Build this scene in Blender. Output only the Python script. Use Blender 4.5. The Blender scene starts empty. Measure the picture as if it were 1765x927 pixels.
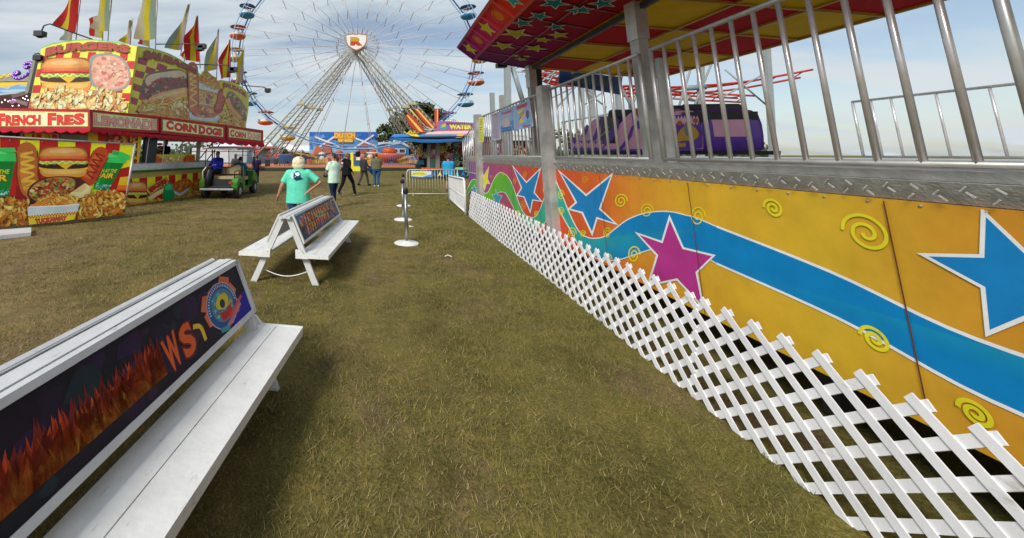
import bpy, bmesh, math, random
import numpy as np
from mathutils import Vector, Matrix
from mathutils.geometry import tessellate_polygon
random.seed(7)
rnd = random.random
U_ = random.uniform
rad = math.radians
sc = bpy.context.scene
col = sc.collection

# ------------------------------------------------------------------ camera
FOC, PU, PV, EYE = 650.0, 600.0, 165.0, 1.62
TILT = math.atan(100 / FOC)
cam = bpy.data.objects.new('camera', bpy.data.cameras.new('camera'))
col.objects.link(cam)
sc.camera = cam
cam.location = (0, 0, EYE)
cam.rotation_euler = (math.pi / 2 + TILT, 0, 0)
cam.data.sensor_width = 36
cam.data.lens = 36 * FOC / 1765
cam.data.shift_x = (1765 / 2 - PU) / 1765
cam.data.shift_y = (PV - 927 / 2) / 1765
cam.data.clip_start = 0.05
cam.data.clip_end = 3000

# ------------------------------------------------------------------ light
SUN_EL, SUN_AZ = rad(38), rad(217)      # azimuth clockwise from +Y: behind the camera, to its left
w = bpy.data.worlds.new("World")
sc.world = w
w.use_nodes = True
nt = w.node_tree
nt.nodes.clear()
N = nt.nodes.new
L = nt.links.new
out = N('ShaderNodeOutputWorld')
bg = N('ShaderNodeBackground')
sky = N('ShaderNodeTexSky')
sky.sky_type = 'NISHITA'
sky.sun_disc = False
sky.sun_elevation = SUN_EL
sky.sun_rotation = SUN_AZ
tc = N('ShaderNodeTexCoord')
sep = N('ShaderNodeSeparateXYZ')
L(tc.outputs['Generated'], sep.inputs[0])
add = N('ShaderNodeMath'); add.operation = 'ADD'; add.inputs[1].default_value = 0.16
mx = N('ShaderNodeMath'); mx.operation = 'MAXIMUM'; mx.inputs[1].default_value = 0.0
L(sep.outputs[2], mx.inputs[0]); L(mx.outputs[0], add.inputs[0])
dx = N('ShaderNodeMath'); dx.operation = 'DIVIDE'
dy = N('ShaderNodeMath'); dy.operation = 'DIVIDE'
L(sep.outputs[0], dx.inputs[0]); L(add.outputs[0], dx.inputs[1])
L(sep.outputs[1], dy.inputs[0]); L(add.outputs[0], dy.inputs[1])
cmb = N('ShaderNodeCombineXYZ')
L(dx.outputs[0], cmb.inputs[0]); L(dy.outputs[0], cmb.inputs[1])
mp = N('ShaderNodeMapping'); mp.inputs['Scale'].default_value = (0.55, 1.5, 1); mp.inputs['Rotation'].default_value = (0, 0, rad(12)); mp.inputs['Location'].default_value = (3.1, 1.7, 0)
L(cmb.outputs[0], mp.inputs[0])
nz = N('ShaderNodeTexNoise'); nz.inputs['Scale'].default_value = 1.15; nz.inputs['Detail'].default_value = 7; nz.inputs['Roughness'].default_value = 0.55; nz.inputs['Distortion'].default_value = 0.35
L(mp.outputs[0], nz.inputs['Vector'])
cr = N('ShaderNodeValToRGB')
cr.color_ramp.elements[0].position = 0.40; cr.color_ramp.elements[0].color = (0.22, 0.22, 0.22, 1)
cr.color_ramp.elements[1].position = 0.60; cr.color_ramp.elements[1].color = (1, 1, 1, 1)
L(nz.outputs[0], cr.inputs[0])
sm = N('ShaderNodeMixRGB'); sm.blend_type = 'MULTIPLY'; sm.inputs[0].default_value = 1.0; sm.inputs[2].default_value = (0.10, 0.10, 0.10, 1)
L(sky.outputs[0], sm.inputs[1])
nz2 = N('ShaderNodeTexNoise'); nz2.inputs['Scale'].default_value = 0.8; nz2.inputs['Detail'].default_value = 3
L(mp.outputs[0], nz2.inputs['Vector'])
cc = N('ShaderNodeMixRGB'); cc.inputs[1].default_value = (0.44, 0.53, 0.60, 1); cc.inputs[2].default_value = (0.67, 0.70, 0.71, 1)
L(nz2.outputs[0], cc.inputs[0])
mix = N('ShaderNodeMixRGB')
L(cr.outputs[0], mix.inputs[0]); L(sm.outputs[0], mix.inputs[1]); L(cc.outputs[0], mix.inputs[2])
L(mix.outputs[0], bg.inputs[0])
bg.inputs[1].default_value = 1.0
L(bg.outputs[0], out.inputs[0])

sl = bpy.data.lights.new('sun', 'SUN')
sl.energy = 2.9
sl.angle = rad(17)
sl.color = (1.0, 0.95, 0.88)
sun = bpy.data.objects.new('sun', sl)
col.objects.link(sun)
sd = Vector((math.sin(SUN_AZ) * math.cos(SUN_EL), math.cos(SUN_AZ) * math.cos(SUN_EL), math.sin(SUN_EL)))
sun.rotation_euler = sd.to_track_quat('Z', 'Y').to_euler()
sc.view_settings.view_transform = 'Standard'
sc.view_settings.look = 'None'
sc.view_settings.gamma = 1
sc.view_settings.use_curve_mapping = False
sc.view_settings.exposure = 0.25
sc.cycles.max_bounces = 6
sc.cycles.use_denoising = True

# ------------------------------------------------------------------ projection helpers: where on a real surface a spot of the photo lies
cT, sT = math.cos(TILT), math.sin(TILT)
def ray(u, v):
    a = (u - PU) / FOC; b = -(v - PV) / FOC
    return Vector((a, cT - b * sT, sT + b * cT))
CAM = Vector((0, 0, EYE))
def G(u, v, z=0.0):
    r = ray(u, v); return CAM + r * ((z - EYE) / r.z)
def P(u, v, y):
    r = ray(u, v); return CAM + r * (y / r.y)
def HIT(u, v, p0, n):
    r = ray(u, v); return CAM + r * ((Vector(p0) - CAM).dot(n) / r.dot(n))

# ------------------------------------------------------------------ colours, materials
def lin(c): return c / 12.92 if c <= 0.04045 else ((c + 0.055) / 1.055) ** 2.4
PRK = 0.95
def hx(s, k=1.0):
    s = s.lstrip('#')
    return tuple(min(0.9, lin(int(s[i:i + 2], 16) / 255) * k) for i in (0, 2, 4))
MATS = {}
def mat(name, c, rough=0.6, metal=0.0, var=0.12, scale=6.0, bump=0.0, spec=0.5, emit=0.0):
    if name in MATS: return MATS[name]
    m = bpy.data.materials.new(name); m.use_nodes = True
    t = m.node_tree; b = t.nodes['Principled BSDF']
    if isinstance(c, str): c = hx(c)
    b.inputs['Roughness'].default_value = rough
    b.inputs['Metallic'].default_value = metal
    b.inputs['Specular IOR Level'].default_value = spec
    tx = t.nodes.new('ShaderNodeTexCoord')
    n = t.nodes.new('ShaderNodeTexNoise'); n.inputs['Scale'].default_value = scale; n.inputs['Detail'].default_value = 5
    t.links.new(tx.outputs['Object'], n.inputs['Vector'])
    mxx = t.nodes.new('ShaderNodeMixRGB')
    mxx.inputs[1].default_value = tuple(max(0, x * (1 - var)) for x in c) + (1,)
    mxx.inputs[2].default_value = tuple(min(1, x * (1 + var)) for x in c) + (1,)
    rp = t.nodes.new('ShaderNodeMapRange'); rp.inputs[1].default_value = 0.3; rp.inputs[2].default_value = 0.7
    t.links.new(n.outputs[0], rp.inputs[0]); t.links.new(rp.outputs[0], mxx.inputs[0])
    t.links.new(mxx.outputs[0], b.inputs['Base Color'])
    if bump:
        bp = t.nodes.new('ShaderNodeBump'); bp.inputs['Strength'].default_value = bump; bp.inputs['Distance'].default_value = 0.01
        n2 = t.nodes.new('ShaderNodeTexNoise'); n2.inputs['Scale'].default_value = scale * 5; n2.inputs['Detail'].default_value = 3
        t.links.new(tx.outputs['Object'], n2.inputs['Vector'])
        t.links.new(n2.outputs[0], bp.inputs['Height']); t.links.new(bp.outputs[0], b.inputs['Normal'])
    if emit:
        b.inputs['Emission Color'].default_value = tuple(c) + (1,); b.inputs['Emission Strength'].default_value = emit
    MATS[name] = m
    return m
def attr_mat(name, rough, var=0.10, scale=5.0, bump=0.0, spec=0.5, trans=0.0, fine=0.0):
    if name in MATS: return MATS[name]
    m = bpy.data.materials.new(name); m.use_nodes = True
    t = m.node_tree; b = t.nodes['Principled BSDF']
    b.inputs['Roughness'].default_value = rough
    b.inputs['Specular IOR Level'].default_value = spec
    a = t.nodes.new('ShaderNodeVertexColor'); a.layer_name = 'Col'
    tx = t.nodes.new('ShaderNodeTexCoord')
    n = t.nodes.new('ShaderNodeTexNoise'); n.inputs['Scale'].default_value = scale; n.inputs['Detail'].default_value = 6; n.inputs['Roughness'].default_value = 0.65
    t.links.new(tx.outputs['Object'], n.inputs['Vector'])
    rp = t.nodes.new('ShaderNodeMapRange'); rp.inputs[1].default_value = 0.3; rp.inputs[2].default_value = 0.7; rp.inputs[3].default_value = 1 - var; rp.inputs[4].default_value = 1 + var
    t.links.new(n.outputs[0], rp.inputs[0])
    mm = t.nodes.new('ShaderNodeVectorMath'); mm.operation = 'SCALE'
    t.links.new(a.outputs[0], mm.inputs[0]); t.links.new(rp.outputs[0], mm.inputs['Scale'])
    t.links.new(mm.outputs[0], b.inputs['Base Color'])
    if bump:
        bp = t.nodes.new('ShaderNodeBump'); bp.inputs['Strength'].default_value = bump; bp.inputs['Distance'].default_value = 0.02
        n2 = t.nodes.new('ShaderNodeTexNoise'); n2.inputs['Scale'].default_value = scale * 0.6
        t.links.new(tx.outputs['Object'], n2.inputs['Vector'])
        t.links.new(n2.outputs[0], bp.inputs['Height']); t.links.new(bp.outputs[0], b.inputs['Normal'])
    MATS[name] = m
    return m
PRINT = attr_mat('printed_vinyl', 0.5, 0.12, 4.0, 0.25, 0.28)
PAINT = attr_mat('coloured_paint', 0.45, 0.08, 5.0)
MATT = attr_mat('matt_paint', 0.75, 0.08, 5.0, 0, 0.12)
FAB = attr_mat('coloured_cloth', 0.85, 0.12, 14.0, 0.3, 0.2)
def worn(name, c, dirt, scale):
    """paint with chips, smears and grime that have a shape of their own"""
    m = mat(name, c, .55, 0, .09, scale * .6, .25)
    t = m.node_tree; b = t.nodes['Principled BSDF']; src = b.inputs['Base Color'].links[0].from_socket
    tx = t.nodes.new('ShaderNodeTexCoord'); mp_ = t.nodes.new('ShaderNodeMapping'); mp_.inputs['Scale'].default_value = (1, .35, 1); t.links.new(tx.outputs['Object'], mp_.inputs[0])
    n = t.nodes.new('ShaderNodeTexNoise'); n.inputs['Scale'].default_value = scale * 2.2; n.inputs['Detail'].default_value = 9; n.inputs['Roughness'].default_value = .72; t.links.new(mp_.outputs[0], n.inputs['Vector'])
    r = t.nodes.new('ShaderNodeMapRange'); r.inputs[1].default_value = .60; r.inputs[2].default_value = .70; r.inputs[4].default_value = .75; t.links.new(n.outputs[0], r.inputs[0])
    x = t.nodes.new('ShaderNodeMixRGB'); x.inputs[2].default_value = dirt + (1,); t.links.new(r.outputs[0], x.inputs[0]); t.links.new(src, x.inputs[1]); t.links.new(x.outputs[0], b.inputs['Base Color'])
    return m
M = dict(
    steel=mat('brushed_steel', (0.52, 0.52, 0.50), 0.4, 0.5, 0.15, 9),
    galv=mat('galvanised_steel', (0.42, 0.42, 0.40), 0.5, 0.35, 0.25, 5),
    chrome=mat('polished_tube', (0.60, 0.57, 0.56), 0.30, 0.55, 0.08, 20),
    plate=mat('tread_plate', (0.46, 0.46, 0.44), 0.6, 0.2, 0.16, 14, 0.5),
    white=worn('white_paint', (0.74, 0.74, 0.72), (0.30, 0.27, 0.22), 9),
    weather=worn('weathered_white_paint', (0.60, 0.61, 0.61), (0.20, 0.18, 0.15), 6),
    pole=mat('dull_pole', (0.33, 0.33, 0.32), 0.3, 0.8, 0.2, 12),
    vinyl=worn('white_vinyl', (0.76, 0.76, 0.77), (0.42, 0.40, 0.33), 5),
    black=mat('black_plastic', (0.015, 0.015, 0.017), 0.45, 0, 0.2, 8),
    dark=mat('dark_metal', (0.045, 0.045, 0.05), 0.5, 0.3, 0.2, 8),
    rubber=mat('tyre_rubber', (0.02, 0.02, 0.022), 0.8, 0, 0.3, 20),
    red=mat('red_paint', (0.42, 0.02, 0.025), 0.4, 0, 0.12, 6),
    glass=mat('grey_glass', (0.05, 0.06, 0.07), 0.08, 0, 0.1, 3),
)

# ------------------------------------------------------------------ mesh builder
class MB:
    def __init__(s): s.v = []; s.f = []; s.c = []; s.mi = []; s.cur = None; s.m = 0; s.smooth = []; s.sm = False
    def face(s, idx, c=None): s.f.append(tuple(idx)); s.c.append(c if c is not None else s.cur); s.mi.append(s.m); s.smooth.append(s.sm)
    def poly(s, pts, c=None):
        i = len(s.v); s.v += [Vector(p) for p in pts]; s.face(range(i, i + len(pts)), c)
    def box(s, lo, hi, c=None):
        x0, y0, z0 = lo; x1, y1, z1 = hi
        s.hexa([(x0, y0, z0), (x1, y0, z0), (x1, y1, z0), (x0, y1, z0)], [(x0, y0, z1), (x1, y0, z1), (x1, y1, z1), (x0, y1, z1)], c)
        return s
    def hexa(s, b, t, c=None):
        i = len(s.v); n = len(b); s.v += [Vector(p) for p in b] + [Vector(p) for p in t]
        s.face([i + k for k in reversed(range(n))], c); s.face([i + n + k for k in range(n)], c)
        for k in range(n):
            j = (k + 1) % n; s.face([i + k, i + j, i + n + j, i + n + k], c)
        return s
    def beam(s, p, q, wd, ht, c=None, up=(0, 0, 1)):
        p = Vector(p); q = Vector(q); d = (q - p).normalized(); up = Vector(up)
        if abs(d.dot(up)) > 0.98: up = Vector((0, 1, 0))
        r = d.cross(up).normalized() * wd / 2; t = r.cross(d).normalized() * ht / 2
        s.hexa([p - r - t, p + r - t, p + r + t, p - r + t], [q - r - t, q + r - t, q + r + t, q - r + t], c); return s
    def slab(s, pts, nrm, th, c=None):
        nrm = Vector(nrm).normalized() * th; i = len(s.v); n = len(pts)
        pts = [Vector(p) for p in pts]
        s.v += pts + [p + nrm for p in pts]
        tris = tessellate_polygon([pts])
        for a in tris: s.face([i + k for k in a], c); s.face([i + n + k for k in reversed(a)], c)
        for k in range(n):
            j = (k + 1) % n; s.face([i + k, i + j, i + n + j, i + n + k], c)
        return s
    def tube(s, path, r, n=8, c=None, caps=True, closed=False, fl=None):
        path = [Vector(p) for p in path]; m = len(path)
        rr = r if isinstance(r, (list, tuple)) else [r] * m
        i0 = len(s.v); prev = None; s.sm, keep = True, s.sm
        for k, p in enumerate(path):
            if closed: d = path[(k + 1) % m] - path[k - 1]
            else: d = path[min(k + 1, m - 1)] - path[max(k - 1, 0)]
            d.normalize()
            if prev is None:
                a = Vector((0, 0, 1)) if abs(d.z) < 0.95 else Vector((0, 1, 0))
                x = d.cross(a).normalized()
            else:
                x = (prev - d * prev.dot(d)).normalized()
            prev = x; y = d.cross(x)
            for j in range(n):
                an = 2 * math.pi * j / n
                s.v.append(p + (x * math.cos(an) + y * math.sin(an)) * rr[k])
        for k in range(m if closed else m - 1):
            k2 = (k + 1) % m
            for j in range(n):
                j2 = (j + 1) % n
                s.face([i0 + k * n + j, i0 + k * n + j2, i0 + k2 * n + j2, i0 + k2 * n + j], c)
        s.sm = False
        if caps and not closed:
            s.face([i0 + j for j in reversed(range(n))], c); s.face([i0 + (m - 1) * n + j for j in range(n)], c)
        s.sm = keep
        return s
    def limb(s, path, rr, n=10, c=None):
        """tapered tube with round ends"""
        path = [Vector(p) for p in path]; rr = list(rr)
        d0 = (path[0] - path[1]).normalized(); d1 = (path[-1] - path[-2]).normalized()
        a = [(path[0] + d0 * rr[0] * k, rr[0] * math.sqrt(max(0.02, 1 - k * k))) for k in (0.97, 0.75, 0.4)]
        b = [(path[-1] + d1 * rr[-1] * k, rr[-1] * math.sqrt(max(0.02, 1 - k * k))) for k in (0.4, 0.75, 0.97)]
        s.tube([p for p, _ in a] + path + [p for p, _ in b], [r for _, r in a] + rr + [r for _, r in b], n, c); return s
    def loft(s, rings, n=20, c=None, M4=None):
        i0 = len(s.v); s.sm, keep = True, s.sm
        for (cx, cy, cz, rx, ry) in rings:
            for j in range(n):
                a = 2 * math.pi * j / n
                p = Vector((cx + rx * math.cos(a), cy + ry * math.sin(a), cz))
                s.v.append(M4 @ p if M4 else p)
        for k in range(len(rings) - 1):
            for j in range(n):
                j2 = (j + 1) % n; s.face([i0 + k * n + j, i0 + k * n + j2, i0 + (k + 1) * n + j2, i0 + (k + 1) * n + j], c)
        s.sm = False
        s.face([i0 + j for j in reversed(range(n))], c); s.face([i0 + (len(rings) - 1) * n + j for j in range(n)], c)
        s.sm = keep
        return s
    def ell(s, ctr, r, n=14, m=9, c=None, M3=None):
        ctr = Vector(ctr); i0 = len(s.v); s.sm, keep = True, s.sm
        for k in range(1, m):
            ph = math.pi * k / m
            for j in range(n):
                a = 2 * math.pi * j / n
                p = Vector((r[0] * math.sin(ph) * math.cos(a), r[1] * math.sin(ph) * math.sin(a), r[2] * math.cos(ph)))
                s.v.append(ctr + (M3 @ p if M3 else p))
        for k in range(m - 2):
            for j in range(n):
                j2 = (j + 1) % n; s.face([i0 + k * n + j, i0 + (k + 1) * n + j, i0 + (k + 1) * n + j2, i0 + k * n + j2], c)
        t = Vector((0, 0, r[2])); t = M3 @ t if M3 else t
        a = len(s.v); s.v += [ctr + t, ctr - t]
        for j in range(n):
            j2 = (j + 1) % n
            s.face([a, i0 + j, i0 + j2], c); s.face([a + 1, i0 + (m - 2) * n + j2, i0 + (m - 2) * n + j], c)
        s.sm = keep
        return s
    def mesh(s, name, mats, off=Vector((0, 0, 0))):
        me = bpy.data.meshes.new(name)
        me.from_pydata([tuple(v - off) for v in s.v], [], s.f)
        for m_ in (mats if isinstance(mats, (list, tuple)) else [mats]): me.materials.append(m_)
        me.polygons.foreach_set('material_index', s.mi)
        me.polygons.foreach_set('use_smooth', s.smooth)
        if any(c is not None for c in s.c):
            at = me.color_attributes.new('Col', 'FLOAT_COLOR', 'CORNER')
            buf = np.ones((len(me.loops), 4), dtype=np.float32)
            li = 0
            for f, c in zip(s.f, s.c):
                for vi in f:
                    if callable(c): buf[li, :3] = c(s.v[vi])
                    elif c is not None: buf[li, :3] = c
                    else: buf[li, :3] = (0.5, 0.5, 0.5)
                    li += 1
            at.data.foreach_set('color', buf.ravel())
        me.validate(); me.update()
        return me
    def join(s, o):
        i = len(s.v); s.v += o.v; s.f += [tuple(k + i for k in f) for f in o.f]; s.c += o.c; s.mi += o.mi; s.smooth += o.smooth
    def build(s, name, mats, parent=None, world=True):
        off = Vector((0, 0, 0))
        if parent is not None and world:
            q = parent
            while q is not None: off += Vector(q.location); q = q.parent
        o = bpy.data.objects.new(name, s.mesh(name, mats, off)); col.objects.link(o)
        if parent is not None: o.parent = parent
        return o

def tag(o, label=None, cat=None, group=None, kind=None):
    if label: o['label'] = label
    if cat: o['category'] = cat
    if group: o['group'] = group
    if kind: o['kind'] = kind
    return o
def thing(name, label, cat, loc=(0, 0, 0), rz=0.0, group=None):
    o = bpy.data.objects.new(name, None); col.objects.link(o)
    o.empty_display_size = 0.2
    o.location = loc; o.rotation_euler = (0, 0, rz)
    return tag(o, label, cat, group)
def copy_tree(o, parent=None):
    kids = [c for c in bpy.data.objects if c.parent == o]
    c = o.copy(); col.objects.link(c)
    if parent is not None: c.parent = parent
    for k in kids: copy_tree(k, c)
    return c
# ------------------------------------------------------------------ flat artwork on a real panel
_gl = {}
def glyphs(txt, off):
    key = (txt, off)
    if key not in _gl:
        cu = bpy.data.curves.new('lettering', 'FONT'); cu.body = txt; cu.size = 1; cu.offset = off; cu.fill_mode = 'FRONT'; cu.resolution_u = 3
        ob = bpy.data.objects.new('lettering', cu); col.objects.link(ob)
        bpy.context.view_layer.update()
        me = bpy.data.meshes.new_from_object(ob.evaluated_get(bpy.context.evaluated_depsgraph_get()))
        vs = [(v.co.x, v.co.y) for v in me.vertices]; fs = [tuple(p.vertices) for p in me.polygons]
        bpy.data.objects.remove(ob); bpy.data.curves.remove(cu); bpy.data.meshes.remove(me)
        _gl[key] = (vs, fs)
    return _gl[key]
def spline(pts, closed=True, k=6):
    n = len(pts); o = []
    rng = range(n) if closed else range(n - 1)
    for i in rng:
        if closed: p0, p1, p2, p3 = pts[i - 1], pts[i], pts[(i + 1) % n], pts[(i + 2) % n]
        else: p0, p1, p2, p3 = pts[max(i - 1, 0)], pts[i], pts[i + 1], pts[min(i + 2, n - 1)]
        for j in range(k):
            t = j / k
            o.append(tuple(0.5 * ((2 * b) + (-a + c) * t + (2 * a - 5 * b + 4 * c - d) * t * t + (-a + 3 * b - 3 * c + d) * t ** 3) for a, b, c, d in zip(p0, p1, p2, p3)))
    if not closed: o.append(tuple(pts[-1]))
    return o
def starpts(cx, cy, r, q=0.45, n=5, rot=-90, sx=1, sy=1):
    return [(cx + sx * (r if k % 2 == 0 else r * q) * math.cos(rad(rot + k * 180 / n)), cy + sy * (r if k % 2 == 0 else r * q) * math.sin(rad(rot + k * 180 / n))) for k in range(2 * n)]
class Art:
    """shapes drawn on a plane; f2 turns drawing coordinates into a point of that plane"""
    def __init__(s, f2, nrm, step=0.00010, base=0.002):
        s.f2 = f2; s.n = Vector(nrm).normalized(); s.step = step; s.lay = base; s.mb = MB(); s.clip = None; s.fade = 0.0
    def pt(s, p):
        return s.f2(p[0], p[1]) + s.n * s.lay
    def up(s, k=1): s.lay += s.step * k
    def poly(s, pts, c, keep=False):
        if s.clip:
            pts = clip_poly(pts, s.clip)
            if len(pts) < 3: return s
        if isinstance(c, str): c = hx(c, PRK)
        vs = [s.pt(p) for p in pts]
        i = len(s.mb.v); s.mb.v += vs
        for t in tessellate_polygon([[Vector((p[0], p[1], 0)) for p in pts]]): s.mb.face([i + k for k in t], c)
        if not keep: s.up()
        return s
    def grid(s, quad, nx, ny, cf):
        """quad: four corners in drawing coordinates, cf(i,j) colour of cell"""
        a, b, c_, d = quad
        def q(s_, t):
            return tuple((1 - t) * ((1 - s_) * a[k] + s_ * b[k]) + t * ((1 - s_) * d[k] + s_ * c_[k]) for k in (0, 1))
        for i in range(nx):
            for j in range(ny):
                c = cf(i, j)
                if c is None: continue
                s.poly([q(i / nx, j / ny), q((i + 1) / nx, j / ny), q((i + 1) / nx, (j + 1) / ny), q(i / nx, (j + 1) / ny)], c, keep=True)
        s.up()
    def blob(s, pts, c, k=5): return s.poly(spline(pts, True, k), c)
    def ell(s, cx, cy, rx, ry, c, rot=0, n=20, a0=0, a1=360):
        r = rad(rot); o = []
        for k in range(n + (0 if a1 - a0 == 360 else 1)):
            a = rad(a0 + (a1 - a0) * k / n); x = rx * math.cos(a); y = ry * math.sin(a)
            o.append((cx + x * math.cos(r) - y * math.sin(r), cy + x * math.sin(r) + y * math.cos(r)))
        return s.poly(o, c)
    def line(s, pts, wd, c, smooth=True, closed=False):
        if isinstance(c, str): c = hx(c, PRK)
        if smooth: pts = spline(pts, closed, 6)
        n = len(pts); Lq = []; Rq = []
        for i in range(n):
            if closed: a = pts[i - 1]; b = pts[(i + 1) % n]
            else: a = pts[max(i - 1, 0)]; b = pts[min(i + 1, n - 1)]
            dx_, dy_ = b[0] - a[0], b[1] - a[1]; l = math.hypot(dx_, dy_) or 1
            wq = wd / 2
            if not smooth and (closed or 0 < i < n - 1):
                p = pts[i]; d1 = (p[0] - pts[i - 1][0], p[1] - pts[i - 1][1]); d2 = (pts[(i + 1) % n][0] - p[0], pts[(i + 1) % n][1] - p[1])
                l1 = math.hypot(*d1) or 1; l2 = math.hypot(*d2) or 1
                n1 = (-d1[1] / l1, d1[0] / l1); n2 = (-d2[1] / l2, d2[0] / l2)
                m_ = (n1[0] + n2[0], n1[1] + n2[1]); lm = math.hypot(*m_) or 1; m_ = (m_[0] / lm, m_[1] / lm)
                k = wq / max(0.35, m_[0] * n1[0] + m_[1] * n1[1])
                Lq.append((p[0] + m_[0] * k, p[1] + m_[1] * k)); Rq.append((p[0] - m_[0] * k, p[1] - m_[1] * k)); continue
            nx_, ny_ = -dy_ / l * wq, dx_ / l * wq
            Lq.append((pts[i][0] + nx_, pts[i][1] + ny_)); Rq.append((pts[i][0] - nx_, pts[i][1] - ny_))
        i0 = len(s.mb.v)
        for a, b in zip(Lq, Rq): s.mb.v += [s.pt(a), s.pt(b)]
        for i in range(n if closed else n - 1):
            j = (i + 1) % n
            ok = True
            if s.clip and not all(inside(p, s.clip) for p in (Lq[i], Rq[i], Lq[j], Rq[j])): ok = False
            if ok: s.mb.face([i0 + 2 * i, i0 + 2 * i + 1, i0 + 2 * j + 1, i0 + 2 * j], c)
        s.up(); return s
    def outlined(s, pts, wd, fill, edge):
        s.line(pts, wd * 2, edge, smooth=False, closed=True); s.poly(pts, edge); s.poly(pts, fill); s.line(pts, wd, edge, smooth=False, closed=True); return s
    def spiral(s, cx, cy, r, c, wd, sx=1.0, turns=2.0, ph=0, rot=0):
        s.line([(cx + sx * r * (0.12 + 0.88 * k / 26) * math.cos(ph + k / 26 * turns * 6.283), cy + r * (0.12 + 0.88 * k / 26) * math.sin(ph + k / 26 * turns * 6.283)) for k in range(27)], wd, c); return s
    def text(s, txt, quad, c, off=0.02, outline=None, ow=0.05, fn=None, sh=None):
        """quad: top-left, top-right, bottom-right, bottom-left in drawing coordinates"""
        v0, _ = glyphs(txt, off)
        x0 = min(p[0] for p in v0); x1 = max(p[0] for p in v0); y0 = min(p[1] for p in v0); y1 = max(p[1] for p in v0)
        a, b, c_, d = quad or (0, 0, 0, 0)
        def q(p):
            s_ = (p[0] - x0) / (x1 - x0); t = 1 - (p[1] - y0) / (y1 - y0)
            if fn: return fn(s_, t)
            return tuple((1 - t) * ((1 - s_) * a[k] + s_ * b[k]) + t * ((1 - s_) * d[k] + s_ * c_[k]) for k in (0, 1))
        def put(off_, colr, shift=(0, 0)):
            if isinstance(colr, str): colr = hx(colr, PRK)
            vs, fs = glyphs(txt, off_); i = len(s.mb.v)
            s.mb.v += [s.pt((q(p)[0] + shift[0], q(p)[1] + shift[1])) for p in vs]
            for f in fs: s.mb.face([i + k for k in f], colr)
            s.up(2)
        if sh: put(off + ow, sh[0], sh[1])
        if outline: put(off + ow, outline)
        put(off, c)
        return s
    def chips(s, region, n, size, pal, flat=0.6):
        xs = [p[0] for p in region]; ys = [p[1] for p in region]; k = 0; tries = 0
        while k < n and tries < n * 20:
            tries += 1
            x = U_(min(xs), max(xs)); y = U_(min(ys), max(ys))
            if not inside((x, y), region): continue
            k += 1; r = size * U_(0.8, 1.75); rot = U_(0, 6.28); fl = U_(0.2, 0.6); m = 9; bend = U_(-.6, .6)
            jit = [U_(.82, 1.15) for _ in range(m)]
            def ring(q, ox=0.0, oy=0.0):
                o = []
                for j in range(m):
                    a = 6.283 * j / m; px_ = r * q * math.cos(a) * jit[j]; py_ = r * q * fl * math.sin(a) * jit[j] + bend * px_ * px_ / r
                    o.append((x + ox * r + px_ * math.cos(rot) - py_ * math.sin(rot), y + oy * r + px_ * math.sin(rot) + py_ * math.cos(rot)))
                return o
            c = hx(random.choice(pal), PRK)
            s.poly(ring(1.05, -.06, .09), tuple(z * 0.35 for z in c), keep=True); s.up(0.4)
            s.poly(ring(1.0), tuple(z * .82 for z in c), keep=True); s.up(0.4)
            s.poly(ring(0.78, .05, -.06), c, keep=True); s.up(0.4)
            if rnd() < 0.5: s.poly(ring(0.4, .12, -.14), tuple(min(0.9, z * 1.4) for z in c), keep=True); s.up(0.4)
    def fries(s, region, n, ln, wd, pal, amax=1.2):
        xs = [p[0] for p in region]; ys = [p[1] for p in region]; k = 0; tries = 0
        while k < n and tries < n * 20:
            tries += 1
            x = U_(min(xs), max(xs)); y = U_(min(ys), max(ys))
            if not inside((x, y), region): continue
            k += 1; a = U_(-amax, amax); l = ln * U_(0.5, 1.1); h = wd * U_(0.7, 1.1)
            def bx(lq, hq):
                return [(x + i * l * lq / 2 * math.cos(a) - j * h * hq / 2 * math.sin(a), y + i * l * lq / 2 * math.sin(a) + j * h * hq / 2 * math.cos(a)) for i, j in ((-1, -1), (1, -1), (1, 1), (-1, 1))]
            c = random.choice(pal)
            s.poly(bx(1.08, 1.5), tuple(z * 0.4 for z in hx(c, PRK)), keep=True); s.up(0.4)
            s.poly(bx(1, 1), c, keep=True); s.up(0.4)
    def mottle(s, region, n, size, pal):
        xs = [p[0] for p in region]; ys = [p[1] for p in region]; k = 0; tries = 0
        while k < n and tries < n * 20:
            tries += 1
            x = U_(min(xs), max(xs)); y = U_(min(ys), max(ys))
            if not inside((x, y), region): continue
            k += 1; r = size * U_(0.4, 1.2); rot = U_(0, 6.28)
            s.poly([(x + r * U_(0.5, 1.1) * math.cos(rot + a), y + r * U_(0.4, 0.9) * math.sin(rot + a)) for a in [6.283 * j / 7 for j in range(7)]], random.choice(pal), keep=True); s.up(0.4)
    def burger(s, cx, cy, wd, ht, q=None):
        """burger seen from the side, drawn between cy-ht/2 and cy+ht/2"""
        X = lambda t: cx + t * wd / 2
        Y = lambda t: cy + t * ht / 2
        q = q or (lambda x, y: (x, y))
        B = lambda pts, c: s.blob([q(X(a), Y(b)) for a, b in pts], c)
        B([(-1.03, 0.1), (-0.9, 0.85), (0, 1.05), (0.9, 0.85), (1.03, 0.1), (0.9, -0.95), (0, -1.05), (-0.9, -0.95)], '#7a5a2a')
        B([(-0.92, 0.42), (-0.8, 0.95), (0, 1.03), (0.8, 0.95), (0.92, 0.42), (0, 0.3)], '#d88f3c')
        B([(-0.85, 0.5), (-0.7, 0.75), (0, 0.8), (0.7, 0.75), (0.85, 0.5), (0, 0.4)], '#e9b45f')
        B([(-0.95, 0.3), (-0.9, 0.5), (0, 0.52), (0.9, 0.5), (0.95, 0.3), (0, 0.2)], '#e2a83a')
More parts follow.
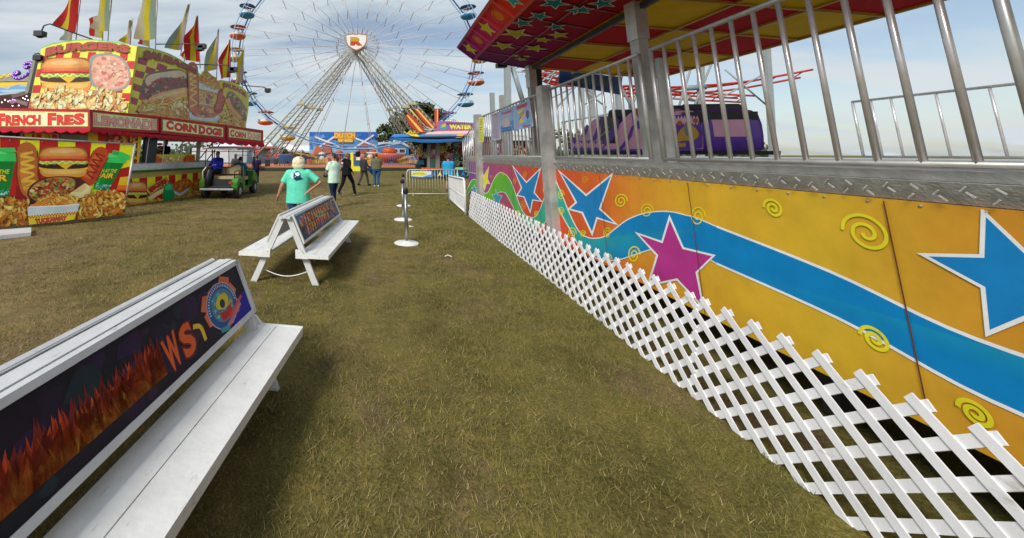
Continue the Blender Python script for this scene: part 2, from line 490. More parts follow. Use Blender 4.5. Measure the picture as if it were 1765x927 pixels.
        B([(-0.93, -0.02), (-0.95, 0.35), (0, 0.45), (0.95, 0.35), (0.93, -0.02), (0, -0.1)], '#3d2118')
        s.poly([q(X(-0.35), Y(0.0)), q(X(0.5), Y(0.0)), q(X(0.1), Y(0.48))], '#f0b02a')
        s.poly([q(X(-0.9), Y(0.0)), q(X(-0.5), Y(0.0)), q(X(-0.7), Y(0.2))], '#f0b02a')
        s.line([q(X(-1 + 0.125 * k), Y(-0.08 + (0.1 if k % 2 else -0.02))) for k in range(17)], ht * 0.13, '#8fae3c')
        s.line([q(X(-1 + 0.16 * k), Y(-0.02 + (0.09 if k % 2 else -0.04))) for k in range(13)], ht * 0.05, '#c9d96a')
        B([(-1, -0.33), (-0.95, -0.1), (0, -0.12), (0.97, -0.1), (1, -0.33), (0, -0.4)], '#b3261c')
        B([(-0.9, -0.32), (-0.85, -0.2), (0, -0.24), (0.85, -0.2), (0.9, -0.32), (0, -0.36)], '#e0503a')
        B([(-0.98, -0.4), (-0.85, -0.85), (-0.4, -1.02), (0.4, -1.02), (0.85, -0.85), (0.98, -0.4), (0.5, -0.3), (-0.5, -0.3)], '#c97a33')
        B([(-0.9, -0.5), (-0.78, -0.83), (-0.4, -0.97), (0.4, -0.97), (0.78, -0.83), (0.88, -0.52), (0.4, -0.45), (-0.4, -0.45)], '#d9974f')
        B([(-0.6, -0.68), (-0.4, -0.87), (0.3, -0.88), (0.5, -0.72), (0, -0.62)], '#e6b274')
    def corndog(s, pts, wd, c='#b8642a', sq='#e8b53c', amp=0.32, n=9, hi='#cd7f3a'):
        s.line(pts, wd * 1.12, '#6e3315'); s.line(pts, wd, c)
        p = spline(pts, False, 8); m = len(p)
        for (e, cl) in ((pts[0], c), (pts[-1], c)): s.ell(e[0], e[1], wd * 0.5, wd * 0.5, cl)
        s.line([(x - wd * 0.15, y) for x, y in pts], wd * 0.45, hi)
        z = []
        for k in range(n + 1):
            i = int((m - 1) * (0.04 + 0.92 * k / n)); a = p[max(i - 1, 0)]; b = p[min(i + 1, m - 1)]
            dx_, dy_ = b[0] - a[0], b[1] - a[1]; l = math.hypot(dx_, dy_) or 1
            sg = 1 if k % 2 else -1
            z.append((p[i][0] - dy_ / l * wd * amp * sg, p[i][1] + dx_ / l * wd * amp * sg))
        s.line(z, wd * 0.12, sq)
    def build(s, name, m, parent):
        if s.fade:      # pale sky glare mixed evenly into the print colours
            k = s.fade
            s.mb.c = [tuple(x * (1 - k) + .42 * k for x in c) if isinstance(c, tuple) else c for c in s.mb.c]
        return s.mb.build(name, m, parent)
def inside(p, poly):
    x, y = p[0], p[1]; r = False; n = len(poly)
    for i in range(n):
        x1, y1 = poly[i][0], poly[i][1]; x2, y2 = poly[(i + 1) % n][0], poly[(i + 1) % n][1]
        if (y1 > y) != (y2 > y) and x < (x2 - x1) * (y - y1) / (y2 - y1) + x1: r = not r
    return r
def boxq(x0, y0, x1, y1): return [(x0, y0), (x1, y0), (x1, y1), (x0, y1)]
def clip_poly(pts, quad):
    """clip to a convex outline"""
    n = len(quad); ar = sum(quad[i][0] * quad[(i + 1) % n][1] - quad[(i + 1) % n][0] * quad[i][1] for i in range(n)); sg = 1 if ar > 0 else -1
    out_ = [tuple(p) for p in pts]
    for i in range(n):
        a, b = quad[i], quad[(i + 1) % n]; src = out_; out_ = []
        sd = lambda p: sg * ((b[0] - a[0]) * (p[1] - a[1]) - (b[1] - a[1]) * (p[0] - a[0]))
        for k in range(len(src)):
            p, q = src[k - 1], src[k]; dp, dq = sd(p), sd(q)
            if (dp >= 0) != (dq >= 0):
                t = dp / (dp - dq); out_.append((p[0] + t * (q[0] - p[0]), p[1] + t * (q[1] - p[1])))
            if dq >= 0: out_.append(q)
        if not out_: return []
    return out_
# ------------------------------------------------------------------ ground
def ground():
    m = bpy.data.materials.new('worn_turf'); m.use_nodes = True
    t = m.node_tree; b = t.nodes['Principled BSDF']; b.inputs['Roughness'].default_value = 0.95; b.inputs['Specular IOR Level'].default_value = 0.15
    tx = t.nodes.new('ShaderNodeTexCoord')
    def noise(scale, det=6, r=0.6, st=None):
        n = t.nodes.new('ShaderNodeTexNoise'); n.inputs['Scale'].default_value = scale; n.inputs['Detail'].default_value = det; n.inputs['Roughness'].default_value = r
        if st:
            mpp = t.nodes.new('ShaderNodeMapping'); mpp.inputs['Scale'].default_value = st; t.links.new(tx.outputs['Object'], mpp.inputs[0]); t.links.new(mpp.outputs[0], n.inputs['Vector'])
        else: t.links.new(tx.outputs['Object'], n.inputs['Vector'])
        return n
    def ramp(n, stops):
        r = t.nodes.new('ShaderNodeValToRGB'); e = r.color_ramp.elements
        e[0].position, e[0].color = stops[0][0], stops[0][1] + (1,)
        e[1].position, e[1].color = stops[-1][0], stops[-1][1] + (1,)
        for p_, c_ in stops[1:-1]: q = e.new(p_); q.color = c_ + (1,)
        t.links.new(n.outputs[0], r.inputs[0]); return r
    big = ramp(noise(0.16, 5, 0.6, (1, 0.7, 1)), [(0.36, (0.125, 0.112, 0.033)), (0.5, (0.185, 0.140, 0.055)), (0.64, (0.250, 0.175, 0.088))])
    sp = t.nodes.new('ShaderNodeSeparateXYZ'); t.links.new(tx.outputs['Object'], sp.inputs[0])
    # greener strip along the ride on the right of the walkway
    mr = t.nodes.new('ShaderNodeMapRange'); mr.inputs[1].default_value = -1.5; mr.inputs[2].default_value = 2.2
    t.links.new(sp.outputs[0], mr.inputs[0])
    mgn = noise(0.6, 4); mulg = t.nodes.new('ShaderNodeMath'); mulg.operation = 'MULTIPLY'
    t.links.new(mr.outputs[0], mulg.inputs[0]); t.links.new(mgn.outputs[0], mulg.inputs[1])
    gmix = t.nodes.new('ShaderNodeMixRGB'); gmix.inputs[2].default_value = (0.170, 0.158, 0.042, 1)
    t.links.new(mulg.outputs[0], gmix.inputs[0]); t.links.new(big.outputs[0], gmix.inputs[1])
    mid = ramp(noise(1.7, 8, 0.7), [(0.34, (0.60, 0.60, 0.56)), (0.5, (1, 1, 1)), (0.68, (1.3, 1.25, 1.12))])
    fin = ramp(noise(75, 8, 0.8), [(0.36, (0.42, 0.42, 0.38)), (0.5, (0.95, 0.95, 0.95)), (0.64, (1.6, 1.5, 1.3))])
    tuft = ramp(noise(6.5, 5, 0.7), [(0.36, (0.74, 0.80, 0.72)), (0.62, (1.12, 1.08, 1.05))])
    dirt = ramp(noise(0.9, 9, 0.68, (1, 0.6, 1)), [(0.52, (0, 0, 0)), (0.64, (1, 1, 1))])
    dm = t.nodes.new('ShaderNodeMixRGB'); dm.inputs[2].default_value = (0.19, 0.132, 0.080, 1)
    dq = t.nodes.new('ShaderNodeMath'); dq.operation = 'MULTIPLY'; dq.inputs[1].default_value = 0.95; t.links.new(dirt.outputs[0], dq.inputs[0])
    t.links.new(dq.outputs[0], dm.inputs[0]); t.links.new(gmix.outputs[0], dm.inputs[1])
    prev = dm
    for x in (mid, tuft, fin):
        mm = t.nodes.new('ShaderNodeMixRGB'); mm.blend_type = 'MULTIPLY'; mm.inputs[0].default_value = 1
        t.links.new(prev.outputs[0], mm.inputs[1]); t.links.new(x.outputs[0], mm.inputs[2]); prev = mm
    t.links.new(prev.outputs[0], b.inputs['Base Color'])
    bp = t.nodes.new('ShaderNodeBump'); bp.inputs['Strength'].default_value = 0.6; bp.inputs['Distance'].default_value = 0.03
    n2 = noise(22, 6, 0.7); t.links.new(n2.outputs[0], bp.inputs['Height']); t.links.new(bp.outputs[0], b.inputs['Normal'])
    g = MB(); n = 60
    # gently uneven sheet near the camera, flat out to the horizon
    xs = [-500, -200, -80] + [-40 + 80 * k / n for k in range(n + 1)] + [80, 200, 500]
    ys = [-200, -60, -20] + [-8 + 60 * k / n for k in range(n + 1)] + [80, 140, 300, 900]
    for y in ys:
        for x in xs:
            z = 0.012 * math.sin(x * 1.3 + 0.7) * math.sin(y * 0.9) if abs(x) < 40 and -8 < y < 52 else 0
            g.v.append(Vector((x, y, z)))
    w_ = len(xs)
    for j in range(len(ys) - 1):
        for i in range(w_ - 1):
            g.sm = True; g.face([j * w_ + i, j * w_ + i + 1, (j + 1) * w_ + i + 1, (j + 1) * w_ + i])
    tag(g.build('ground', m), kind='structure')
    # grass blades near the camera: one uncountable mass
    rng = np.random.default_rng(3)
    nb = 300000
    y = 0.7 + 17.3 * rng.random(nb) ** 2.1
    x = (rng.random(nb) * 1.75 - 1.0) * (y * 1.15 + 0.6)
    x = np.where(x > 2.1 + 0.11 * y, 2.1 + 0.11 * y - rng.random(nb) * 1.6, x)
    # clumps
    cx = np.sin(x * 3.1 + np.sin(y * 2.3) * 2) * np.sin(y * 2.7 + np.sin(x * 1.9) * 2)
    keep = rng.random(nb) < (0.62 + 0.38 * cx)
    x, y, cx = x[keep], y[keep], cx[keep]; nb = len(x)
    h = (0.012 + 0.022 * rng.random(nb)) * (1 + 0.3 * cx) * (0.8 + 0.05 * y)
    a = rng.random(nb) * 6.283; le = rng.random(nb) * 1.6 + 0.3; wd = 0.0013 + 0.0004 * y
    ta = rng.random(nb) * 6.283
    V = np.zeros((nb, 3, 3), dtype=np.float32)
    zb = 0.012 * np.sin(x * 1.3 + 0.7) * np.sin(y * 0.9)
    V[:, 0] = np.stack([x - wd * np.cos(a), y - wd * np.sin(a), zb - 0.003], 1)
    V[:, 1] = np.stack([x + wd * np.cos(a), y + wd * np.sin(a), zb - 0.003], 1)
    V[:, 2] = np.stack([x + h * le * np.cos(ta), y + h * le * np.sin(ta), zb + h], 1)
    me = bpy.data.meshes.new('grass')
    me.vertices.add(nb * 3); me.vertices.foreach_set('co', V.ravel())
    me.loops.add(nb * 3); me.loops.foreach_set('vertex_index', np.arange(nb * 3))
    me.polygons.add(nb); me.polygons.foreach_set('loop_start', np.arange(nb) * 3); me.polygons.foreach_set('loop_total', np.full(nb, 3))
    me.update()
    C = np.ones((nb, 3, 4), dtype=np.float32)
    green = np.clip(0.42 + 0.17 * (x + 0.5) * (x > -3) + 0.25 * cx, 0.15, 0.85)
    isg = rng.random(nb) < green
    gcol = np.array([0.158, 0.150, 0.038]); scol = np.array([0.29, 0.225, 0.10])
    cb = np.where(isg[:, None], gcol, scol) * (0.65 + 0.7 * rng.random((nb, 1)))
    C[:, :, :3] = cb[:, None, :]
    at = me.color_attributes.new('Col', 'FLOAT_COLOR', 'CORNER'); at.data.foreach_set('color', C.ravel())
    me.materials.append(attr_mat('grass_blades', 0.8, 0.1, 2, 0, 0.2))
    o = bpy.data.objects.new('grass', me); col.objects.link(o); tag(o, 'short patchy dry grass covering the fairground walkway', 'grass', kind='stuff')
ground()

# ------------------------------------------------------------------ the ride on the right
RB = 0.09
def R(s, d, z): return Vector((2.46 + RB * s + d, s, z))
RN = Vector((-1, RB, 0)).normalized()
ride = thing('fairground_ride', 'ride platform on the right with star painted skirt, steel railings and star covered canopy', 'ride', R(5, 1, 0))
# deck
m = MB()
m.hexa([R(11.0, 0.03, 1.50), R(-1.5, 0.03, 1.50), R(-1.5, 6.5, 1.50), R(11.0, 6.5, 1.50)], [R(11.0, 0.0, 1.545), R(-1.5, 0.0, 1.545), R(-1.5, 6.5, 1.545), R(11.0, 6.5, 1.545)])
m.hexa([R(11.0, 0.02, 1.405), R(-1.5, 0.02, 1.405), R(-1.5, 0.09, 1.405), R(11.0, 0.09, 1.405)], [R(11.0, -0.03, 1.498), R(-1.5, -0.03, 1.498), R(-1.5, 0.09, 1.498), R(11.0, 0.09, 1.498)])
for k in range(300):                      # raised tread bars on the plate edge
    s = -1.4 + k * 0.041
    z = 1.418 + .022 * (k % 3)
    m.beam(R(s, -0.026 - .02 * (z - 1.4), z), R(s + 0.022 * (1 if k % 2 else -1), -0.029 - .02 * (z - 1.4), z + .022), 0.004, 0.007)
m.build('deck', M['plate'], ride)
m = MB()
for k in range(7):
    s = 10.4 - k * 1.95
    m.beam(R(s, 0.35, 0.02), R(s, 0.35, 1.49), 0.10, 0.10); m.beam(R(s, 0.5, 0.55), R(s, 5.8, 0.55), 0.09, 0.12); m.beam(R(s, 3.4, 0.02), R(s, 3.4, 1.49), 0.12, 0.12)
m.beam(R(10.9, 0.45, 0.62), R(-1.3, 0.45, 0.62), 0.12, 0.16); m.beam(R(10.9, 5.9, 0.62), R(-1.3, 5.9, 0.62), 0.12, 0.16)
m.build('underframe', M['dark'], ride)
m = MB(); m.hexa([R(11, 6.3, 0.0), R(-1.5, 6.3, 0.0), R(-1.5, 6.33, 0.0), R(11, 6.33, 0.0)], [R(11, 6.3, 1.49), R(-1.5, 6.3, 1.49), R(-1.5, 6.33, 1.49), R(11, 6.33, 1.49)]); m.build('rear_skirt', M['dark'], ride)
# painted skirt
GR = [(11.2, '#7a3a8c'), (9.0, '#a34a82'), (7.4, '#b04a66'), (6.7, '#d04a34'), (5.4, '#dd5226'), (4.4, '#de6a2a'), (3.9, '#dc8a2c'), (3.2, '#dcaa2c'), (2.2, '#d9b230'), (1.4, '#cf8a2c'), (0.6, '#d2562a'), (-0.4, '#c23f4a'), (-1.6, '#8d3f86')]
def grad(stops, x):
    if x >= stops[0][0]: return hx(stops[0][1], PRK)
    for (a, ca), (b, cb) in zip(stops, stops[1:]):
        if x >= b:
            t = (x - b) / (a - b); p, q = hx(ca, PRK), hx(cb, PRK)
            return tuple(q[k] + (p[k] - q[k]) * t for k in range(3))
    return hx(stops[-1][1], PRK)
RIB = [(11.2, '#4fae2a'), (8.4, '#6fb81e'), (7.3, '#58b040'), (6.6, '#2fb08c'), (5.2, '#2bae9a'), (4.6, '#1a9ab0'), (4.1, '#0084c4'), (0.8, '#0084c4'), (0.2, '#2bae9a'), (-1.5, '#6fb81e')]
p0 = R(0, 0, 0)
def D4(x, y): return HIT(780 + x / 3.912, 270 + y / 3.912, p0, RN)
def D5(x, y): return HIT(960 + x / 3.912, 270 + y / 3.912, p0, RN)
A = Art(D4, RN, step=.00008)
ZB, ZT = 0.40, 1.402
panel = MB()
for k in range(63):
    s0, s1 = 11.0 - k * 0.2, 11.0 - (k + 1) * 0.2
    f = lambda p: grad(GR, p.y)
    panel.poly([R(s0, -0.001, ZB), R(s1, -0.001, ZB), R(s1, -0.001, ZT), R(s0, -0.001, ZT)], f)
panel.hexa([R(11, 0.004, ZB), R(-1.5, 0.004, ZB), R(-1.5, 0.028, ZB), R(11, 0.028, ZB)], [R(11, 0.004, ZT), R(-1.5, 0.004, ZT), R(-1.5, 0.028, ZT), R(11, 0.028, ZT)], hx('#b08040'))
rc = lambda p: grad(RIB, p.y)
WH = '#eef0f0'; YE = '#e6dc2c'; OR = '#e8a02c'
up1 = [(92, 240), (125, 165), (150, 152), (175, 175), (200, 225), (225, 247), (250, 220), (280, 150), (310, 112), (335, 107), (370, 130), (400, 180), (430, 260), (460, 340), (490, 390), (530, 408), (565, 398), (600, 330), (640, 210), (668, 120)]
lo1 = [(96, 262), (125, 222), (150, 208), (170, 250), (190, 290), (235, 312), (270, 298), (300, 250), (330, 237), (360, 250), (395, 310), (430, 380), (460, 430), (520, 470), (580, 475), (615, 455), (645, 405), (668, 330)]
def fill2(A, u_, l_, c):
    u_ = spline(u_, False, 5); l_ = spline(l_, False, 5); A.poly(u_ + l_[::-1], c)
fill2(A, up1, lo1, rc); A.line(up1, 4, '#e9eedd'); A.line(lo1, 3.2, '#e9eedd')
for (x, y, r, sx, c, wd) in [(345, 118, 12, .8, OR, 2), (490, 122, 25, .55, OR, 3), (420, 165, 24, .5, OR, 3), (480, 330, 36, .55, OR, 4), (630, 225, 42, .5, YE, 5), (655, 390, 34, .55, YE, 4), (440, 380, 20, .7, YE, 5), (580, 455, 22, .7, YE, 5), (565, 385, 22, .6, YE, 4), (205, 70, 10, .8, OR, 2), (262, 135, 14, .6, OR, 2), (340, 325, 14, .8, OR, 2)]:
    A.spiral(x, y, r, c, wd, sx)
def star(A, pts, c, e, wd): A.outlined(pts, wd, c, e)
star(A, [(408, 65), (500, 175), (592, 82), (550, 242), (598, 298), (540, 290), (525, 370), (485, 270), (437, 260), (468, 210)], '#1583c4', WH, 5)
star(A, [(193, 105), (214, 128), (246, 65), (236, 150), (252, 182), (230, 178), (218, 225), (208, 172), (193, 175), (201, 148)], '#e3dc38', '#f0ecc0', 2)
star(A, [(165, 66), (176, 108), (190, 100), (184, 135), (192, 165), (180, 148), (172, 158), (174, 130), (164, 112), (171, 104)], '#d9a8d8', WH, 1.5)
star(A, [(292, 220), (303, 256), (335, 265), (317, 292), (328, 350), (303, 318), (281, 335), (287, 290), (268, 255), (289, 254)], '#2a9cae', '#bfe6e0', 2)
star(A, [(147, 187), (153, 208), (168, 211), (158, 224), (165, 250), (150, 236), (136, 247), (142, 222), (130, 208), (142, 207)], '#2a9cae', '#bfe6e0', 2)
A.f2 = D5
up2 = [(-40, 60), (0, 172), (30, 240), (70, 340), (110, 430), (150, 500), (200, 540), (260, 550), (330, 535), (390, 490), (470, 430), (560, 390), (650, 372), (730, 368), (800, 375), (870, 393), (939, 410), (1080, 470)]
lo2 = [(-40, 250), (0, 320), (40, 400), (90, 490), (140, 580), (200, 640), (270, 685), (340, 700), (420, 695), (500, 670), (640, 625), (760, 605), (939, 640), (1080, 720)]
fill2(A, up2, lo2, rc)
# the rest of the wave, nearer than the photo's edge, in metres along the panel
F3 = lambda s, y: R(s, 0, -y)
e1, e2 = D5(1080, 470), D5(1080, 720)
B = Art(F3, RN, base=A.lay, step=.00008)
up3 = [(e1.y, -e1.z), (2.2, -0.98), (1.7, -0.86), (1.2, -0.88), (0.7, -1.05), (0.1, -1.24), (-0.6, -1.3), (-1.4, -1.2)]
lo3 = [(e2.y, -e2.z), (2.2, -0.74), (1.7, -0.63), (1.2, -0.65), (0.7, -0.78), (0.1, -0.98), (-0.6, -1.05), (-1.4, -0.9)]
lo3 = [(a, min(b, -0.41)) for a, b in lo3]
fill2(B, up3, lo3, rc); B.line(up3, 0.016, WH); B.line(lo3, 0.016, WH)
A.lay = B.lay
A.line(up2, 7, WH); A.line(lo2, 7, WH)
star(A, [(20, 100), (200, 262), (372, 122), (290, 352), (400, 452), (272, 410), (240, 515), (175, 375), (85, 352), (135, 308)], '#1583c4', WH, 8)
for (x, y, r, sx, c, wd) in [(193, 158, 28, .8, OR, 5), (435, 300, 50, .9, YE, 8), (610, 365, 50, .9, YE, 7), (30, 258, 36, .6, YE, 5), (32, 370, 32, .6, YE, 5), (105, 520, 45, .65, YE, 6), (178, 520, 24, .8, YE, 6), (342, 515, 38, .75, YE, 6), (345, 690, 38, .8, YE, 6), (523, 662, 62, .7, YE, 9), (955, 405, 70, .75, YE, 9)]:
    A.spiral(x, y, r, c, wd, sx)
star(A, [(550, 520), (715, 578), (765, 415), (855, 618), (1060, 668), (945, 780), (990, 1010), (815, 825), (622, 865), (683, 665)], '#b8368c', WH, 9)
B.lay = A.lay + 0.0003
for (s, z, r, c) in [(1.55, 1.13, 0.24, '#1583c4'), (0.45, 0.86, 0.25, '#b8368c'), (-0.45, 0.82, 0.2, '#e3dc38')]:
    B.clip = boxq(-1.5, -1.395, 11, -0.41)
    q = starpts(s, -z, r, 0.42, 5, -80)
    B.poly(starpts(s, -z, r * 1.16, 0.42, 5, -80), WH); B.poly(q, c)
B.clip = None
for (s, z, r) in [(2.0, 1.22, .1), (1.0, 1.2, .09), (0.95, 0.72, .08), (-0.1, 1.1, .09), (2.05, 0.70, .06), (1.45, .72, .07), (2.45, 1.28, .06), (.2, 1.28, .07), (1.75, .55, .05), (.6, .52, .06)]: B.spiral(s, -z, r, YE, 0.016)
for k in range(64): m_ = R(10.9 - k * .19, -.004, 1.385); panel.ell(m_, (.004, .007, .007), 6, 4, hx('#9a9488'))
for s in (9.9, 8.6, 7.3, 6.1, 4.35, 3.1, 1.9, .7): A.lay += .0005; panel.slab([R(s, -A.lay, ZB + .01), R(s + .006, -A.lay, ZB + .01), R(s + .006, -A.lay, ZT - .01), R(s, -A.lay, ZT - .01)], RN, .0004, hx('#6a3a28'))
sk = panel.build('skirt_panel', PRINT, ride)
o = A.build('painted_artwork', PRINT, sk); B.build('painted_artwork', PRINT, sk)

# posts and railings
m = MB(); m.beam(R(5.54, -0.05, 0.30), R(5.54, -0.05, 2.62), 0.14, 0.17, up=(0, 1, 0)); m.build('corner_post', M['galv'], ride)
m = MB(); m.beam(R(9.5, -0.05, 0.30), R(9.5, -0.05, 2.60), 0.14, 0.20, up=(0, 1, 0)); m.build('corner_post', M['galv'], ride)
m = MB(); m.beam(R(9.2, 0.5, 1.545), R(9.2, 0.5, 3.05), 0.10, 0.12, up=(0, 1, 0)); m.build('corner_post', M['galv'], ride)
m = MB(); m.beam(R(3.42, 0.13, 1.545), R(3.42, 0.13, 2.5), 0.05, 0.05, up=(0, 1, 0)); m.build('rail_post', M['galv'], ride)
def railing(s0, s1, d, zt0, zt1, zb, n, thick=0.0135, mt='chrome', name='railing', lab=None):
    a, b = R(s0, d, zt0), R(s1, d, zt1)
    m = MB(); m.tube([a, b], thick * 1.45, 8); m.tube([R(s0, d, zb), R(s1, d, zb)], thick * 1.1, 8)
    m.tube([a, R(s0, d, zb)], thick * 1.3, 8); m.tube([b, R(s1, d, zb)], thick * 1.3, 8)
    r = m.build(name, M['steel'], ride)
    if lab: r['label'] = lab
    bar = None
    for k in range(1, n):
        t = k / n; s = s0 + (s1 - s0) * t; zt = zt0 + (zt1 - zt0) * t
        mm = MB(); mm.tube([R(s, d, zb), R(s, d, zt)], thick, 7)
        mm.build('baluster', M[mt], r)
railing(5.42, 3.50, 0.0, 2.55, 2.56, 1.575, 12)
railing(3.34, 1.42, 0.0, 2.56, 2.56, 1.575, 12)
railing(1.34, -0.6, 0.0, 2.56, 2.56, 1.575, 12)
railing(9.36, 5.66, 0.0, 2.53, 2.55, 1.575, 22)
railing(11.6, 9.64, 0.0, 2.02, 2.50, 1.1, 9, .013)
railing(10.6, 6.6, 2.6, 2.5, 2.5, 1.575, 20, 0.014)
railing(6.4, 0.5, 5.6, 2.5, 2.5, 1.575, 24, 0.014)

# canopy
CE = 6.87
def fascia(s, t): return R(s, -0.71 - 0.29 * t, 3.38 + 0.23 * t)
FN = (fascia(1, 0) - fascia(1, 1)).cross(Vector((RB, 1, 0))).normalized()
if FN.x > 0: FN = -FN
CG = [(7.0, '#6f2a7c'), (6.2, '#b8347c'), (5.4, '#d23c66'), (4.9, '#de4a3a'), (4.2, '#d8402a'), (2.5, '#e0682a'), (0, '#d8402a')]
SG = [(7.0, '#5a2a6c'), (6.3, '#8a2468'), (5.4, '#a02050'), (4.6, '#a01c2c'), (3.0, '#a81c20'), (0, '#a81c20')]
m = MB(); NS = 16; ds = (CE + 1.3) / NS
for k in range(NS):
    a, b = CE - k * ds, CE - (k + 1) * ds; f = lambda p: grad(CG, p.y)
    m.poly([fascia(a, 0), fascia(b, 0), fascia(b, 1), fascia(a, 1)], f)
fasm = m
m = MB(); s = CE
while s > -1.3:                                   # raised ribs between the coves
    f = grad([(a, c) for a, c in CG], s); f = tuple(min(0.9, x * 1.25) for x in f)
    a, b = fascia(s, 0.02), fascia(s, 0.98); m.beam(a + FN * 0.012, b + FN * 0.012, 0.03, 0.05, f, up=FN)
    s -= 0.555
for t, h_ in ((0.0, 0.045), (1.0, 0.05)):
    for k in range(12):
        a, b = CE - k * 8.17 / 12, CE - (k + 1) * 8.17 / 12
        m.beam(fascia(a, t) + FN * 0.01, fascia(b, t) + FN * 0.01, h_, 0.05, tuple(x * 0.8 for x in grad(CG, (a + b) / 2)), up=FN)
mould = m
Af = Art(lambda s, t: fascia(s, t), FN, base=0.004)
# two dimensional frame on the fascia in metres: s along, h up the slope
fh = (fascia(0, 1) - fascia(0, 0)); fl = fh.length
Af.f2 = lambda s, h: fascia(s, h / fl)
for k in range(15):
    s = CE - 0.277 - k * 0.555
    if k % 2 == 0:
        Af.poly(starpts(s, 0.185, 0.175, 0.45, 5, 80 + 7 * k), '#f0e8a0'); Af.poly(starpts(s, 0.185, 0.15, 0.45, 5, 80 + 7 * k), '#cfd42a' if k < 4 else '#2aa0ae')
    else:
        Af.ell(s, 0.185, 0.115, 0.105, '#e0782a'); Af.ell(s, 0.185, 0.095, 0.085, grad(CG, s)); Af.spiral(s, 0.185, 0.08, '#e8962c', 0.022)
fasm.join(Af.mb); fas = fasm.build('fascia', MATT, ride); mould.build('moulding', PAINT, fas)
# soffit
def soff(s, d): return R(s, d, 3.38 + (3.2 - 3.38) * (d + 0.71) / 0.96)
SN = Vector((0, 0, -1))
m = MB()
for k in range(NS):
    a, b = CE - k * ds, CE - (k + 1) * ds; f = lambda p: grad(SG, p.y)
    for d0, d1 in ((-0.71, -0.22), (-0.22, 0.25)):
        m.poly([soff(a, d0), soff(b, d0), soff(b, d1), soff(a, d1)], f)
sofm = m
m = MB(); s = CE - 0.01
while s > -1.3:
    c = tuple(x * 0.55 for x in grad(SG, s)); m.beam(soff(s, -0.70) - Vector((0, 0, .006)), soff(s, 0.24) - Vector((0, 0, .006)), 0.035, 0.014, c); s -= 0.555
for k in range(10):
    a, b = CE - k * 0.81, CE - (k + 1) * 0.81; c = tuple(x * 0.6 for x in grad(SG, (a + b) / 2)); m.beam(soff(a, -0.22) - Vector((0, 0, .011)), soff(b, -0.22) - Vector((0, 0, .011)), 0.03, 0.012, c)
seam = m
As = Art(lambda s, d: soff(s, d), SN, base=0.02, step=0.0006)
def C1hit(x, y): return HIT(780 + x / 5.15, y / 5.15, soff(3, -0.71), (Vector((RB, 1, 0)).cross(soff(0, 0.25) - soff(0, -0.71))).normalized())
for (x, y, r, c) in [(560, 285, .19, 'y'), (450, 395, .17, 'y'), (800, 340, .10, 'y'), (940, 295, .12, 'y'), (730, 415, .15, 'y'), (560, 480, .07, 'y'), (610, 512, .09, 'y'), (660, 486, .06, 'y'), (620, 185, .13, 't'), (770, 122, .12, 't'), (915, 218, .11, 't'), (1110, 68, .11, 't'), (900, 3, .14, 't'), (1155, 62, .10, 't'), (1330, 2, .12, 't')]:
    h = C1hit(x, y); s, d = h.y, h.x - 2.46 - RB * h.y
    if not (-0.68 < d < 0.24): d = max(-0.6, min(0.15, d))
    ro = U_(0, 72)
    As.poly(starpts(s, d, r * 1.25, .42, 5, ro), '#d8d0b0' if c == 'y' else '#c8d0d0'); As.poly(starpts(s, d, r, .42, 5, ro), '#b8b82a' if c == 'y' else '#1a7a80')
for k in range(10):
    s = 2.9 - k * 0.42; d = U_(-.55, .1); ro = U_(0, 72)
    As.poly(starpts(s, d, .14, .42, 5, ro), '#c8d0d0'); As.poly(starpts(s, d, .11, .42, 5, ro), '#1a7a80')
sofm.join(As.mb); so = sofm.build('soffit', MATT, ride); seam.build('seam', PAINT, so)
# yellow and red ceiling
def ceil(s, d): return R(s, d, 3.2 - 0.087 * (d - 0.25))
m = MB()
for i in range(12):
    for j in range(3):
        s0 = CE - 0.18 - i * 0.78; d0 = 0.36 + j * 0.73
        redc = (i + j) % 2 == 0
        c = hx('#c0161a') if redc else hx('#e4b818')
        if s0 - 0.74 < -1.4: continue
        m.slab([ceil(s0, d0 + .02), ceil(s0 - 0.74, d0 + .02), ceil(s0 - 0.74, d0 + 0.71), ceil(s0, d0 + 0.71)], (0, 0, -1), 0.012, c)
m.hexa([ceil(CE, 0.25), ceil(-1.3, 0.25), ceil(-1.3, 2.6), ceil(CE, 2.6)], [ceil(CE, 0.25) + Vector((0, 0, .05)), ceil(-1.3, 0.25) + Vector((0, 0, .05)), ceil(-1.3, 2.6) + Vector((0, 0, .05)), ceil(CE, 2.6) + Vector((0, 0, .05))], hx('#e4b818'))
ce = m.build('ceiling', MATT, ride)
m = MB()
for j in range(4):
    d = 0.36 + j * 0.73 - 0.005; m.beam(ceil(CE, d) - Vector((0, 0, .02)), ceil(-1.2, d) - Vector((0, 0, .02)), 0.03, 0.03, hx('#b08c20'))
for i in range(11):
    s = CE - 0.17 - i * 0.78; m.beam(ceil(s, 0.3) - Vector((0, 0, .03)), ceil(s, 2.55) - Vector((0, 0, .03)), 0.02, 0.02, hx('#b08c20'))
m.build('ceiling_rib', PAINT, ce)
m = MB()
m.hexa([R(CE, -1.0, 3.64), R(-1.3, -1.0, 3.64), R(-1.3, 2.7, 3.64), R(CE, 2.7, 3.64)], [R(CE, -0.9, 3.8), R(-1.3, -0.9, 3.8), R(-1.3, 2.7, 3.8), R(CE, 2.7, 3.8)])
m.hexa([R(CE, 2.61, 3.0), R(-1.3, 2.61, 3.0), R(-1.3, 2.7, 3.0), R(CE, 2.7, 3.0)], [R(CE, 2.61, 3.635), R(-1.3, 2.61, 3.635), R(-1.3, 2.7, 3.635), R(CE, 2.7, 3.635)])
m.poly([soff(CE, -0.71), soff(CE, 0.25), ceil(CE, 2.6), R(CE, 2.6, 3.63), R(CE, -1.0, 3.63)])
m.build('roof', M['dark'], ride)
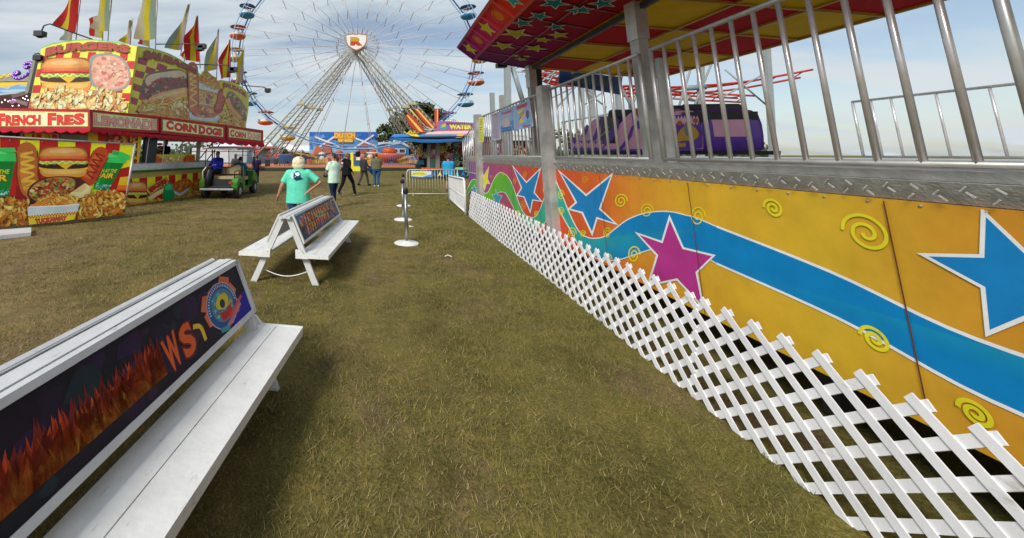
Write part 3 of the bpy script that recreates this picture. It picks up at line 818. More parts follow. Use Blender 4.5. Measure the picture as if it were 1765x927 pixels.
m = MB(); m.beam(R(CE, 0.28, 3.15), R(-1.2, 0.28, 3.15), 0.05, 0.06); m.build('ceiling_beam', M['dark'], ride)
for s, d in ((3.83, .25), (6.7, .25), (0.9, .25), (-.9, .25)):
    m = MB(); m.beam(R(s, d, 1.545), R(s, d, 2.86), 0.10, 0.12, up=(0, 1, 0)); p = m.build('canopy_post', M['galv'], ride)
    m = MB(); m.beam(R(s, d, 2.80), R(s, d, 3.22), 0.125, 0.145, up=(0, 1, 0)); m.build('post_sleeve', M['steel'], p)
m = MB(); m.beam(R(6.8, .42, 1.545), R(6.8, .42, 3.2), 0.09, 0.10, up=(0, 1, 0)); m.build('canopy_post', M['dark'], ride)
m = MB(); q = P(864, 112, 7.0); m.box(q + Vector((-.09, -.06, -.05)), q + Vector((.09, .06, .03))); m.tube([q + Vector((0, 0, .03)), q + Vector((0, 0, .12)), R(6.85, -.45, 3.33)], 0.012, 6); m.build('floodlight', M['black'], ride)

# lattice fence panels leaning on the skirt
def lattice(s0, s1, label):
    O = Vector((2.01 + .113 * s0, s0, -0.01)); E = Vector((2.01 + .113 * s1, s1, -0.01)); Lg = (E - O).length; D = (E - O) / Lg
    Uv = Vector((0.16, -0.01, 1)).normalized(); nn = D.cross(Uv).normalized()
    if nn.x > 0: nn = -nn
    px, kz, H = 0.176, 0.8, 0.64
    m = MB()
    def strip(x0, z0, x1, z1, off):
        # clip in x
        if x1 < x0: x0, z0, x1, z1 = x1, z1, x0, z0
        if x1 <= 0.005 or x0 >= Lg - 0.005: return
        if x0 < 0: z0 += (z1 - z0) * (0 - x0) / (x1 - x0); x0 = 0
        if x1 > Lg: z1 = z0 + (z1 - z0) * (Lg - x0) / (x1 - x0); x1 = Lg
        if abs(x1 - x0) < 0.03: return
        a = O + D * x0 + Uv * z0 + nn * off; b = O + D * x1 + Uv * z1 + nn * off
        m.beam(a, b, 0.007, 0.040, up=(b - a).cross(nn))
    n = int(Lg / px) + 6
    for i in range(-6, n + 6):
        x = i * px + U_(-.004, .004)
        strip(x - 0.015, -0.012, x + H / kz + 0.022, H + 0.018, 0.0)
        strip(x + 0.015, -0.012, x - H / kz - 0.022, H + 0.018, 0.0075)
    return tag(m.build('lattice_panel', M['vinyl']), label, 'lattice', 'white lattice panels leaning on the ride')
lattice(8.67, 5.74, 'white plastic lattice panel below the green wave of the skirt, between gate and steel post')
lattice(5.76, 2.81, 'white plastic lattice panel in front of the pink star, nearest full one in the photo')
lattice(2.83, -0.1, 'white plastic lattice panel closest to the camera, past the pink star')
lattice(10.3, 8.66, 'short far piece of white lattice beside the white picket gate')

# ride cars
CD = 1.0
p1 = R(0, CD, 0)
def C4(x, y): return HIT(980 + x / 5.15, 150 + y / 5.15, p1, RN)
def car(xoff, outline, label, arts, seat, hd):
    """shell: side outline given thickness with rounded flanks"""
    pts = [C4(a, b) for a, b in outline]
    s_mid = sum(p.y for p in pts) / len(pts)
    t = thing('ride_car', label, 'ride car', R(s_mid, CD + .4, 1.56), group='pink and purple cars on the ride')
    m = MB(); n = len(pts); cen = sum(pts, Vector()) / n
    prof = [(0.0, 0.93), (0.03, 0.985), (0.10, 1.0), (0.46, 1.0), (0.55, 0.985), (0.60, 0.93)]
    i0 = len(m.v)
    for dd, k in prof:
        m.v += [cen + (p - cen) * k - RN * dd for p in pts]
    m.sm = True
    for a in range(len(prof) - 1):
        for j in range(n):
            j2 = (j + 1) % n; m.face([i0 + a * n + j, i0 + a * n + j2, i0 + (a + 1) * n + j2, i0 + (a + 1) * n + j], hx('#6a40b8') if (a != 2 or j % 3 == 0) else hx('#ffb2d2'))
    m.sm = False
    tr = tessellate_polygon([pts])
    for q in tr: m.face([i0 + k for k in q], hx('#ffb2d2')); m.face([i0 + (len(prof) - 1) * n + k for k in reversed(q)], hx('#e78bb0'))
    body = m.build('body', PAINT, t)
    Ac = Art(C4, RN, base=0.004, step=0.0006)
    cx = sum(p[0] for p in outline) / n; cy = sum(p[1] for p in outline) / n
    Ac.f2 = lambda x, y: C4(cx + (x - cx) * 1.0, cy + (y - cy) * 1.0)
    arts(Ac)
    Ac.build('painted_artwork', PAINT, body)
    for (x0, y0, x1, y1, dd) in seat:
        m = MB(); a, b = C4(x0, y0), C4(x1, y1); m.slab([C4(x0, y0), C4(x1, y0), C4(x1 - 8, y1), C4(x0 - 14, y1)], -RN, 0.56); m.build('seat', M['dark'], t)
    for (x0, y0, x1, y1) in hd:
        m = MB()
        q = [(x0, y1), (x0 + 8, y0 + 14), (x0 + 30, y0), (x1 - 30, y0), (x1 - 8, y0 + 10), (x1, y1)]
        m.slab([C4(*p) - RN * 0.08 for p in q], -RN, 0.42); m.build('headrest', M['black'], t)
    m = MB(); a, b = C4(outline[0][0], 585), C4(outline[-1][0], 585)
    m.slab([C4(outline[0][0] + 6, 566) - RN * .05, C4(outline[-1][0] - 6, 566) - RN * .05, C4(outline[-1][0] - 6, 600) - RN * .05, C4(outline[0][0] + 6, 600) - RN * .05], -RN, 0.7); m.build('chassis', M['black'], t)
    return t
PU_ = '#6a40b8'; PK = '#ffb8d2'; PK2 = '#ffccdc'
def flames(A, x0, x1, y0, y1, c, n):
    """zigzag flame band"""
    random.seed(int(x0)); k = 0; pts = [(x0, y0)]
    for i in range(n * 2 + 1):
        x = x0 + (x1 - x0) * i / (n * 2); pts.append((x, y0 if i % 2 else y0 + (y1 - y0) * U_(.25, .5)))
    pts.append((x1, y1))
    for i in range(n * 2 + 1):
        x = x1 - (x1 - x0) * i / (n * 2); pts.append((x, y1 if i % 2 else y1 - (y1 - y0) * U_(.2, .45)))
    A.poly(pts, c)
def art1(A):
    A.poly([(12, 560), (14, 490), (70, 470), (130, 480), (200, 470), (290, 500), (285, 560)], PU_)
    flames(A, 25, 275, 480, 545, PK, 8)
    A.blob([(12, 480), (20, 455), (55, 445), (62, 465), (35, 500)], PU_)
    A.blob([(120, 420), (150, 350), (175, 335), (165, 400), (135, 445)], PU_)
    A.ell(135, 400, 8, 10, PK); A.ell(155, 362, 7, 9, PK)
    A.poly([(205, 470), (240, 400), (270, 300), (300, 262), (290, 340), (262, 440), (235, 478)], PU_)
    A.poly([(285, 480), (300, 270), (340, 262), (430, 262), (455, 285), (430, 340), (390, 420), (340, 490)], '#55504f')
    A.poly([(290, 500), (380, 400), (420, 330), (455, 290), (452, 350), (400, 460), (340, 515)], PU_)
    A.ell(416, 320, 11, 16, PK2); A.ell(416, 320, 5, 8, PU_)
    A.line([(250, 480), (320, 410), (350, 390), (372, 400)], 8, '#b9b9b9')
    A.line([(318, 360), (350, 350), (372, 362)], 9, '#8a8a88')
def art2(A):
    A.poly([(420, 560), (470, 520), (530, 430), (560, 350), (590, 330), (560, 440), (500, 530), (470, 560)], PU_)
    A.poly([(560, 232), (580, 202), (660, 205), (795, 215), (870, 250), (890, 300), (885, 420), (850, 500), (830, 470), (800, 400), (700, 370), (640, 362), (600, 378), (575, 330)], PU_)
    flames(A, 585, 880, 232, 330, PK2, 8)
    for x, y in ((840, 318), (720, 300), (600, 222)): A.ell(x, y, 26, 22, '#dd5a2c'); A.ell(x - 4, y - 4, 12, 10, '#e8862c')
    flames(A, 815, 880, 360, 460, PK2, 3)
    A.line([(300, 560), (600, 562), (850, 562)], 14, PU_)
def art3(A):
    A.poly([(905, 560), (900, 470), (930, 400), (925, 250), (1000, 245), (1120, 250), (1165, 300), (1190, 400), (1190, 540), (1040, 560)], PU_)
    flames(A, 935, 1160, 250, 340, PK2, 8)
    for x, y in ((990, 322), (1070, 316), (1130, 296)): A.ell(x, y, 24, 22, '#dd5a2c')
    A.blob([(965, 480), (985, 400), (1050, 335), (1120, 350), (1165, 420), (1120, 470), (1040, 475)], '#dcae3a')
    A.poly([(1030, 350), (1060, 340), (1090, 420), (1070, 440), (1040, 420)], '#8a8d92')
    flames(A, 985, 1050, 490, 535, '#dcae3a', 3)
    A.line([(895, 560), (1200, 560)], 12, PU_)
car(0, [(10, 565), (8, 485), (60, 458), (120, 420), (170, 340), (225, 280), (262, 258), (300, 268), (380, 262), (452, 278), (440, 340), (400, 440), (292, 566)], 'pink and purple ride car with flame pattern, furthest along the platform', art1, [(300, 266, 430, 500, .1)], [(300, 200, 520, 268)])
car(0, [(276, 566), (360, 480), (430, 340), (520, 240), (570, 204), (640, 192), (720, 195), (795, 202), (870, 240), (892, 300), (902, 420), (880, 566)], 'pink ride car with orange dots behind the second steel railing post', art2, [(640, 210, 860, 380, .1)], [(585, 165, 690, 205)])
car(0, [(886, 566), (905, 440), (918, 300), (912, 240), (940, 205), (1000, 198), (1110, 202), (1160, 240), (1190, 330), (1205, 440), (1210, 566)], 'ride car with a yellow swirl on purple side, nearest to the camera', art3, [(1000, 220, 1180, 380, .1)], [(925, 152, 1110, 202)])

# posters on the far railing
def poster(quad, fn, label, nm='poster', off=-0.05, cat='poster', sc_=5.15, ox=780, oy=150):
    pp = R(0, off, 0); f = lambda x, y: HIT(ox + x / sc_, oy + y / sc_, pp, RN)
    m = MB(); m.slab([f(*q) for q in quad], -RN, 0.012, hx('#c8ccd2'))
    cen = sum((f(*q) for q in quad), Vector()) / 4
    t = thing(nm, label, cat, cen, group='notices tied to the ride railing')
    b = m.build('board', PRINT, t)
    Ap = Art(f, RN, base=0.003, step=0.0004); fn(Ap); Ap.build('print', PRINT, t)
    m = MB()
    for q in quad: c = f(*q); m.tube([c + RN * .004, c - RN * 0.05], 0.006, 5)
    m.build('cable_tie', M['black'], t)
def q4(q, s, t): return tuple((1 - t) * ((1 - s) * q[0][k] + s * q[1][k]) + t * ((1 - s) * q[3][k] + s * q[2][k]) for k in (0, 1))
def rows(A, q, t0, t1, n, c, s0=.12, s1=.88, wd=4):
    for i in range(n):
        t = t0 + (t1 - t0) * i / max(1, n - 1); a, b = s0 + U_(0, .06), s1 - U_(0, .15)
        A.line([q4(q, a, t), q4(q, b, t)], wd, c, smooth=False)
qa = [(338, 240), (412, 220), (425, 468), (350, 475)]
def pa(A):
    A.poly(qa, '#b9b3c6'); rows(A, qa, .12, .9, 17, '#8f8aa6', wd=3); rows(A, qa, .06, .06, 1, '#c06a80', wd=7)
poster(qa, pa, 'narrow pale lilac notice of small print, left of the two blue posters')
qb = [(417, 215), (532, 174), (549, 383), (428, 400)]
def pb(A):
    A.poly(qb, '#8fb4d2'); A.poly([q4(qb, .0, .72), q4(qb, 1, .55), q4(qb, 1, 1), q4(qb, 0, 1)], '#5b92cc'); A.ell(*q4(qb, .45, .6), 34, 40, '#c9b8c4')
    A.text('RULES', [q4(qb, .12, .07), q4(qb, .95, .05), q4(qb, .95, .2), q4(qb, .12, .23)], '#cc4550', .02); rows(A, qb, .32, .78, 7, '#d9c9cc', wd=6); rows(A, qb, .85, .95, 2, '#3b6cc0', wd=7)
def pb(A):
    A.poly(qb, '#8fb4d2'); A.poly([q4(qb, .0, .72), q4(qb, 1, .55), q4(qb, 1, 1), q4(qb, 0, 1)], '#5b92cc'); A.ell(*q4(qb, .45, .6), 34, 40, '#c9b8c4')
    for k in range(9): A.line([q4(qb, .16 + k * .085, .09 + .05 * (k % 2)), q4(qb, .2 + k * .085, .2)], 8, '#cc4550', smooth=False)
    rows(A, qb, .32, .78, 7, '#d9c9cc', wd=6); rows(A, qb, .85, .95, 2, '#3b6cc0', wd=7)
poster(qb, pb, 'middle blue poster with a red heading and pale text rows')
qc = [(540, 170), (680, 110), (710, 353), (553, 382)]
def pc(A):
    A.poly(qc, '#93b6dc'); A.poly([q4(qc, .0, .95), q4(qc, .9, .1), q4(qc, 1, .3), q4(qc, .15, 1)], '#b7a2cf'); A.blob([q4(qc, *p) for p in ((.25, .3), (.6, .25), (.5, .4), (.7, .45), (.45, .6), (.6, .72), (.3, .75), (.4, .5))], '#e3d04a')
    A.blob([q4(qc, *p) for p in ((.78, .35), (.9, .4), (.88, .6), (.78, .68), (.72, .5))], '#565b78'); A.line([q4(qc, .3, .62), q4(qc, .6, .42)], 9, '#c05a50', smooth=False); A.line([q4(qc, .35, .45), q4(qc, .6, .35)], 9, '#7a7fa8', smooth=False)
    A.poly([q4(qc, .35, .8), q4(qc, 1, .7), q4(qc, 1, .82), q4(qc, .35, .88)], '#69aee0')
    for k in range(9): A.line([q4(qc, .2 + k * .075, .17 + .04 * (k % 2)), q4(qc, .25 + k * .075, .07)], 9, '#cc4550', smooth=False)
    for k in range(6): A.line([q4(qc, .5 + k * .075, .95), q4(qc, .53 + k * .075, .88)], 8, '#d0606a', smooth=False)
poster(qc, pc, 'right hand blue poster with a yellow and lilac splash next to the steel post')
qd = [(235, 266), (272, 262), (272, 488), (235, 490)]
def pd(A):
    A.poly(qd, '#e2d94e'); rows(A, qd, .1, .3, 4, '#5f9a4a', wd=6); rows(A, qd, .42, .5, 2, '#d8642c', wd=8); rows(A, qd, .6, .9, 5, '#7fae3a', wd=5)
poster(qd, pd, 'tall narrow yellow sign fixed to the far steel corner post', nm='post_sign', off=-0.16, cat='sign')
q = P(793, 262, 12.0)
# dark hanging banner and roller coaster behind
m = MB(); bq = [(965, 120), (1073, 133), (1070, 163), (963, 143)]
f = lambda u, v: P(u, v, 7.4)
t = thing('hanging_banner', 'dark blue banner hanging under the far side of the ride canopy', 'banner', f(1015, 150))
m.slab([f(*p) for p in bq], (0, 1, 0), 0.03, hx('#27406a')); m.build('sheet', PAINT, t)
Ab = Art(f, (0, -1, 0), base=.004); Ab.poly([(985, 129), (1050, 137), (1048, 150), (984, 143)], '#4a5a52'); 
for k in range(9): Ab.line([(990 + k * 6, 132 + k * .8), (993 + k * 6, 142 + k * .8)], 2, '#8a7a3c' if k % 2 else '#4a6a9a', smooth=False)
Ab.build('print', PRINT, t)
m = MB()
for u, v in bq[:2]: m.tube([f(u, v), f(u, v - 12)], .01, 5)
m.build('cord', M['black'], t)
PRK = 1.3
# ------------------------------------------------------------------ food stand on the left
def W(y, off, z): return Vector((-5.9 + 0.3 * (y - 15.65) + off, y, z))
WN = Vector((1, -0.3, 0)).normalized()
def Bp(y, z, off=0.0): return Vector((-7.42 + 0.42 * (y - 10.8) + off, y, z))
BN = Vector((1, -0.42, 0)).normalized()
FNn = Vector((0, -1, 0))
stand = thing('food_stand', 'long red and yellow food stand with painted food panels, lit sign boards and scalloped awning', 'food stand', (-8, 14, 0))
CHIP = ['#e0b070', '#ecc88c', '#d49a54', '#f2dca8', '#c48444', '#e6bc78']
FRY = ['#e2a24a', '#e8b662', '#d98c3a', '#efc878']
w0 = W(0, 0, 0)
def E4(x, y): return HIT(210 + x / 6.18, 220 + y / 6.18, w0, WN)
def A1(x, y): return P(x / 4.633, y / 4.635, 12.0)
s2a = P(237, 80, 12.3); s2b = P(430, 165, 18.8)
d2 = Vector((s2b.x - s2a.x, s2b.y - s2a.y, 0)).normalized(); S2N = Vector((d2.y, -d2.x, 0))
def E2(x, y): return HIT(220 + x / 5.4545, 60 + y / 5.4545, s2a, S2N)
def A3(x, y): return x / 4.029, 180 + y / 4.03
# lower wall with art
m = MB()
yN, yF = 11.3, 16.3
m.hexa([W(yN, -.08, .04), W(yF, -.08, .04), W(yF, -.01, .04), W(yN, -.01, .04)], [W(yN, -.08, 1.02), W(yF, -.08, 1.02), W(yF, -.01, 1.02), W(yN, -.01, 1.02)], hx('#c8b060'))
lw = m.build('lower_wall', PRINT, stand)
A = Art(E4, WN, base=0.003); A.clip = [(-300, 582), (1010, 460), (1010, 702), (-300, 944)]
TOPL = lambda x: 545 - (x - 95) * 0.093      # picture line under the green edge
GRD = lambda x: 885 - (x - 20) * 0.185
lim = 1010
bx = [-300, -215, -130, -40, 45, 110, 185, 270, 355, 430, 500, 570, 635, 695, 755, 812, 866, 918, 966, lim]
for k in range(len(bx) - 1):
    a, b = bx[k], bx[k + 1]; c = '#e8d82e' if k % 2 == 1 else '#b81f1c'
    A.poly([(a, TOPL(a)), (b, TOPL(b)), (b, GRD(b)), (a, GRD(a))], c, keep=True)
A.up()
A.blob([(-300, 700), (-100, 640), (60, 600), (90, 700), (40, 890), (-300, 960)], '#e07a22')
A.poly([(-300, 860), (20, 800), (300, 770), (600, 700), (1000, 620), (1000, GRD(1000)), (-300, GRD(-300))], '#7a3a18')
A.chips([(-300, 850), (60, 800), (450, 760), (760, 680), (1000, 640), (1000, GRD(1000) - 14), (-300, GRD(-300) - 14)], 420, 22, ['#e0a23c', '#d98a2e', '#e8bc5a', '#c8742a', '#e9ae48'])
def sq(x, y): return (x, y - (x - 140) * 0.12)
A.burger(140, 700, 215, 235)
A.line([(262, 700), (340, 640), (480, 560)], 90, '#6b4020'); A.line([(265, 690), (340, 630), (470, 560)], 74, '#d8a460'); A.line([(275, 675), (350, 620), (460, 560)], 50, '#a0301c')
A.mottle([(270, 650), (460, 535), (500, 590), (300, 710)], 60, 10, ['#b8341f', '#d8a038', '#7a9a3a', '#8a2a1a', '#d8c060'])
A.line([(270, 760), (360, 700), (450, 655)], 46, '#e3b87a'); A.line([(275, 755), (360, 698), (440, 655)], 20, '#f0d09c')
A.blob([(430, 640), (470, 590), (530, 600), (545, 680), (530, 790), (440, 800), (428, 720)], '#128a4a'); A.blob([(445, 640), (475, 600), (520, 610), (520, 655), (455, 665)], '#3cc07c')
A.blob([(520, 620), (590, 560), (680, 540), (730, 580), (700, 650), (600, 690), (540, 670)], '#b8601f'); A.mottle([(540, 620), (680, 550), (700, 630), (580, 680)], 70, 12, ['#d98a3a', '#a04a18', '#e0a050', '#8a3c14', '#c87028'])
A.poly([(535, 660), (600, 692), (700, 632), (690, 668), (600, 728), (548, 705)], '#c8ccd2'); A.poly([(535, 660), (600, 692), (700, 632), (698, 640), (602, 702), (540, 672)], '#8a8f98')
A.blob([(720, 600), (800, 545), (880, 540), (900, 600), (840, 650), (750, 660)], '#b8601f'); A.mottle([(740, 600), (870, 550), (880, 610), (770, 650)], 40, 12, ['#d98a3a', '#a04a18', '#e0a050', '#8a3c14'])
A.clip = None
A.build('printed_food', PRINT, lw)
m = MB(); m.hexa([W(yN, -.3, 0), W(yF, -.3, 0), W(yF, -.06, 0), W(yN, -.06, 0)], [W(yN, -.3, .05), W(yF, -.3, .05), W(yF, -.06, .05), W(yN, -.06, .05)]); m.build('plinth', M['dark'], stand)
# counter, its steel front and green edge
m = MB(); m.hexa([W(11.6, -.25, 1.13), W(16.2, -.25, 1.13), W(16.2, .12, 1.10), W(11.6, .12, 1.10)], [W(11.6, -.25, 1.36), W(16.2, -.25, 1.36), W(16.2, .10, 1.30), W(11.6, .10, 1.30)]); co = m.build('counter', M['steel'], stand)
m = MB(); m.hexa([W(11.6, -.05, 1.025), W(16.2, -.05, 1.025), W(16.2, .125, 1.055), W(11.6, .125, 1.055)], [W(11.6, -.05, 1.09), W(16.2, -.05, 1.09), W(16.2, .125, 1.095), W(11.6, .125, 1.095)], hx('#2a7a2a')); m.build('edge_strip', PAINT, co)
# serving windows: posts, glass fronted food board
def wp(x, y, o=0.0): return HIT(210 + x / 6.18, 220 + y / 6.18, w0 + WN * o, WN)
m = MB(); m.slab([wp(255, 285, -.04), wp(785, 283, -.04), wp(780, 385, -.04), wp(248, 408, -.04)], -WN, 0.03, hx('#dcd03a'))
bd = m.build('menu_board', PRINT, stand)
A = Art(lambda x, y: wp(x, y, -.04), WN, base=.003)
A.blob([(275, 350), (300, 305), (370, 295), (420, 330), (410, 390), (320, 395)], '#c8401c'); A.fries([(285, 310), (410, 305), (410, 385), (290, 385)], 60, 34, 9, ['#e07a28', '#d85a20', '#c84418', '#e8983c'])
A.chips([(435, 315), (640, 305), (640, 375), (440, 388)], 80, 14, CHIP)
A.blob([(655, 330), (690, 295), (760, 295), (770, 340), (740, 380), (670, 378)], '#c8401c'); A.fries([(665, 305), (765, 300), (760, 370), (670, 372)], 40, 30, 8, ['#e07a28', '#d85a20', '#c84418'])
A.build('printed_food', PRINT, bd)
m = MB()
for a, b in (((290, 95), (250, 410)), ((460, 110), (425, 400)), ((645, 120), (630, 392))): m.tube([wp(*a, .0), wp(*b, .0)], 0.016, 6)
m.tube([wp(290, 95), wp(800, 130)], .02, 6)
wf = m.build('window_frame', M['white'], stand)
m = MB(); m.beam(wp(825, 110, -.1), wp(800, 440, -.1), .12, .12, up=(0, 1, 0)); m.build('post', M['galv'], stand)
m = MB(); m.hexa([W(12.75, -.12, 1.3), W(13.25, -.12, 1.3), W(13.25, -.03, 1.3), W(12.75, -.03, 1.3)], [W(12.75, -.12, 2.5), W(13.25, -.12, 2.5), W(13.25, -.03, 2.5), W(12.75, -.03, 2.5)]); m.build('door_jamb', M['dark'], stand)
# near wall with food print beside the window
m = MB(); m.slab([wp(-150, 20, -.06), wp(172, 60, -.06), wp(165, 420, -.06), wp(-190, 430, -.06)], -WN, .04, hx('#7a2a1c'))
sw = m.build('side_wall', PRINT, stand)
A = Art(lambda x, y: wp(x, y, -.06), WN, base=.003)
A.poly([(175, 60), (218, 70), (175, 420), (150, 420)], '#d8b82e'); A.mottle([(-140, 40), (160, 70), (150, 410), (-170, 420)], 260, 26, ['#c8401c', '#d8a038', '#8a2a1a', '#e0c050', '#6b5a2a', '#b86a2a', '#3a2a1c', '#d86a3a'])
A.corndog([(25, 55), (28, 160), (20, 300)], 36); A.corndog([(95, 60), (98, 150)], 34, c='#a83018')
A.build('printed_food', PRINT, sw)
# wall behind the banner: windows with frames
m = MB()
def fw(u, v): return P(u, v, 11.6)
m.slab([fw(-60, 225), fw(185, 222), fw(185, 300), fw(-60, 300)], (0, 1, 0), .05, hx('#c23a24'))
fwall = m.build('front_wall', PRINT, stand)
A = Art(lambda x, y: fw(x / 4.029, 180 + y / 4.03), FNn, base=.004)
for k, (a, b) in enumerate([(170, 222), (222, 290), (290, 360), (360, 410), (610, 680), (680, 745)]): A.poly([(a, 190), (b, 190), (b, 300), (a, 300)], '#e2cc30' if k % 2 == 0 else '#c2301f')
A.corndog([(248, 200), (250, 260)], 30); A.corndog([(330, 205), (335, 260)], 34)
A.poly([(-240, 180), (130, 190), (135, 300), (-240, 300)], '#22242c')
A.line([(0, 215), (60, 225), (110, 215)], 8, '#4a5868'); A.line([(0, 240), (60, 246), (110, 240)], 6, '#39424e')
A.poly([(415, 205), (612, 212), (612, 270), (415, 265)], '#7d7d80')
A.build('printed_food', PRINT, fwall)
m = MB()
q = [fw(*A3(x, y)) + FNn * .02 for x, y in ((160, 195), (410, 205), (408, 300), (150, 300))]
for a in range(4): m.beam(q[a], q[(a + 1) % 4], .05, .04)
m.build('window_frame', M['galv'], stand)
# interior: floor, roof, back frame
m = MB(); m.hexa([Vector((-11.5, 10.9, 2.40)), Bp(18.0, 2.30), Vector((-8.5, 18.6, 2.30)), Vector((-12, 18.6, 2.40))], [Vector((-11.5, 10.9, 2.90)), Bp(18.0, 2.6, -.1), Vector((-8.5, 18.6, 2.7)), Vector((-12, 18.6, 2.90))]) if False else None
m.hexa([Vector((-11.6, 10.95, 2.36)), Vector((-7.55, 10.95, 2.36)), Bp(18.2, 2.15, -.15), Vector((-8.6, 18.4, 2.2))], [Vector((-11.6, 10.95, 2.84)), Vector((-7.55, 10.95, 2.84)), Bp(18.2, 2.62, -.15), Vector((-8.6, 18.4, 2.7))]); m.build('roof', M['dark'], stand)
m = MB(); m.hexa([W(11.9, -.1, .55), W(16.3, -.1, .55), W(17.0, -3.2, .55), W(12.5, -3.2, .55)], [W(11.9, -.1, .62), W(16.3, -.1, .62), W(17.0, -3.2, .62), W(12.5, -3.2, .62)]); m.build('floor', M['plate'], stand)
m = MB(); m.hexa([W(13, -3.3, .6), W(17.5, -2.9, .6), W(17.5, -2.84, .6), W(13, -3.24, .6)], [W(13, -3.3, 1.50), W(17.5, -2.9, 1.50), W(17.5, -2.84, 1.50), W(13, -3.24, 1.50)]); m.build('back_wall', M['dark'], stand)
m = MB()
for y in (13.2, 14.4, 15.4, 16.6, 17.5): m.beam(W(y, -3.1, .6), W(y, -3.1, 2.45), .09, .09, up=(0, 1, 0))
m.build('back_post', M['galv'], stand)
m = MB(); m.hexa([W(13.6, -1.4, .62), W(15.6, -1.4, .62), W(15.6, -.8, .62), W(13.6, -.8, .62)], [W(13.6, -1.4, 1.5), W(15.6, -1.4, 1.5), W(15.6, -.8, 1.5), W(13.6, -.8, 1.5)]); m.box(W(14.2, -1.3, 1.5) , W(14.2, -1.3, 1.5) + Vector((.4, .4, .3))); m.build('fryer', M['steel'], stand)
m = MB(); q = wp(330, 165, -.25); m.box(q - Vector((.14, .01, .22)), q + Vector((.14, .01, .2)), hx('#c8c8cc')); m.build('price_card', PRINT, stand)
m = MB()
for k, (x, y) in enumerate([(405, 175), (408, 205), (402, 232), (380, 262)]): q = wp(x, y, -.3); m.ell(q, (.11, .08, .045), 10, 6, hx(['#a03020', '#8a4a20', '#b06a30', '#7a3020'][k]))
m.build('hanging_goods', PAINT, stand)
# awning props
m = MB()
for a, b in (((340, 278), (372, 240)), ((352, 282), (382, 244)), ((430, 262), (444, 248))): m.tube([P(*a, 16.2), P(b[0], b[1], 17)], .022, 6)
m.tube([P(366, 240, 17.2), P(366, 300, 17.2)], .03, 6)
m.build('awning_strut', M['dark'], stand)
# sign boards
def band(quad, plane, nrm, txts, lab, dim=False):
    f = lambda u, v: HIT(u, v, plane, nrm)
    m = MB(); m.slab([f(*q) - nrm * .012 for q in quad], -nrm, .10, hx('#9c2026')); b = m.build('sign_board', PAINT, stand); b['label'] = lab
    A = Art(f, nrm, base=-0.008)
    A.base = 0
    cx = sum(q[0] for q in quad) / 4; cy = sum(q[1] for q in quad) / 4
    def ins(dx_, dy_):
        a, b_, c, d = quad; return [(a[0] + dx_, a[1] + dy_), (b_[0] - dx_, b_[1] + dy_), (c[0] - dx_, c[1] - dy_), (d[0] + dx_, d[1] - dy_)]
    A.poly(quad, '#a5222a'); A.poly(ins(3.2, 4.2), '#6b7a4a'); A.poly(ins(4.2, 5.2), '#e6df8c'); A.poly(ins(6.5, 7.0), '#c9c88a'); A.poly(ins(7.2, 7.7), '#ece6b0')
    for (t_, q_, c_, ol) in txts: A.text(t_, q_, c_, .045, ol, .028)
    A.build('lettering', PRINT, b)
pF = P(155, 188, 10.8)
RD = '#cf3a2c'; OL = '#7a4a3a'
band([(-95, 184), (155, 188.5), (155, 222.5), (-95, 222)], pF, FNn, [
    ('F', [(-3, 196), (8, 196), (8, 217), (-3, 216.5)], RD, OL), ('RENCH', [(9.5, 198.5), (69.5, 198), (69.5, 215), (9.5, 216.5)], RD, OL),
    ('F', [(82.5, 195), (96, 195), (96, 215.5), (82.5, 215.5)], RD, OL), ('RIE', [(98, 198), (126, 198), (126, 214.5), (98, 215.5)], RD, OL), ('S', [(127.5, 195.5), (145, 195.5), (145, 214.5), (127.5, 214.5)], RD, OL)], 'french fries sign board, nearest of the row')
pB = Bp(10.8, 2.5)
band([(157, 188.5), (275, 200.5), (275, 229.5), (157, 223)], pB, BN, [
    ('L', [(163, 196), (174, 197), (174, 215.5), (163, 215)], '#d99a8e', '#6a4a44'), ('EMONADE', [(175.5, 199.5), (271, 207), (271, 223.5), (175.5, 216)], '#d99a8e', '#6a4a44')], 'pale pink lemonade sign board')
band([(277, 200.7), (389, 215), (389, 240.8), (277, 230)], pB, BN, [
    ('C', [(287, 207.5), (299, 209), (299, 223.5), (287, 222.5)], RD, OL), ('ORN', [(301, 211.5), (339, 215.5), (339, 228.5), (301, 225)], RD, OL),
    ('D', [(343, 216), (354, 217.5), (354, 231.5), (343, 230)], RD, OL), ('OGS', [(355.5, 219), (382.5, 222), (382.5, 234), (355.5, 231.5)], RD, OL)], 'larger corn dogs sign board with bright red letters')
band([(391, 215.3), (454, 224.5), (454, 247), (391, 241)], pB, BN, [
    ('C', [(397, 223), (404, 224), (404, 235.5), (397, 235)], '#cc5a4c', OL), ('ORN', [(405, 226), (424, 228.5), (424, 238), (405, 236)], '#cc5a4c', OL),
    ('D', [(427.5, 227), (434, 228), (434, 239), (427.5, 238)], '#d9a090', '#a08070'), ('OGS', [(435, 230), (449, 232), (449, 240.5), (435, 239)], '#d9a090', '#a08070')], 'small faded corn dogs sign board at the far end')
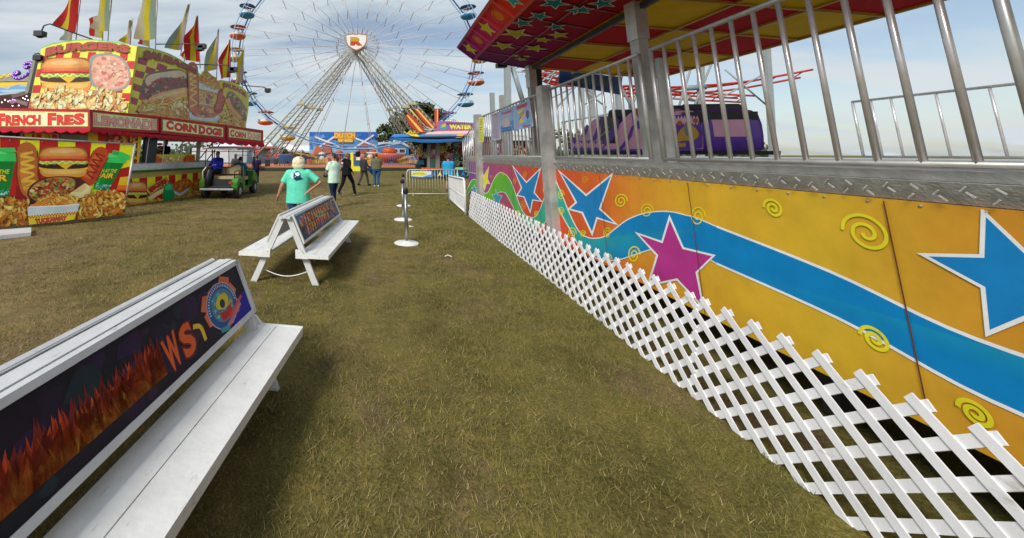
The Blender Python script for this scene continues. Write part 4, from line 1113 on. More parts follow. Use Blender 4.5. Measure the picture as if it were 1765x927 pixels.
# scalloped valance
m = MB()
def valance(a, b, plane, nrm, n, dep):
    f = lambda u, v, o=0.0: HIT(u, v, plane, nrm) + nrm * o
    for k in range(n * 6):
        t0, t1 = k / (n * 6), (k + 1) / (n * 6)
        z = lambda t: dep * (0.55 + 0.45 * abs(math.sin(t * n * math.pi)))
        u0, v0 = a[0] + (b[0] - a[0]) * t0, a[1] + (b[1] - a[1]) * t0; u1, v1 = a[0] + (b[0] - a[0]) * t1, a[1] + (b[1] - a[1]) * t1
        w0_ = .03 + .05 * abs(math.sin(t0 * n * math.pi)); w1_ = .03 + .05 * abs(math.sin(t1 * n * math.pi))
        m.sm = True
        m.poly([f(u0, v0, .0), f(u1, v1, .0), f(u1, v1 + z(t1), w1_), f(u0, v0 + z(t0), w0_)], hx('#b01c2c'))
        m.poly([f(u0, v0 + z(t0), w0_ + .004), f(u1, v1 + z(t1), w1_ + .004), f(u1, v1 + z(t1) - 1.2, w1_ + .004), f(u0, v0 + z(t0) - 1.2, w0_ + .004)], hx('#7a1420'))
        m.sm = False
valance((-95, 221.5), (156, 222.5), pF, FNn, 13, 7.5)
valance((156, 222.5), (455, 246.5), pB, BN, 22, 8.0)
m.build('awning', FAB, stand)
# big marquee panel one
out1 = [(330, 385), (420, 350), (510, 333), (600, 322), (680, 317), (760, 318), (900, 335), (1000, 350), (1095, 372), (1012, 950), (212, 940)]
m = MB(); m.slab([A1(*p) for p in out1], (0, 1, 0), .08, hx('#d8c848')); mp1 = m.build('marquee_panel', PRINT, stand); mp1['label'] = 'tall marquee panel with a burger and chips, reading burgers'
A = Art(A1, FNn, base=.003)
A.poly(out1, '#e2dc4a'); A.fade = .05; A.clip = [(345, 300), (1105, 300), (1012, 950), (212, 940)]
def Lx(y): return 330 - (y - 385) * 0.214
def Rx(y): return 1095 - (y - 372) * 0.142
ny, nx = 7, 12
for j in range(ny):
    for i in range(nx):
        if (i + j) % 2: continue
        y0_, y1_ = 415 + j * 64, 415 + (j + 1) * 64
        f = lambda t, y: (Lx(y) + (Rx(y) - Lx(y)) * t, y + 18 * abs(t - .5))
        A.poly([f(i / nx, y0_), f((i + 1) / nx, y0_), f((i + 1) / nx, y1_), f(i / nx, y1_)], '#bb2a28', keep=True)
A.up()
A.poly([(335, 388), (420, 354), (600, 326), (760, 322), (1000, 354), (1092, 376), (1085, 428), (900, 405), (700, 398), (500, 418), (320, 452)], '#e6e04e')
A.line(out1[:9], 7, '#59b848', smooth=False)
A.burger(530, 600, 400, 265)
A.blob([(715, 520), (730, 450), (820, 425), (940, 440), (1020, 510), (1045, 610), (1010, 700), (900, 730), (780, 710), (720, 650)], '#8a8f86')
A.blob([(735, 530), (760, 465), (850, 442), (940, 460), (1010, 530), (1028, 620), (990, 690), (890, 712), (790, 690), (738, 630)], '#d59a86')
A.mottle([(745, 530), (850, 450), (1000, 520), (1015, 640), (900, 705), (780, 685)], 130, 22, ['#dca694', '#c87f70', '#e4bca6', '#b86a5c', '#cfae8a', '#d8c0a8', '#b98c6c'])
A.chips([(235, 900), (270, 780), (350, 715), (480, 690), (620, 730), (760, 715), (900, 740), (990, 790), (1010, 900)], 260, 26, CHIP)
def arc1(s_, t): return (378 + 662 * s_ - 8 * t, (386 - 155 * s_ * (1 - s_) - 20 * s_) + t * (66 - 6 * s_))
A.text('BURGERS', None, '#a8423a', .06, '#7a5230', .03, fn=arc1)
A.build('printed_food', PRINT, mp1)
# marquee panel two, running back
out2 = [(96, 106), (200, 120), (300, 145), (400, 180), (500, 235), (580, 290), (640, 335), (695, 380), (712, 345), (735, 335), (762, 352), (800, 388), (840, 428), (880, 424), (960, 436), (1040, 466), (1105, 515), (1140, 560), (1136, 700), (1095, 945), (650, 870), (300, 810), (-8, 760)]
m = MB(); m.slab([E2(*p) for p in out2], -S2N, .08, hx('#c8b848')); mp2 = m.build('marquee_panel', PRINT, stand); mp2['label'] = 'curved marquee panel with hot dogs and a corn dog, reading sausage'
A = Art(E2, S2N, base=.003)
A.poly(out2, '#d4cc3c'); A.fade = .18; A.clip = [(112, 0), (1150, 0), (1140, 560), (1098, 940), (-6, 760)]  # washed-out look of sky glare put into this panel's colours
nx, ny = 7, 8
for i in range(nx):
    for j in range(ny):
        if (i + j) % 2: continue
        f = lambda a, b: (100 - 98 * b / ny * 1.0 + (92 - 3 * b) * a, 205 + b * 62 + a * (22 + 3 * a))
        if f(i + .5, j + .5)[0] > 560: continue
        A.poly([f(i, j), f(i + 1, j), f(i + 1, j + 1), f(i, j + 1)], '#9c3a48', keep=True)
A.up()
A.poly([(98, 110), (200, 124), (300, 150), (400, 184), (500, 240), (560, 282), (540, 360), (430, 290), (300, 240), (180, 215), (84, 205)], '#c3c238')
A.line([(96, 108), (200, 122), (300, 147), (400, 182), (500, 237), (580, 292), (640, 337)], 6, '#4ea048', smooth=False)
A.poly([(20, 700), (150, 620), (420, 590), (600, 560), (640, 800), (300, 745)], '#d4cc3c')
A.blob([(110, 500), (150, 450), (170, 385), (260, 345), (400, 320), (520, 335), (565, 400), (560, 500), (430, 560), (300, 600), (200, 620), (130, 560)], '#6b5a50')
A.blob([(165, 430), (200, 380), (300, 355), (480, 335), (545, 365), (540, 410), (400, 400), (300, 410), (200, 480)], '#cdbc9c')
A.mottle([(180, 480), (300, 400), (540, 395), (560, 480), (400, 560), (200, 600), (130, 540)], 150, 20, ['#8a3a3a', '#6b4a3c', '#a86a5c', '#7a5a50', '#5a4a44', '#b8a088', '#8c4848'])
A.line([(210, 480), (300, 420), (380, 470), (470, 410), (540, 440)], 20, '#a0403c')
A.blob([(190, 610), (260, 560), (400, 520), (545, 495), (570, 530), (540, 570), (380, 610), (250, 640)], '#dba064'); A.blob([(230, 602), (330, 560), (500, 520), (540, 535), (400, 570), (280, 610)], '#e8bd86')
A.fries([(40, 745), (120, 650), (320, 610), (540, 600), (600, 820), (300, 800)], 170, 80, 20, FRY)
A.chips([(400, 640), (560, 620), (600, 780), (430, 762)], 25, 20, CHIP)
A.blob([(580, 780), (585, 700), (640, 640), (740, 650), (820, 680), (865, 740), (830, 815), (650, 800)], '#c9ccd4'); A.blob([(600, 745), (610, 690), (650, 655), (750, 660), (830, 690), (845, 740), (790, 780), (650, 770)], '#b07a58')
A.mottle([(610, 690), (650, 660), (750, 665), (835, 700), (830, 750), (700, 780), (610, 750)], 70, 22, ['#c98a5c', '#b06a40', '#d8a070', '#8a5a44', '#7a5a60'])
A.poly([(640, 410), (850, 520), (820, 660), (670, 640), (655, 520)], '#c9b060'); A.poly([(640, 410), (850, 500), (846, 548), (655, 500)], '#c3ccd6')
for i in range(14): A.poly([(660 + i * 13, 508 + i * 3.2), (667 + i * 13, 510 + i * 3.2), (667 + i * 13, 526 + i * 3.2), (660 + i * 13, 524 + i * 3.2)], '#a8302c', keep=True)
A.up(); A.mottle([(680, 540), (820, 570), (800, 650), (680, 630)], 30, 18, ['#8a4a6a', '#a05a5a', '#7a6a4a', '#b07a70'])
A.fries([(700, 400), (715, 355), (740, 345), (800, 400), (845, 450), (840, 500), (760, 480), (680, 440)], 60, 60, 14, FRY)
A.corndog([(600, 300), (608, 400), (612, 520), (612, 690)], 92, c='#b56a48', sq='#e3c468', hi='#c07a54', n=13)
A.corndog([(885, 540), (870, 620), (845, 700)], 74, c='#a04438', sq='#c06a50', hi='#b05a48')
A.poly([(900, 460), (1040, 480), (1130, 570), (1105, 860), (960, 660), (890, 560)], '#c9bc40')
A.text('SAUSAGE', None, '#94463e', .05, '#7a5a34', .03, fn=lambda s_, t: (893 + 215 * s_, 446 + 25 * s_ + 75 * s_ * s_ + t * 46))
A.blob([(925, 560), (960, 530), (1010, 580), (1070, 680), (1110, 760), (1100, 810), (1020, 780), (950, 690), (920, 620)], '#7a6a54'); A.line([(930, 600), (970, 700), (1060, 790)], 44, '#cf9c58'); A.line([(965, 545), (1040, 620), (1105, 720)], 40, '#8a7a66'); A.mottle([(950, 550), (1000, 570), (1100, 720), (1080, 770), (1000, 680)], 60, 16, ['#5a5a50', '#9a4a4a', '#c8b060', '#6a5a50', '#b07060'])
A.fries([(860, 800), (880, 720), (940, 700), (1020, 790), (1095, 840), (1090, 875), (870, 842)], 60, 60, 16, FRY)
A.text('SAUSAGE', None, '#94403a', .06, '#6b4a34', .03, fn=lambda s_, t: (150 + 490 * s_ - 8 * t, 144 + 62 * s_ + 120 * s_ * s_ + t * (80 - 34 * s_)))
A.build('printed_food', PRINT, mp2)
# light arms
def arm(pts, y0, y1, head, name='light_arm'):
    n = len(pts); q = [P(u, v, y0 + (y1 - y0) * k / (n - 1)) for k, (u, v) in enumerate(pts)]
    m = MB(); m.tube(q, 0.022, 6); a = m.build(name, M['dark'], stand)
    m = MB(); h = q[-1]
    for dx_, dz in head: m.box(h + Vector((dx_ - .13, -.1, dz - .09)), h + Vector((dx_ + .13, .1, dz + .07)))
    m.ell(h + Vector((head[0][0], 0, head[0][1] - .09)), (.11, .09, .05), 8, 5)
    m.build('floodlight', M['black'], a)
arm([(160, 68), (120, 54), (86, 41), (76, 44), (71, 54)], 12.2, 11.0, [(-.02, -.07)])
arm([(268, 84), (268, 76), (340, 75), (344, 80)], 13.5, 13.5, [(.02, -.05), (.1, .02)])
arm([(335, 120), (335, 111), (392, 112), (398, 118)], 15, 15, [(.02, -.05), (.12, -.02)])
arm([(418, 152), (418, 147), (455, 150), (461, 154)], 17, 17, [(.02, -.03)])
arm([(74, 95), (66, 92), (60, 93)], 12.3, 12.0, [(.15, -.12)])

# free standing printed food banner
bp0, bp1 = G(0, 396), Vector((-5.77, 10.05, 0))
bd_ = (bp1 - bp0).normalized(); BNN = Vector((bd_.y, -bd_.x, 0))
def BA(x, y): return HIT(x / 4.029, 180 + y / 4.03, bp0, BNN)
ban = thing('food_banner', 'large framed vinyl banner of burgers, corn dogs and green cups standing on the grass', 'banner', (bp0 + bp1) / 2)
o3 = [(-420, 200), (935, 280), (862, 762), (-420, 892)]
m = MB(); m.slab([BA(*p) for p in o3], -BNN, .01, hx('#b82a20')); sh = m.build('banner_sheet', PRINT, ban)
A = Art(BA, BNN, base=.002); A.clip = o3
top = lambda x: 240 + x * 0.0395; bot = lambda x: 855 - x * 0.1105
sx_ = [-420, -270, -130, 0, 140, 275, 405, 525, 635, 735, 835, 935]
sl_ = lambda x, y: x - (x * .075 if x > 0 else 0) * (y - 240) / 520
for k in range(len(sx_) - 1):
    a, b = sx_[k], sx_[k + 1]; c = '#e8dd24' if k % 2 == 0 else '#b51d1e'
    if k == 2: c = '#e8dd24'
    A.poly([(a, top(a)), (b, top(b)), (sl_(b, 640), 640), (sl_(a, 640), 640)], c, keep=True)
A.up()
A.poly([(820, 450), (900, 430), (885, 620), (780, 610)], '#a81c1c'); A.poly([(835, 505), (892, 500), (882, 570), (815, 570)], '#e6b422'); A.poly([(820, 560), (886, 560), (880, 600), (805, 600)], '#dd6a1e'); A.poly([(800, 592), (880, 590), (878, 625), (790, 625)], '#c8301c')
A.poly([(-420, 600), (190, 640), (880, 600), (866, bot(866)), (-420, bot(-420))], '#5a2412')
A.poly([(110, 560), (200, 600), (200, 690), (110, 690)], '#8a1a16')
def cup(px, q):
    q_ = lambda s_, t: q4(q, s_, t)
    A.poly([q_(.03, .25), q_(.97, .25), q_(.84, 1), q_(.14, 1)], '#118a36')
    A.poly([q_(.5, .25), q_(.97, .25), q_(.84, 1), q_(.55, 1)], '#0d7a2e')
    A.poly([q_(.12, .25), q_(.3, .25), q_(.34, 1), q_(.2, 1)], '#2ea84c')
    A.poly([q_(-.02, .28), q_(.0, .16), q_(.2, .04), q_(.75, .02), q_(1, .14), q_(1.02, .28)], '#3cc65c')
    A.poly([q_(.05, .16), q_(.2, .07), q_(.6, .05), q_(.8, .12)], '#5fd878')
    A.mottle([q_(.16, .85), q_(.84, .85), q_(.82, .98), q_(.18, .98)], 60, 9, ['#7ac0b0', '#3a9a8a', '#a0d8d0', '#1c7a50'])
    A.text('FUN AT THE', [q_(.12, .46), q_(.85, .44), q_(.83, .53), q_(.13, .55)], '#e6e02c', .02)
    A.text('FAIR', [q_(.14, .57), q_(.82, .55), q_(.8, .68), q_(.15, .7)], '#e8c42c', .03, '#9a3a1c', .05)
cup(0, [(-215, 300), (120, 300), (110, 640), (-190, 640)])
A.poly([(-30, 302), (100, 300), (115, 330), (60, 335)], '#3cc65c')
A.poly([(-420, 240), (-230, 255), (-240, 640), (-420, 640)], '#b8642a')
cup(1, [(690, 325), (900, 335), (775, 600), (625, 585)]); A.poly([(775, 345), (785, 318), (830, 325), (902, 352), (896, 385), (850, 372)], '#3cc65c'); A.poly([(778, 345), (787, 325), (825, 333), (822, 350)], '#2aa848')
A.corndog([(185, 330), (192, 400), (190, 480), (205, 560), (225, 590)], 138, n=11, c='#b0602c', hi='#c47a3c')
A.corndog([(700, 345), (660, 420), (618, 510)], 104, c='#b5431f', sq='#8e2a16', n=8, hi='#cc6432')
A.burger(440, 402, 330, 205)
A.blob([(195, 640), (195, 590), (240, 540), (330, 505), (470, 498), (560, 515), (610, 560), (590, 620), (480, 650), (330, 665), (260, 690)], '#4a2a1a')
A.blob([(205, 600), (250, 548), (340, 512), (460, 505), (520, 530), (500, 600), (380, 645), (270, 672), (210, 640)], '#a5733f')
A.mottle([(215, 600), (260, 550), (350, 520), (470, 515), (510, 560), (480, 610), (340, 650), (240, 660)], 190, 17, ['#c99a62', '#8a4a2a', '#b86a3a', '#6b8a3a', '#d8b888', '#7a3a22', '#b02c1c', '#94a84c', '#5a2a1a'])
A.poly([(590, 545), (632, 575), (622, 628), (540, 655), (435, 650), (500, 605)], '#e6cf96'); A.poly([(590, 545), (600, 580), (560, 610), (500, 605)], '#d2b478')
A.chips([(-420, 650), (0, 645), (195, 680), (190, 828), (0, 850), (-420, 893)], 420, 24, ['#c88a34', '#d9a44c', '#b8742a', '#e2bc66', '#a8641f'])
A.chips([(535, 690), (600, 630), (700, 598), (800, 608), (858, 625), (850, 755), (520, 795)], 330, 20, ['#c88a34', '#d9a44c', '#b8742a', '#e2bc66', '#a8641f'])
A.fries([(235, 700), (260, 655), (360, 640), (500, 645), (538, 690), (520, 700)], 80, 80, 15, ['#e09a3c', '#e8b252', '#d8842e'])
A.poly([(188, 712), (300, 708), (440, 702), (545, 694), (512, 792), (440, 806), (300, 820), (200, 832)], '#d9c232'); A.poly([(188, 712), (300, 708), (440, 702), (545, 694), (532, 738), (440, 750), (300, 762), (192, 768)], '#b9c6cc')
A.line([(196, 708), (300, 704), (440, 698), (545, 690)], 8, '#d9e0e2')
for r_ in range(2):
    for i in range(17):
        x = 196 + i * 19.6 + r_ * 9.8; y = 768 + r_ * 10 - (x - 196) * 0.086
        A.poly([(x, y), (x + 9, y - 1), (x + 9, y + 9), (x, y + 10)], '#a8321c', keep=True)
A.up(); A.text('TUCKAWAY', [(240, 790), (460, 768), (458, 798), (245, 824)], '#c83848', .05, '#5a1830', .05)
A.build('printed_food', PRINT, sh)
m = MB(); g_ = lambda p, o=.0: BA(*p) + BNN * o
m.tube([g_((-420, 198)), g_((942, 276))], .022, 6); m.tube([g_((-420, 895)), g_((866, 768))], .022, 6)
for a, b in (((938, 276), (850, 802)), ((-420, 198), (-420, 950))): m.tube([g_(a), g_(b)], .028, 8)
m.build('frame', M['galv'], ban)
m = MB()
for t in range(12):
    x = -380 + t * 112; q = g_((x, top(x) + 6), .004); m.ell(q, (.012, .012, .012), 6, 4)
m.build('grommet', M['galv'], ban)
# white board on the grass
m = MB(); a, b, c, d = G(-40, 405), G(53, 398), G(53, 407), G(-40, 417)
m.hexa([a, b, c, d][::-1], [p + Vector((0, 0, .075)) for p in (a, b, c, d)][::-1]); m.box(c + Vector((-.55, -.02, .02)), c + Vector((-.5, .0, .06)))
tag(m.build('ground_board', M['weather']), 'weathered white plank lying on the grass below the food banner', 'plank')

# feather flags
def flag(pts, stripes, pole, y, label, wave=.12):
    """pts: closed outline of the cloth in photo pixels, first edge along the pole from the top down"""
    pp = lambda u, v: P(u, v, y)
    t = thing('feather_flag', label, 'flag', pp(*pole[1]), group='feather flags behind the food stand')
    m = MB(); m.tube([pp(*pole[0]), pp(*pole[1])], .018, 6); m.build('pole', M['galv'], t)
    # cloth: rows from top to bottom between pole edge and free edge
    L_, R_ = pts; m = MB(); n = 14; kx = len(stripes) * 2
    def lerp(path, t_):
        k = t_ * (len(path) - 1); i = min(int(k), len(path) - 2); f_ = k - i
        return tuple(path[i][j] + (path[i + 1][j] - path[i][j]) * f_ for j in (0, 1))
    gi = []
    for r_ in range(n + 1):
        a, b = lerp(L_, r_ / n), lerp(R_, r_ / n)
        for c_ in range(kx + 1):
            s_ = c_ / kx; p = pp(a[0] + (b[0] - a[0]) * s_, a[1] + (b[1] - a[1]) * s_)
            p.y += wave * math.sin(s_ * 5 + r_ * .35 + y) * (.3 + s_); m.v.append(p)
    m.sm = True
    for r_ in range(n):
        for c_ in range(kx):
            i = r_ * (kx + 1) + c_
            m.face([i, i + 1, i + kx + 2, i + kx + 1], hx(stripes[c_ // 2], .8))
    m.build('cloth', FLAG, t)
FLAG = attr_mat('flag_cloth', 0.8, 0.06, 8, .2, .2)
def _tr(m_):
    t = m_.node_tree; b = t.nodes['Principled BSDF']; o_ = t.nodes['Material Output']
    tr = t.nodes.new('ShaderNodeBsdfTranslucent'); ms = t.nodes.new('ShaderNodeMixShader'); ms.inputs[0].default_value = .35
    src = b.inputs['Base Color'].links[0].from_socket; t.links.new(src, tr.inputs[0]); t.links.new(b.outputs[0], ms.inputs[1]); t.links.new(tr.outputs[0], ms.inputs[2]); t.links.new(ms.outputs[0], o_.inputs[0])
_tr(FLAG)
Rr, Yy, Gg, Pp, Cc = '#c8312f', '#dccb3a', '#9fb0a0', '#cdb8b4', '#c9bfa0'
flag(([(141, -30), (137, 20), (131, 57)], [(126, -30), (108, 10), (94, 45)]), [Rr, Rr, Yy, Rr], [(141, -32), (131, 68)], 13.2, 'red flag with a yellow stripe, leftmost above the burgers panel')
flag(([(127, 54), (122, 70)], [(110, 52), (104, 70)]), [Pp, Gg], [(127, 30), (122, 72)], 14.2, 'small grey green flag end showing below the leftmost red flag', .05)
flag(([(193, -30), (192, 20), (189, 54)], [(175, -25), (163, 25), (158, 50)]), [Gg, Yy, Cc], [(193, -32), (186, 70)], 13.2, 'tall green, yellow and beige flag above the middle of the burgers panel')
flag(([(178, 24), (178, 66)], [(152, 32), (156, 62)]), [Yy, Cc, Rr], [(178, 22), (177, 70)], 14.4, 'red edged flag half hidden behind the green and yellow one', .05)
flag(([(228.5, 33), (227, 55), (224, 76)], [(226, 37), (215, 56), (208, 72)]), [Pp, Yy], [(228.8, 31), (224, 80)], 13.4, 'small pointed yellow and mauve flag left of the wide green one')
flag(([(271, -25), (271, 30), (269, 67)], [(250, -20), (234, 30), (234, 69)]), [Gg, Yy, Cc], [(271, -28), (268, 84)], 13.4, 'widest flag, green yellow and beige, above the gap between the two marquee panels')
flag(([(257, 66), (257, 80)], [(239, 68), (239, 76)]), [Yy, Pp, Rr], [(257, 62), (257, 84)], 14.6, 'low flag end with a red corner under the widest flag', .04)
flag(([(327, 7), (321, 45), (313, 86)], [(326, 9), (300, 52), (286, 84)]), [Pp, Yy, Gg], [(327.5, 5), (311, 96)], 14.2, 'long slanted pink, yellow and green pointed flag above the letters of the sausage panel')
flag(([(341, 27), (343, 65), (344, 106)], [(340, 29), (317, 62), (322, 105)]), [Rr, Yy, Rr], [(341, 26), (345, 118)], 14.6, 'bright red flag with a central yellow stripe beside a floodlight')
flag(([(320, 84), (318, 103)], [(318, 84), (312, 96)]), [Yy, Rr], [(320, 82), (318, 106)], 15.2, 'tiny yellow and red flag tip just left of the bright red flag', .03)
flag(([(377, 50), (376, 85), (374, 118)], [(376, 52), (358, 90), (350, 128)]), [Pp, Yy, Gg], [(377.5, 48), (373, 138)], 15.6, 'pale yellow and mauve pointed flag above the paper fries tub')
flag(([(397, 68), (398, 100), (397, 133)], [(393, 72), (378, 105), (380, 136)]), [Rr, Yy, Rr], [(397, 66), (395, 142)], 16.2, 'crumpled red and yellow flag against the left rim of the wheel')
flag(([(421, 81), (420, 110), (418, 143)], [(420, 83), (410, 112), (404, 142)]), [Pp, Yy], [(421, 79), (418, 148)], 16.8, 'rightmost flag, slim yellow and mauve, at the end of the stand')

# the ride seen behind the stand, far left
lr = thing('carnival_ride_front', 'dark ride front with purple scrolls and a yellow and blue wave panel behind the stand', 'ride', P(20, 180, 19))
f = lambda x, y, d=19.0: P(x / 9.27, 90 + y / 9.27, d)
m = MB(); m.slab([f(-1100, 380), (f(450, 430)), f(440, 640), f(-1100, 800)], (0, 1, 0), .25, hx('#b9c4cc')); pnl = m.build('wave_panel', PAINT, lr)
A = Art(f, FNn, base=.004); A.poly([(-1100, 470), (0, 465), (440, 440), (450, 520), (300, 510), (200, 540), (60, 555), (-200, 560), (-1100, 600)], '#dcb83a'); A.blob([(-300, 580), (0, 570), (120, 585), (190, 545), (280, 520), (340, 545), (440, 560), (430, 620), (150, 640), (-300, 680)], '#6f96c4'); A.blob([(0, 610), (150, 600), (300, 590), (420, 600), (380, 620), (100, 640)], '#8fc0cc')
A.build('painted_wave', PAINT, pnl)
m = MB(); m.slab([f(-1100, 640, 21), f(470, 640, 21), f(460, 1100, 21), f(-1100, 1100, 21)], (0, 1, 0), .3, hx('#4a1420')); m.build('back_wall', PAINT, lr)
m = MB(); m.beam(f(585, 120), f(462, 660), .16, .3, hx('#8a8d80'), up=(0, 1, 0)); m.beam(f(-1100, 440), f(490, 425), .1, .25, hx('#9a9a94')); m.beam(f(200, 710), f(460, 640), .1, .2, hx('#6a5a50')); m.slab([f(150, 800), f(200, 735), f(440, 800), f(430, 860), f(250, 800), f(190, 830)], (0, 1, 0), .2, hx('#8a6a70')); m.build('frame', PAINT, lr)
m = MB(); sp = lambda cx, cy, r0, r1, a0, a1, n=16: [f(cx + (r0 + (r1 - r0) * k / n) * math.cos(rad(a0 + (a1 - a0) * k / n)), cy + (r0 + (r1 - r0) * k / n) * math.sin(rad(a0 + (a1 - a0) * k / n))) for k in range(n + 1)]
sc1 = [(285, 355), (250, 385), (232, 360), (250, 325), (290, 320), (315, 350)]
path = [f(*p) for p in spline([(270, 350), (300, 340), (290, 318), (245, 330), (228, 375), (260, 412), (330, 418), (410, 385), (480, 320), (525, 250), (520, 190), (470, 168), (415, 190), (410, 235), (445, 245), (455, 215)], False, 6)]
m.tube(path, .10, 8, hx('#6a3fa0')); m.tube([p + Vector((0, .02, 0)) for p in path], .04, 6, hx('#d8c0a0')); m.build('scroll', PAINT, lr)
m = MB(); m.slab([f(*p) for p in spline([(240, 420), (300, 425), (420, 390), (500, 320), (540, 240), (500, 180), (580, 130), (500, 420)], True, 3)], (0, 1, 0), .1, hx('#d9b98a')); m.build('scroll_backing', PAINT, lr)
m = MB()
for k in range(12): q = f(190 - k * 55, 365 + 25 * (k % 2) + k * 6); m.ell(q, (.2, .08, .1), 8, 5, hx('#d8b84a'))
m.build('gilt_moulding', PAINT, lr)
BULB = mat('purple_bulb', (0.55, 0.25, 0.95), .4, emit=2.0)
m = MB()
for k in range(0, len(path), 4): m.ell(path[k] + Vector((0, -.1, 0)), (.025, .025, .025), 6, 4)
for x, y in ((235, 765), (205, 755), (160, 770)): m.ell(f(x, y, 18.8), (.035, .03, .035), 6, 4)
m.build('bulb', BULB, lr)
BW = mat('white_bulb', (1, .95, .85), .4, emit=3.0)
m = MB()
for x, y in ((130, 785), (200, 855), (300, 850), (370, 730), (400, 748), (425, 700), (450, 765), (30, 800), (80, 760)): m.ell(f(x, y, 18.9), (.03, .03, .03), 6, 4)
m.build('bulb', BW, lr)
PRK = 0.95
# ------------------------------------------------------------------ ferris wheel
WX, WZ, RX, RZ, YF_, YB = 1.02, 12.97, 13.3, 10.9, 38.5, 41.0
wheel = thing('ferris_wheel', 'giant spoked ferris wheel with lattice legs and an R shield on its hub', 'ferris wheel', (WX, 39.7, 0.44))
TH = [rad(-17 + 13.333 * k) for k in range(27)]
def wp_(th, k, y): return Vector((WX + RX * k * math.cos(th), y, WZ + RZ * k * math.sin(th)))
WCH = hx('#d2c8c8'); WC2 = hx('#cfd2d6'); BL = hx('#1f5a9a')
for i, th in enumerate(TH):
    m = MB(); m.tube([wp_(th, .06, YF_), wp_(th, 1, YF_)], .032, 5, WCH); m.tube([wp_(th, .06, YB), wp_(th, 1, YB)], .021, 5, WC2)
    for k in (.17, .36, .56, .76, .96): m.tube([wp_(th, k, YF_), wp_(th, k, YB)], .030, 5, hx('#8a7a7a'))
    for k0, k1 in ((.17, .36), (.56, .76)): m.tube([wp_(th, k0, YF_), wp_(th, k1, YB)], .012, 4, WC2)
    m.build('spoke', PAINT, wheel)
for y, r_, c in ((YF_, .05, hx('#8fb4dc')), (YB, .085, BL)):
    m = MB(); pts = []
    for i in range(27): pts += [wp_(TH[i], 1.0, y)]
    m.tube(pts, r_, 6, c, closed=True)
    pts = [wp_(th, .975, y) for th in TH]; m.tube(pts, r_ * .4, 5, c, closed=True)
    m.build('rim', PAINT, wheel)
m = MB()
for k in (.56, .36):
    for y in (YF_, YB): m.tube([wp_(th, k, y) for th in TH], .010, 4, hx('#b0b4b8'), closed=True)
m.build('ring_cable', PAINT, wheel)
m = MB(); m.sm = True; m.tube([(WX, YF_ - 1.0, WZ), (WX, YB + 1.5, WZ)], .45, 16); m.tube([(WX, YF_ - .05, WZ), (WX, YF_ + .1, WZ)], 1.0, 20); m.tube([(WX, YB - .05, WZ), (WX, YB + .1, WZ)], 1.0, 20); m.build('hub', M['galv'], wheel)
m = MB()
for i in range(54):
    th = rad(i * 6.667); m.tube([wp_(th, .05, YF_ + .1), wp_(th, .175, YF_ + .1)], .014, 4, hx('#d8d8dc'))
m.build('hub_rods', PAINT, wheel)
f = lambda x, y: P(400 + x / 4.633, y / 4.635, 37.2)
sh_ = [(905, 278), (940, 272), (975, 268), (993, 276), (1012, 268), (1045, 272), (1080, 278), (1076, 330), (1062, 362), (1030, 388), (993, 403), (955, 388), (922, 362), (909, 330)]
m = MB(); m.slab([f(*p) for p in sh_], (0, 1, 0), .25, hx('#d8c8be')); hs = m.build('shield_sign', PRINT, wheel)
A = Art(f, FNn, base=.004, step=.002); A.poly(sh_, '#a8664a'); cx, cy = 993, 333
A.poly([(cx + (x - cx) * .92, cy + (y - cy) * .90) for x, y in sh_], '#eee8e0')
A.text('R', [(948, 297), (1040, 297), (1038, 363), (946, 363)], '#c8451f', .07, '#7a5a2a', .02)
v_, f_ = glyphs('R', .07)
def halfR(A):
    x0 = min(p[0] for p in v_); x1 = max(p[0] for p in v_); y0 = min(p[1] for p in v_); y1 = max(p[1] for p in v_); ym = y0 + (y1 - y0) * .5
    for fc in f_:
        pts = [(v_[k][0], v_[k][1]) for k in fc]; pts = clip_poly(pts, boxq(x0 - 1, ym, x1 + 1, y1 + 1))
        if len(pts) >= 3: A.poly([(948 + 92 * (a - x0) / (x1 - x0), 363 - 66 * (b - y0) / (y1 - y0)) for a, b in pts], '#c9a02c', keep=True)
    A.up()
halfR(A)
A.build('lettering', PRINT, hs)
def truss(a, b, wdt, c, name='support_leg', parent=wheel):
    a, b = Vector(a), Vector(b); d = (b - a).normalized(); r = d.cross(Vector((0, 1, 0))).normalized() * wdt / 2; q = Vector((0, wdt / 2, 0))
    m = MB(); ch = [r + q, r - q, -r - q, -r + q]
    for o_ in ch: m.tube([a + o_, b + o_], .042, 4, c)
    n = int((b - a).length / (wdt * 1.25))
    for k in range(n):
        p0_, p1_ = a.lerp(b, k / n), a.lerp(b, (k + 1) / n)
        m.tube([p0_ + ch[1], p1_ + ch[2]], .024, 4, c); m.tube([p0_ + ch[2], p0_ + ch[1]], .02, 4, c)
        m.tube([p0_ + ch[0], p1_ + ch[3]], .02, 4, c)
        m.tube([p0_ + ch[1], p1_ + ch[0]], .018, 4, c); m.tube([p0_ + ch[2], p1_ + ch[3]], .018, 4, c)
    l = m.build(name, PAINT, parent)
    return l
LG = hx('#b4b6b0')
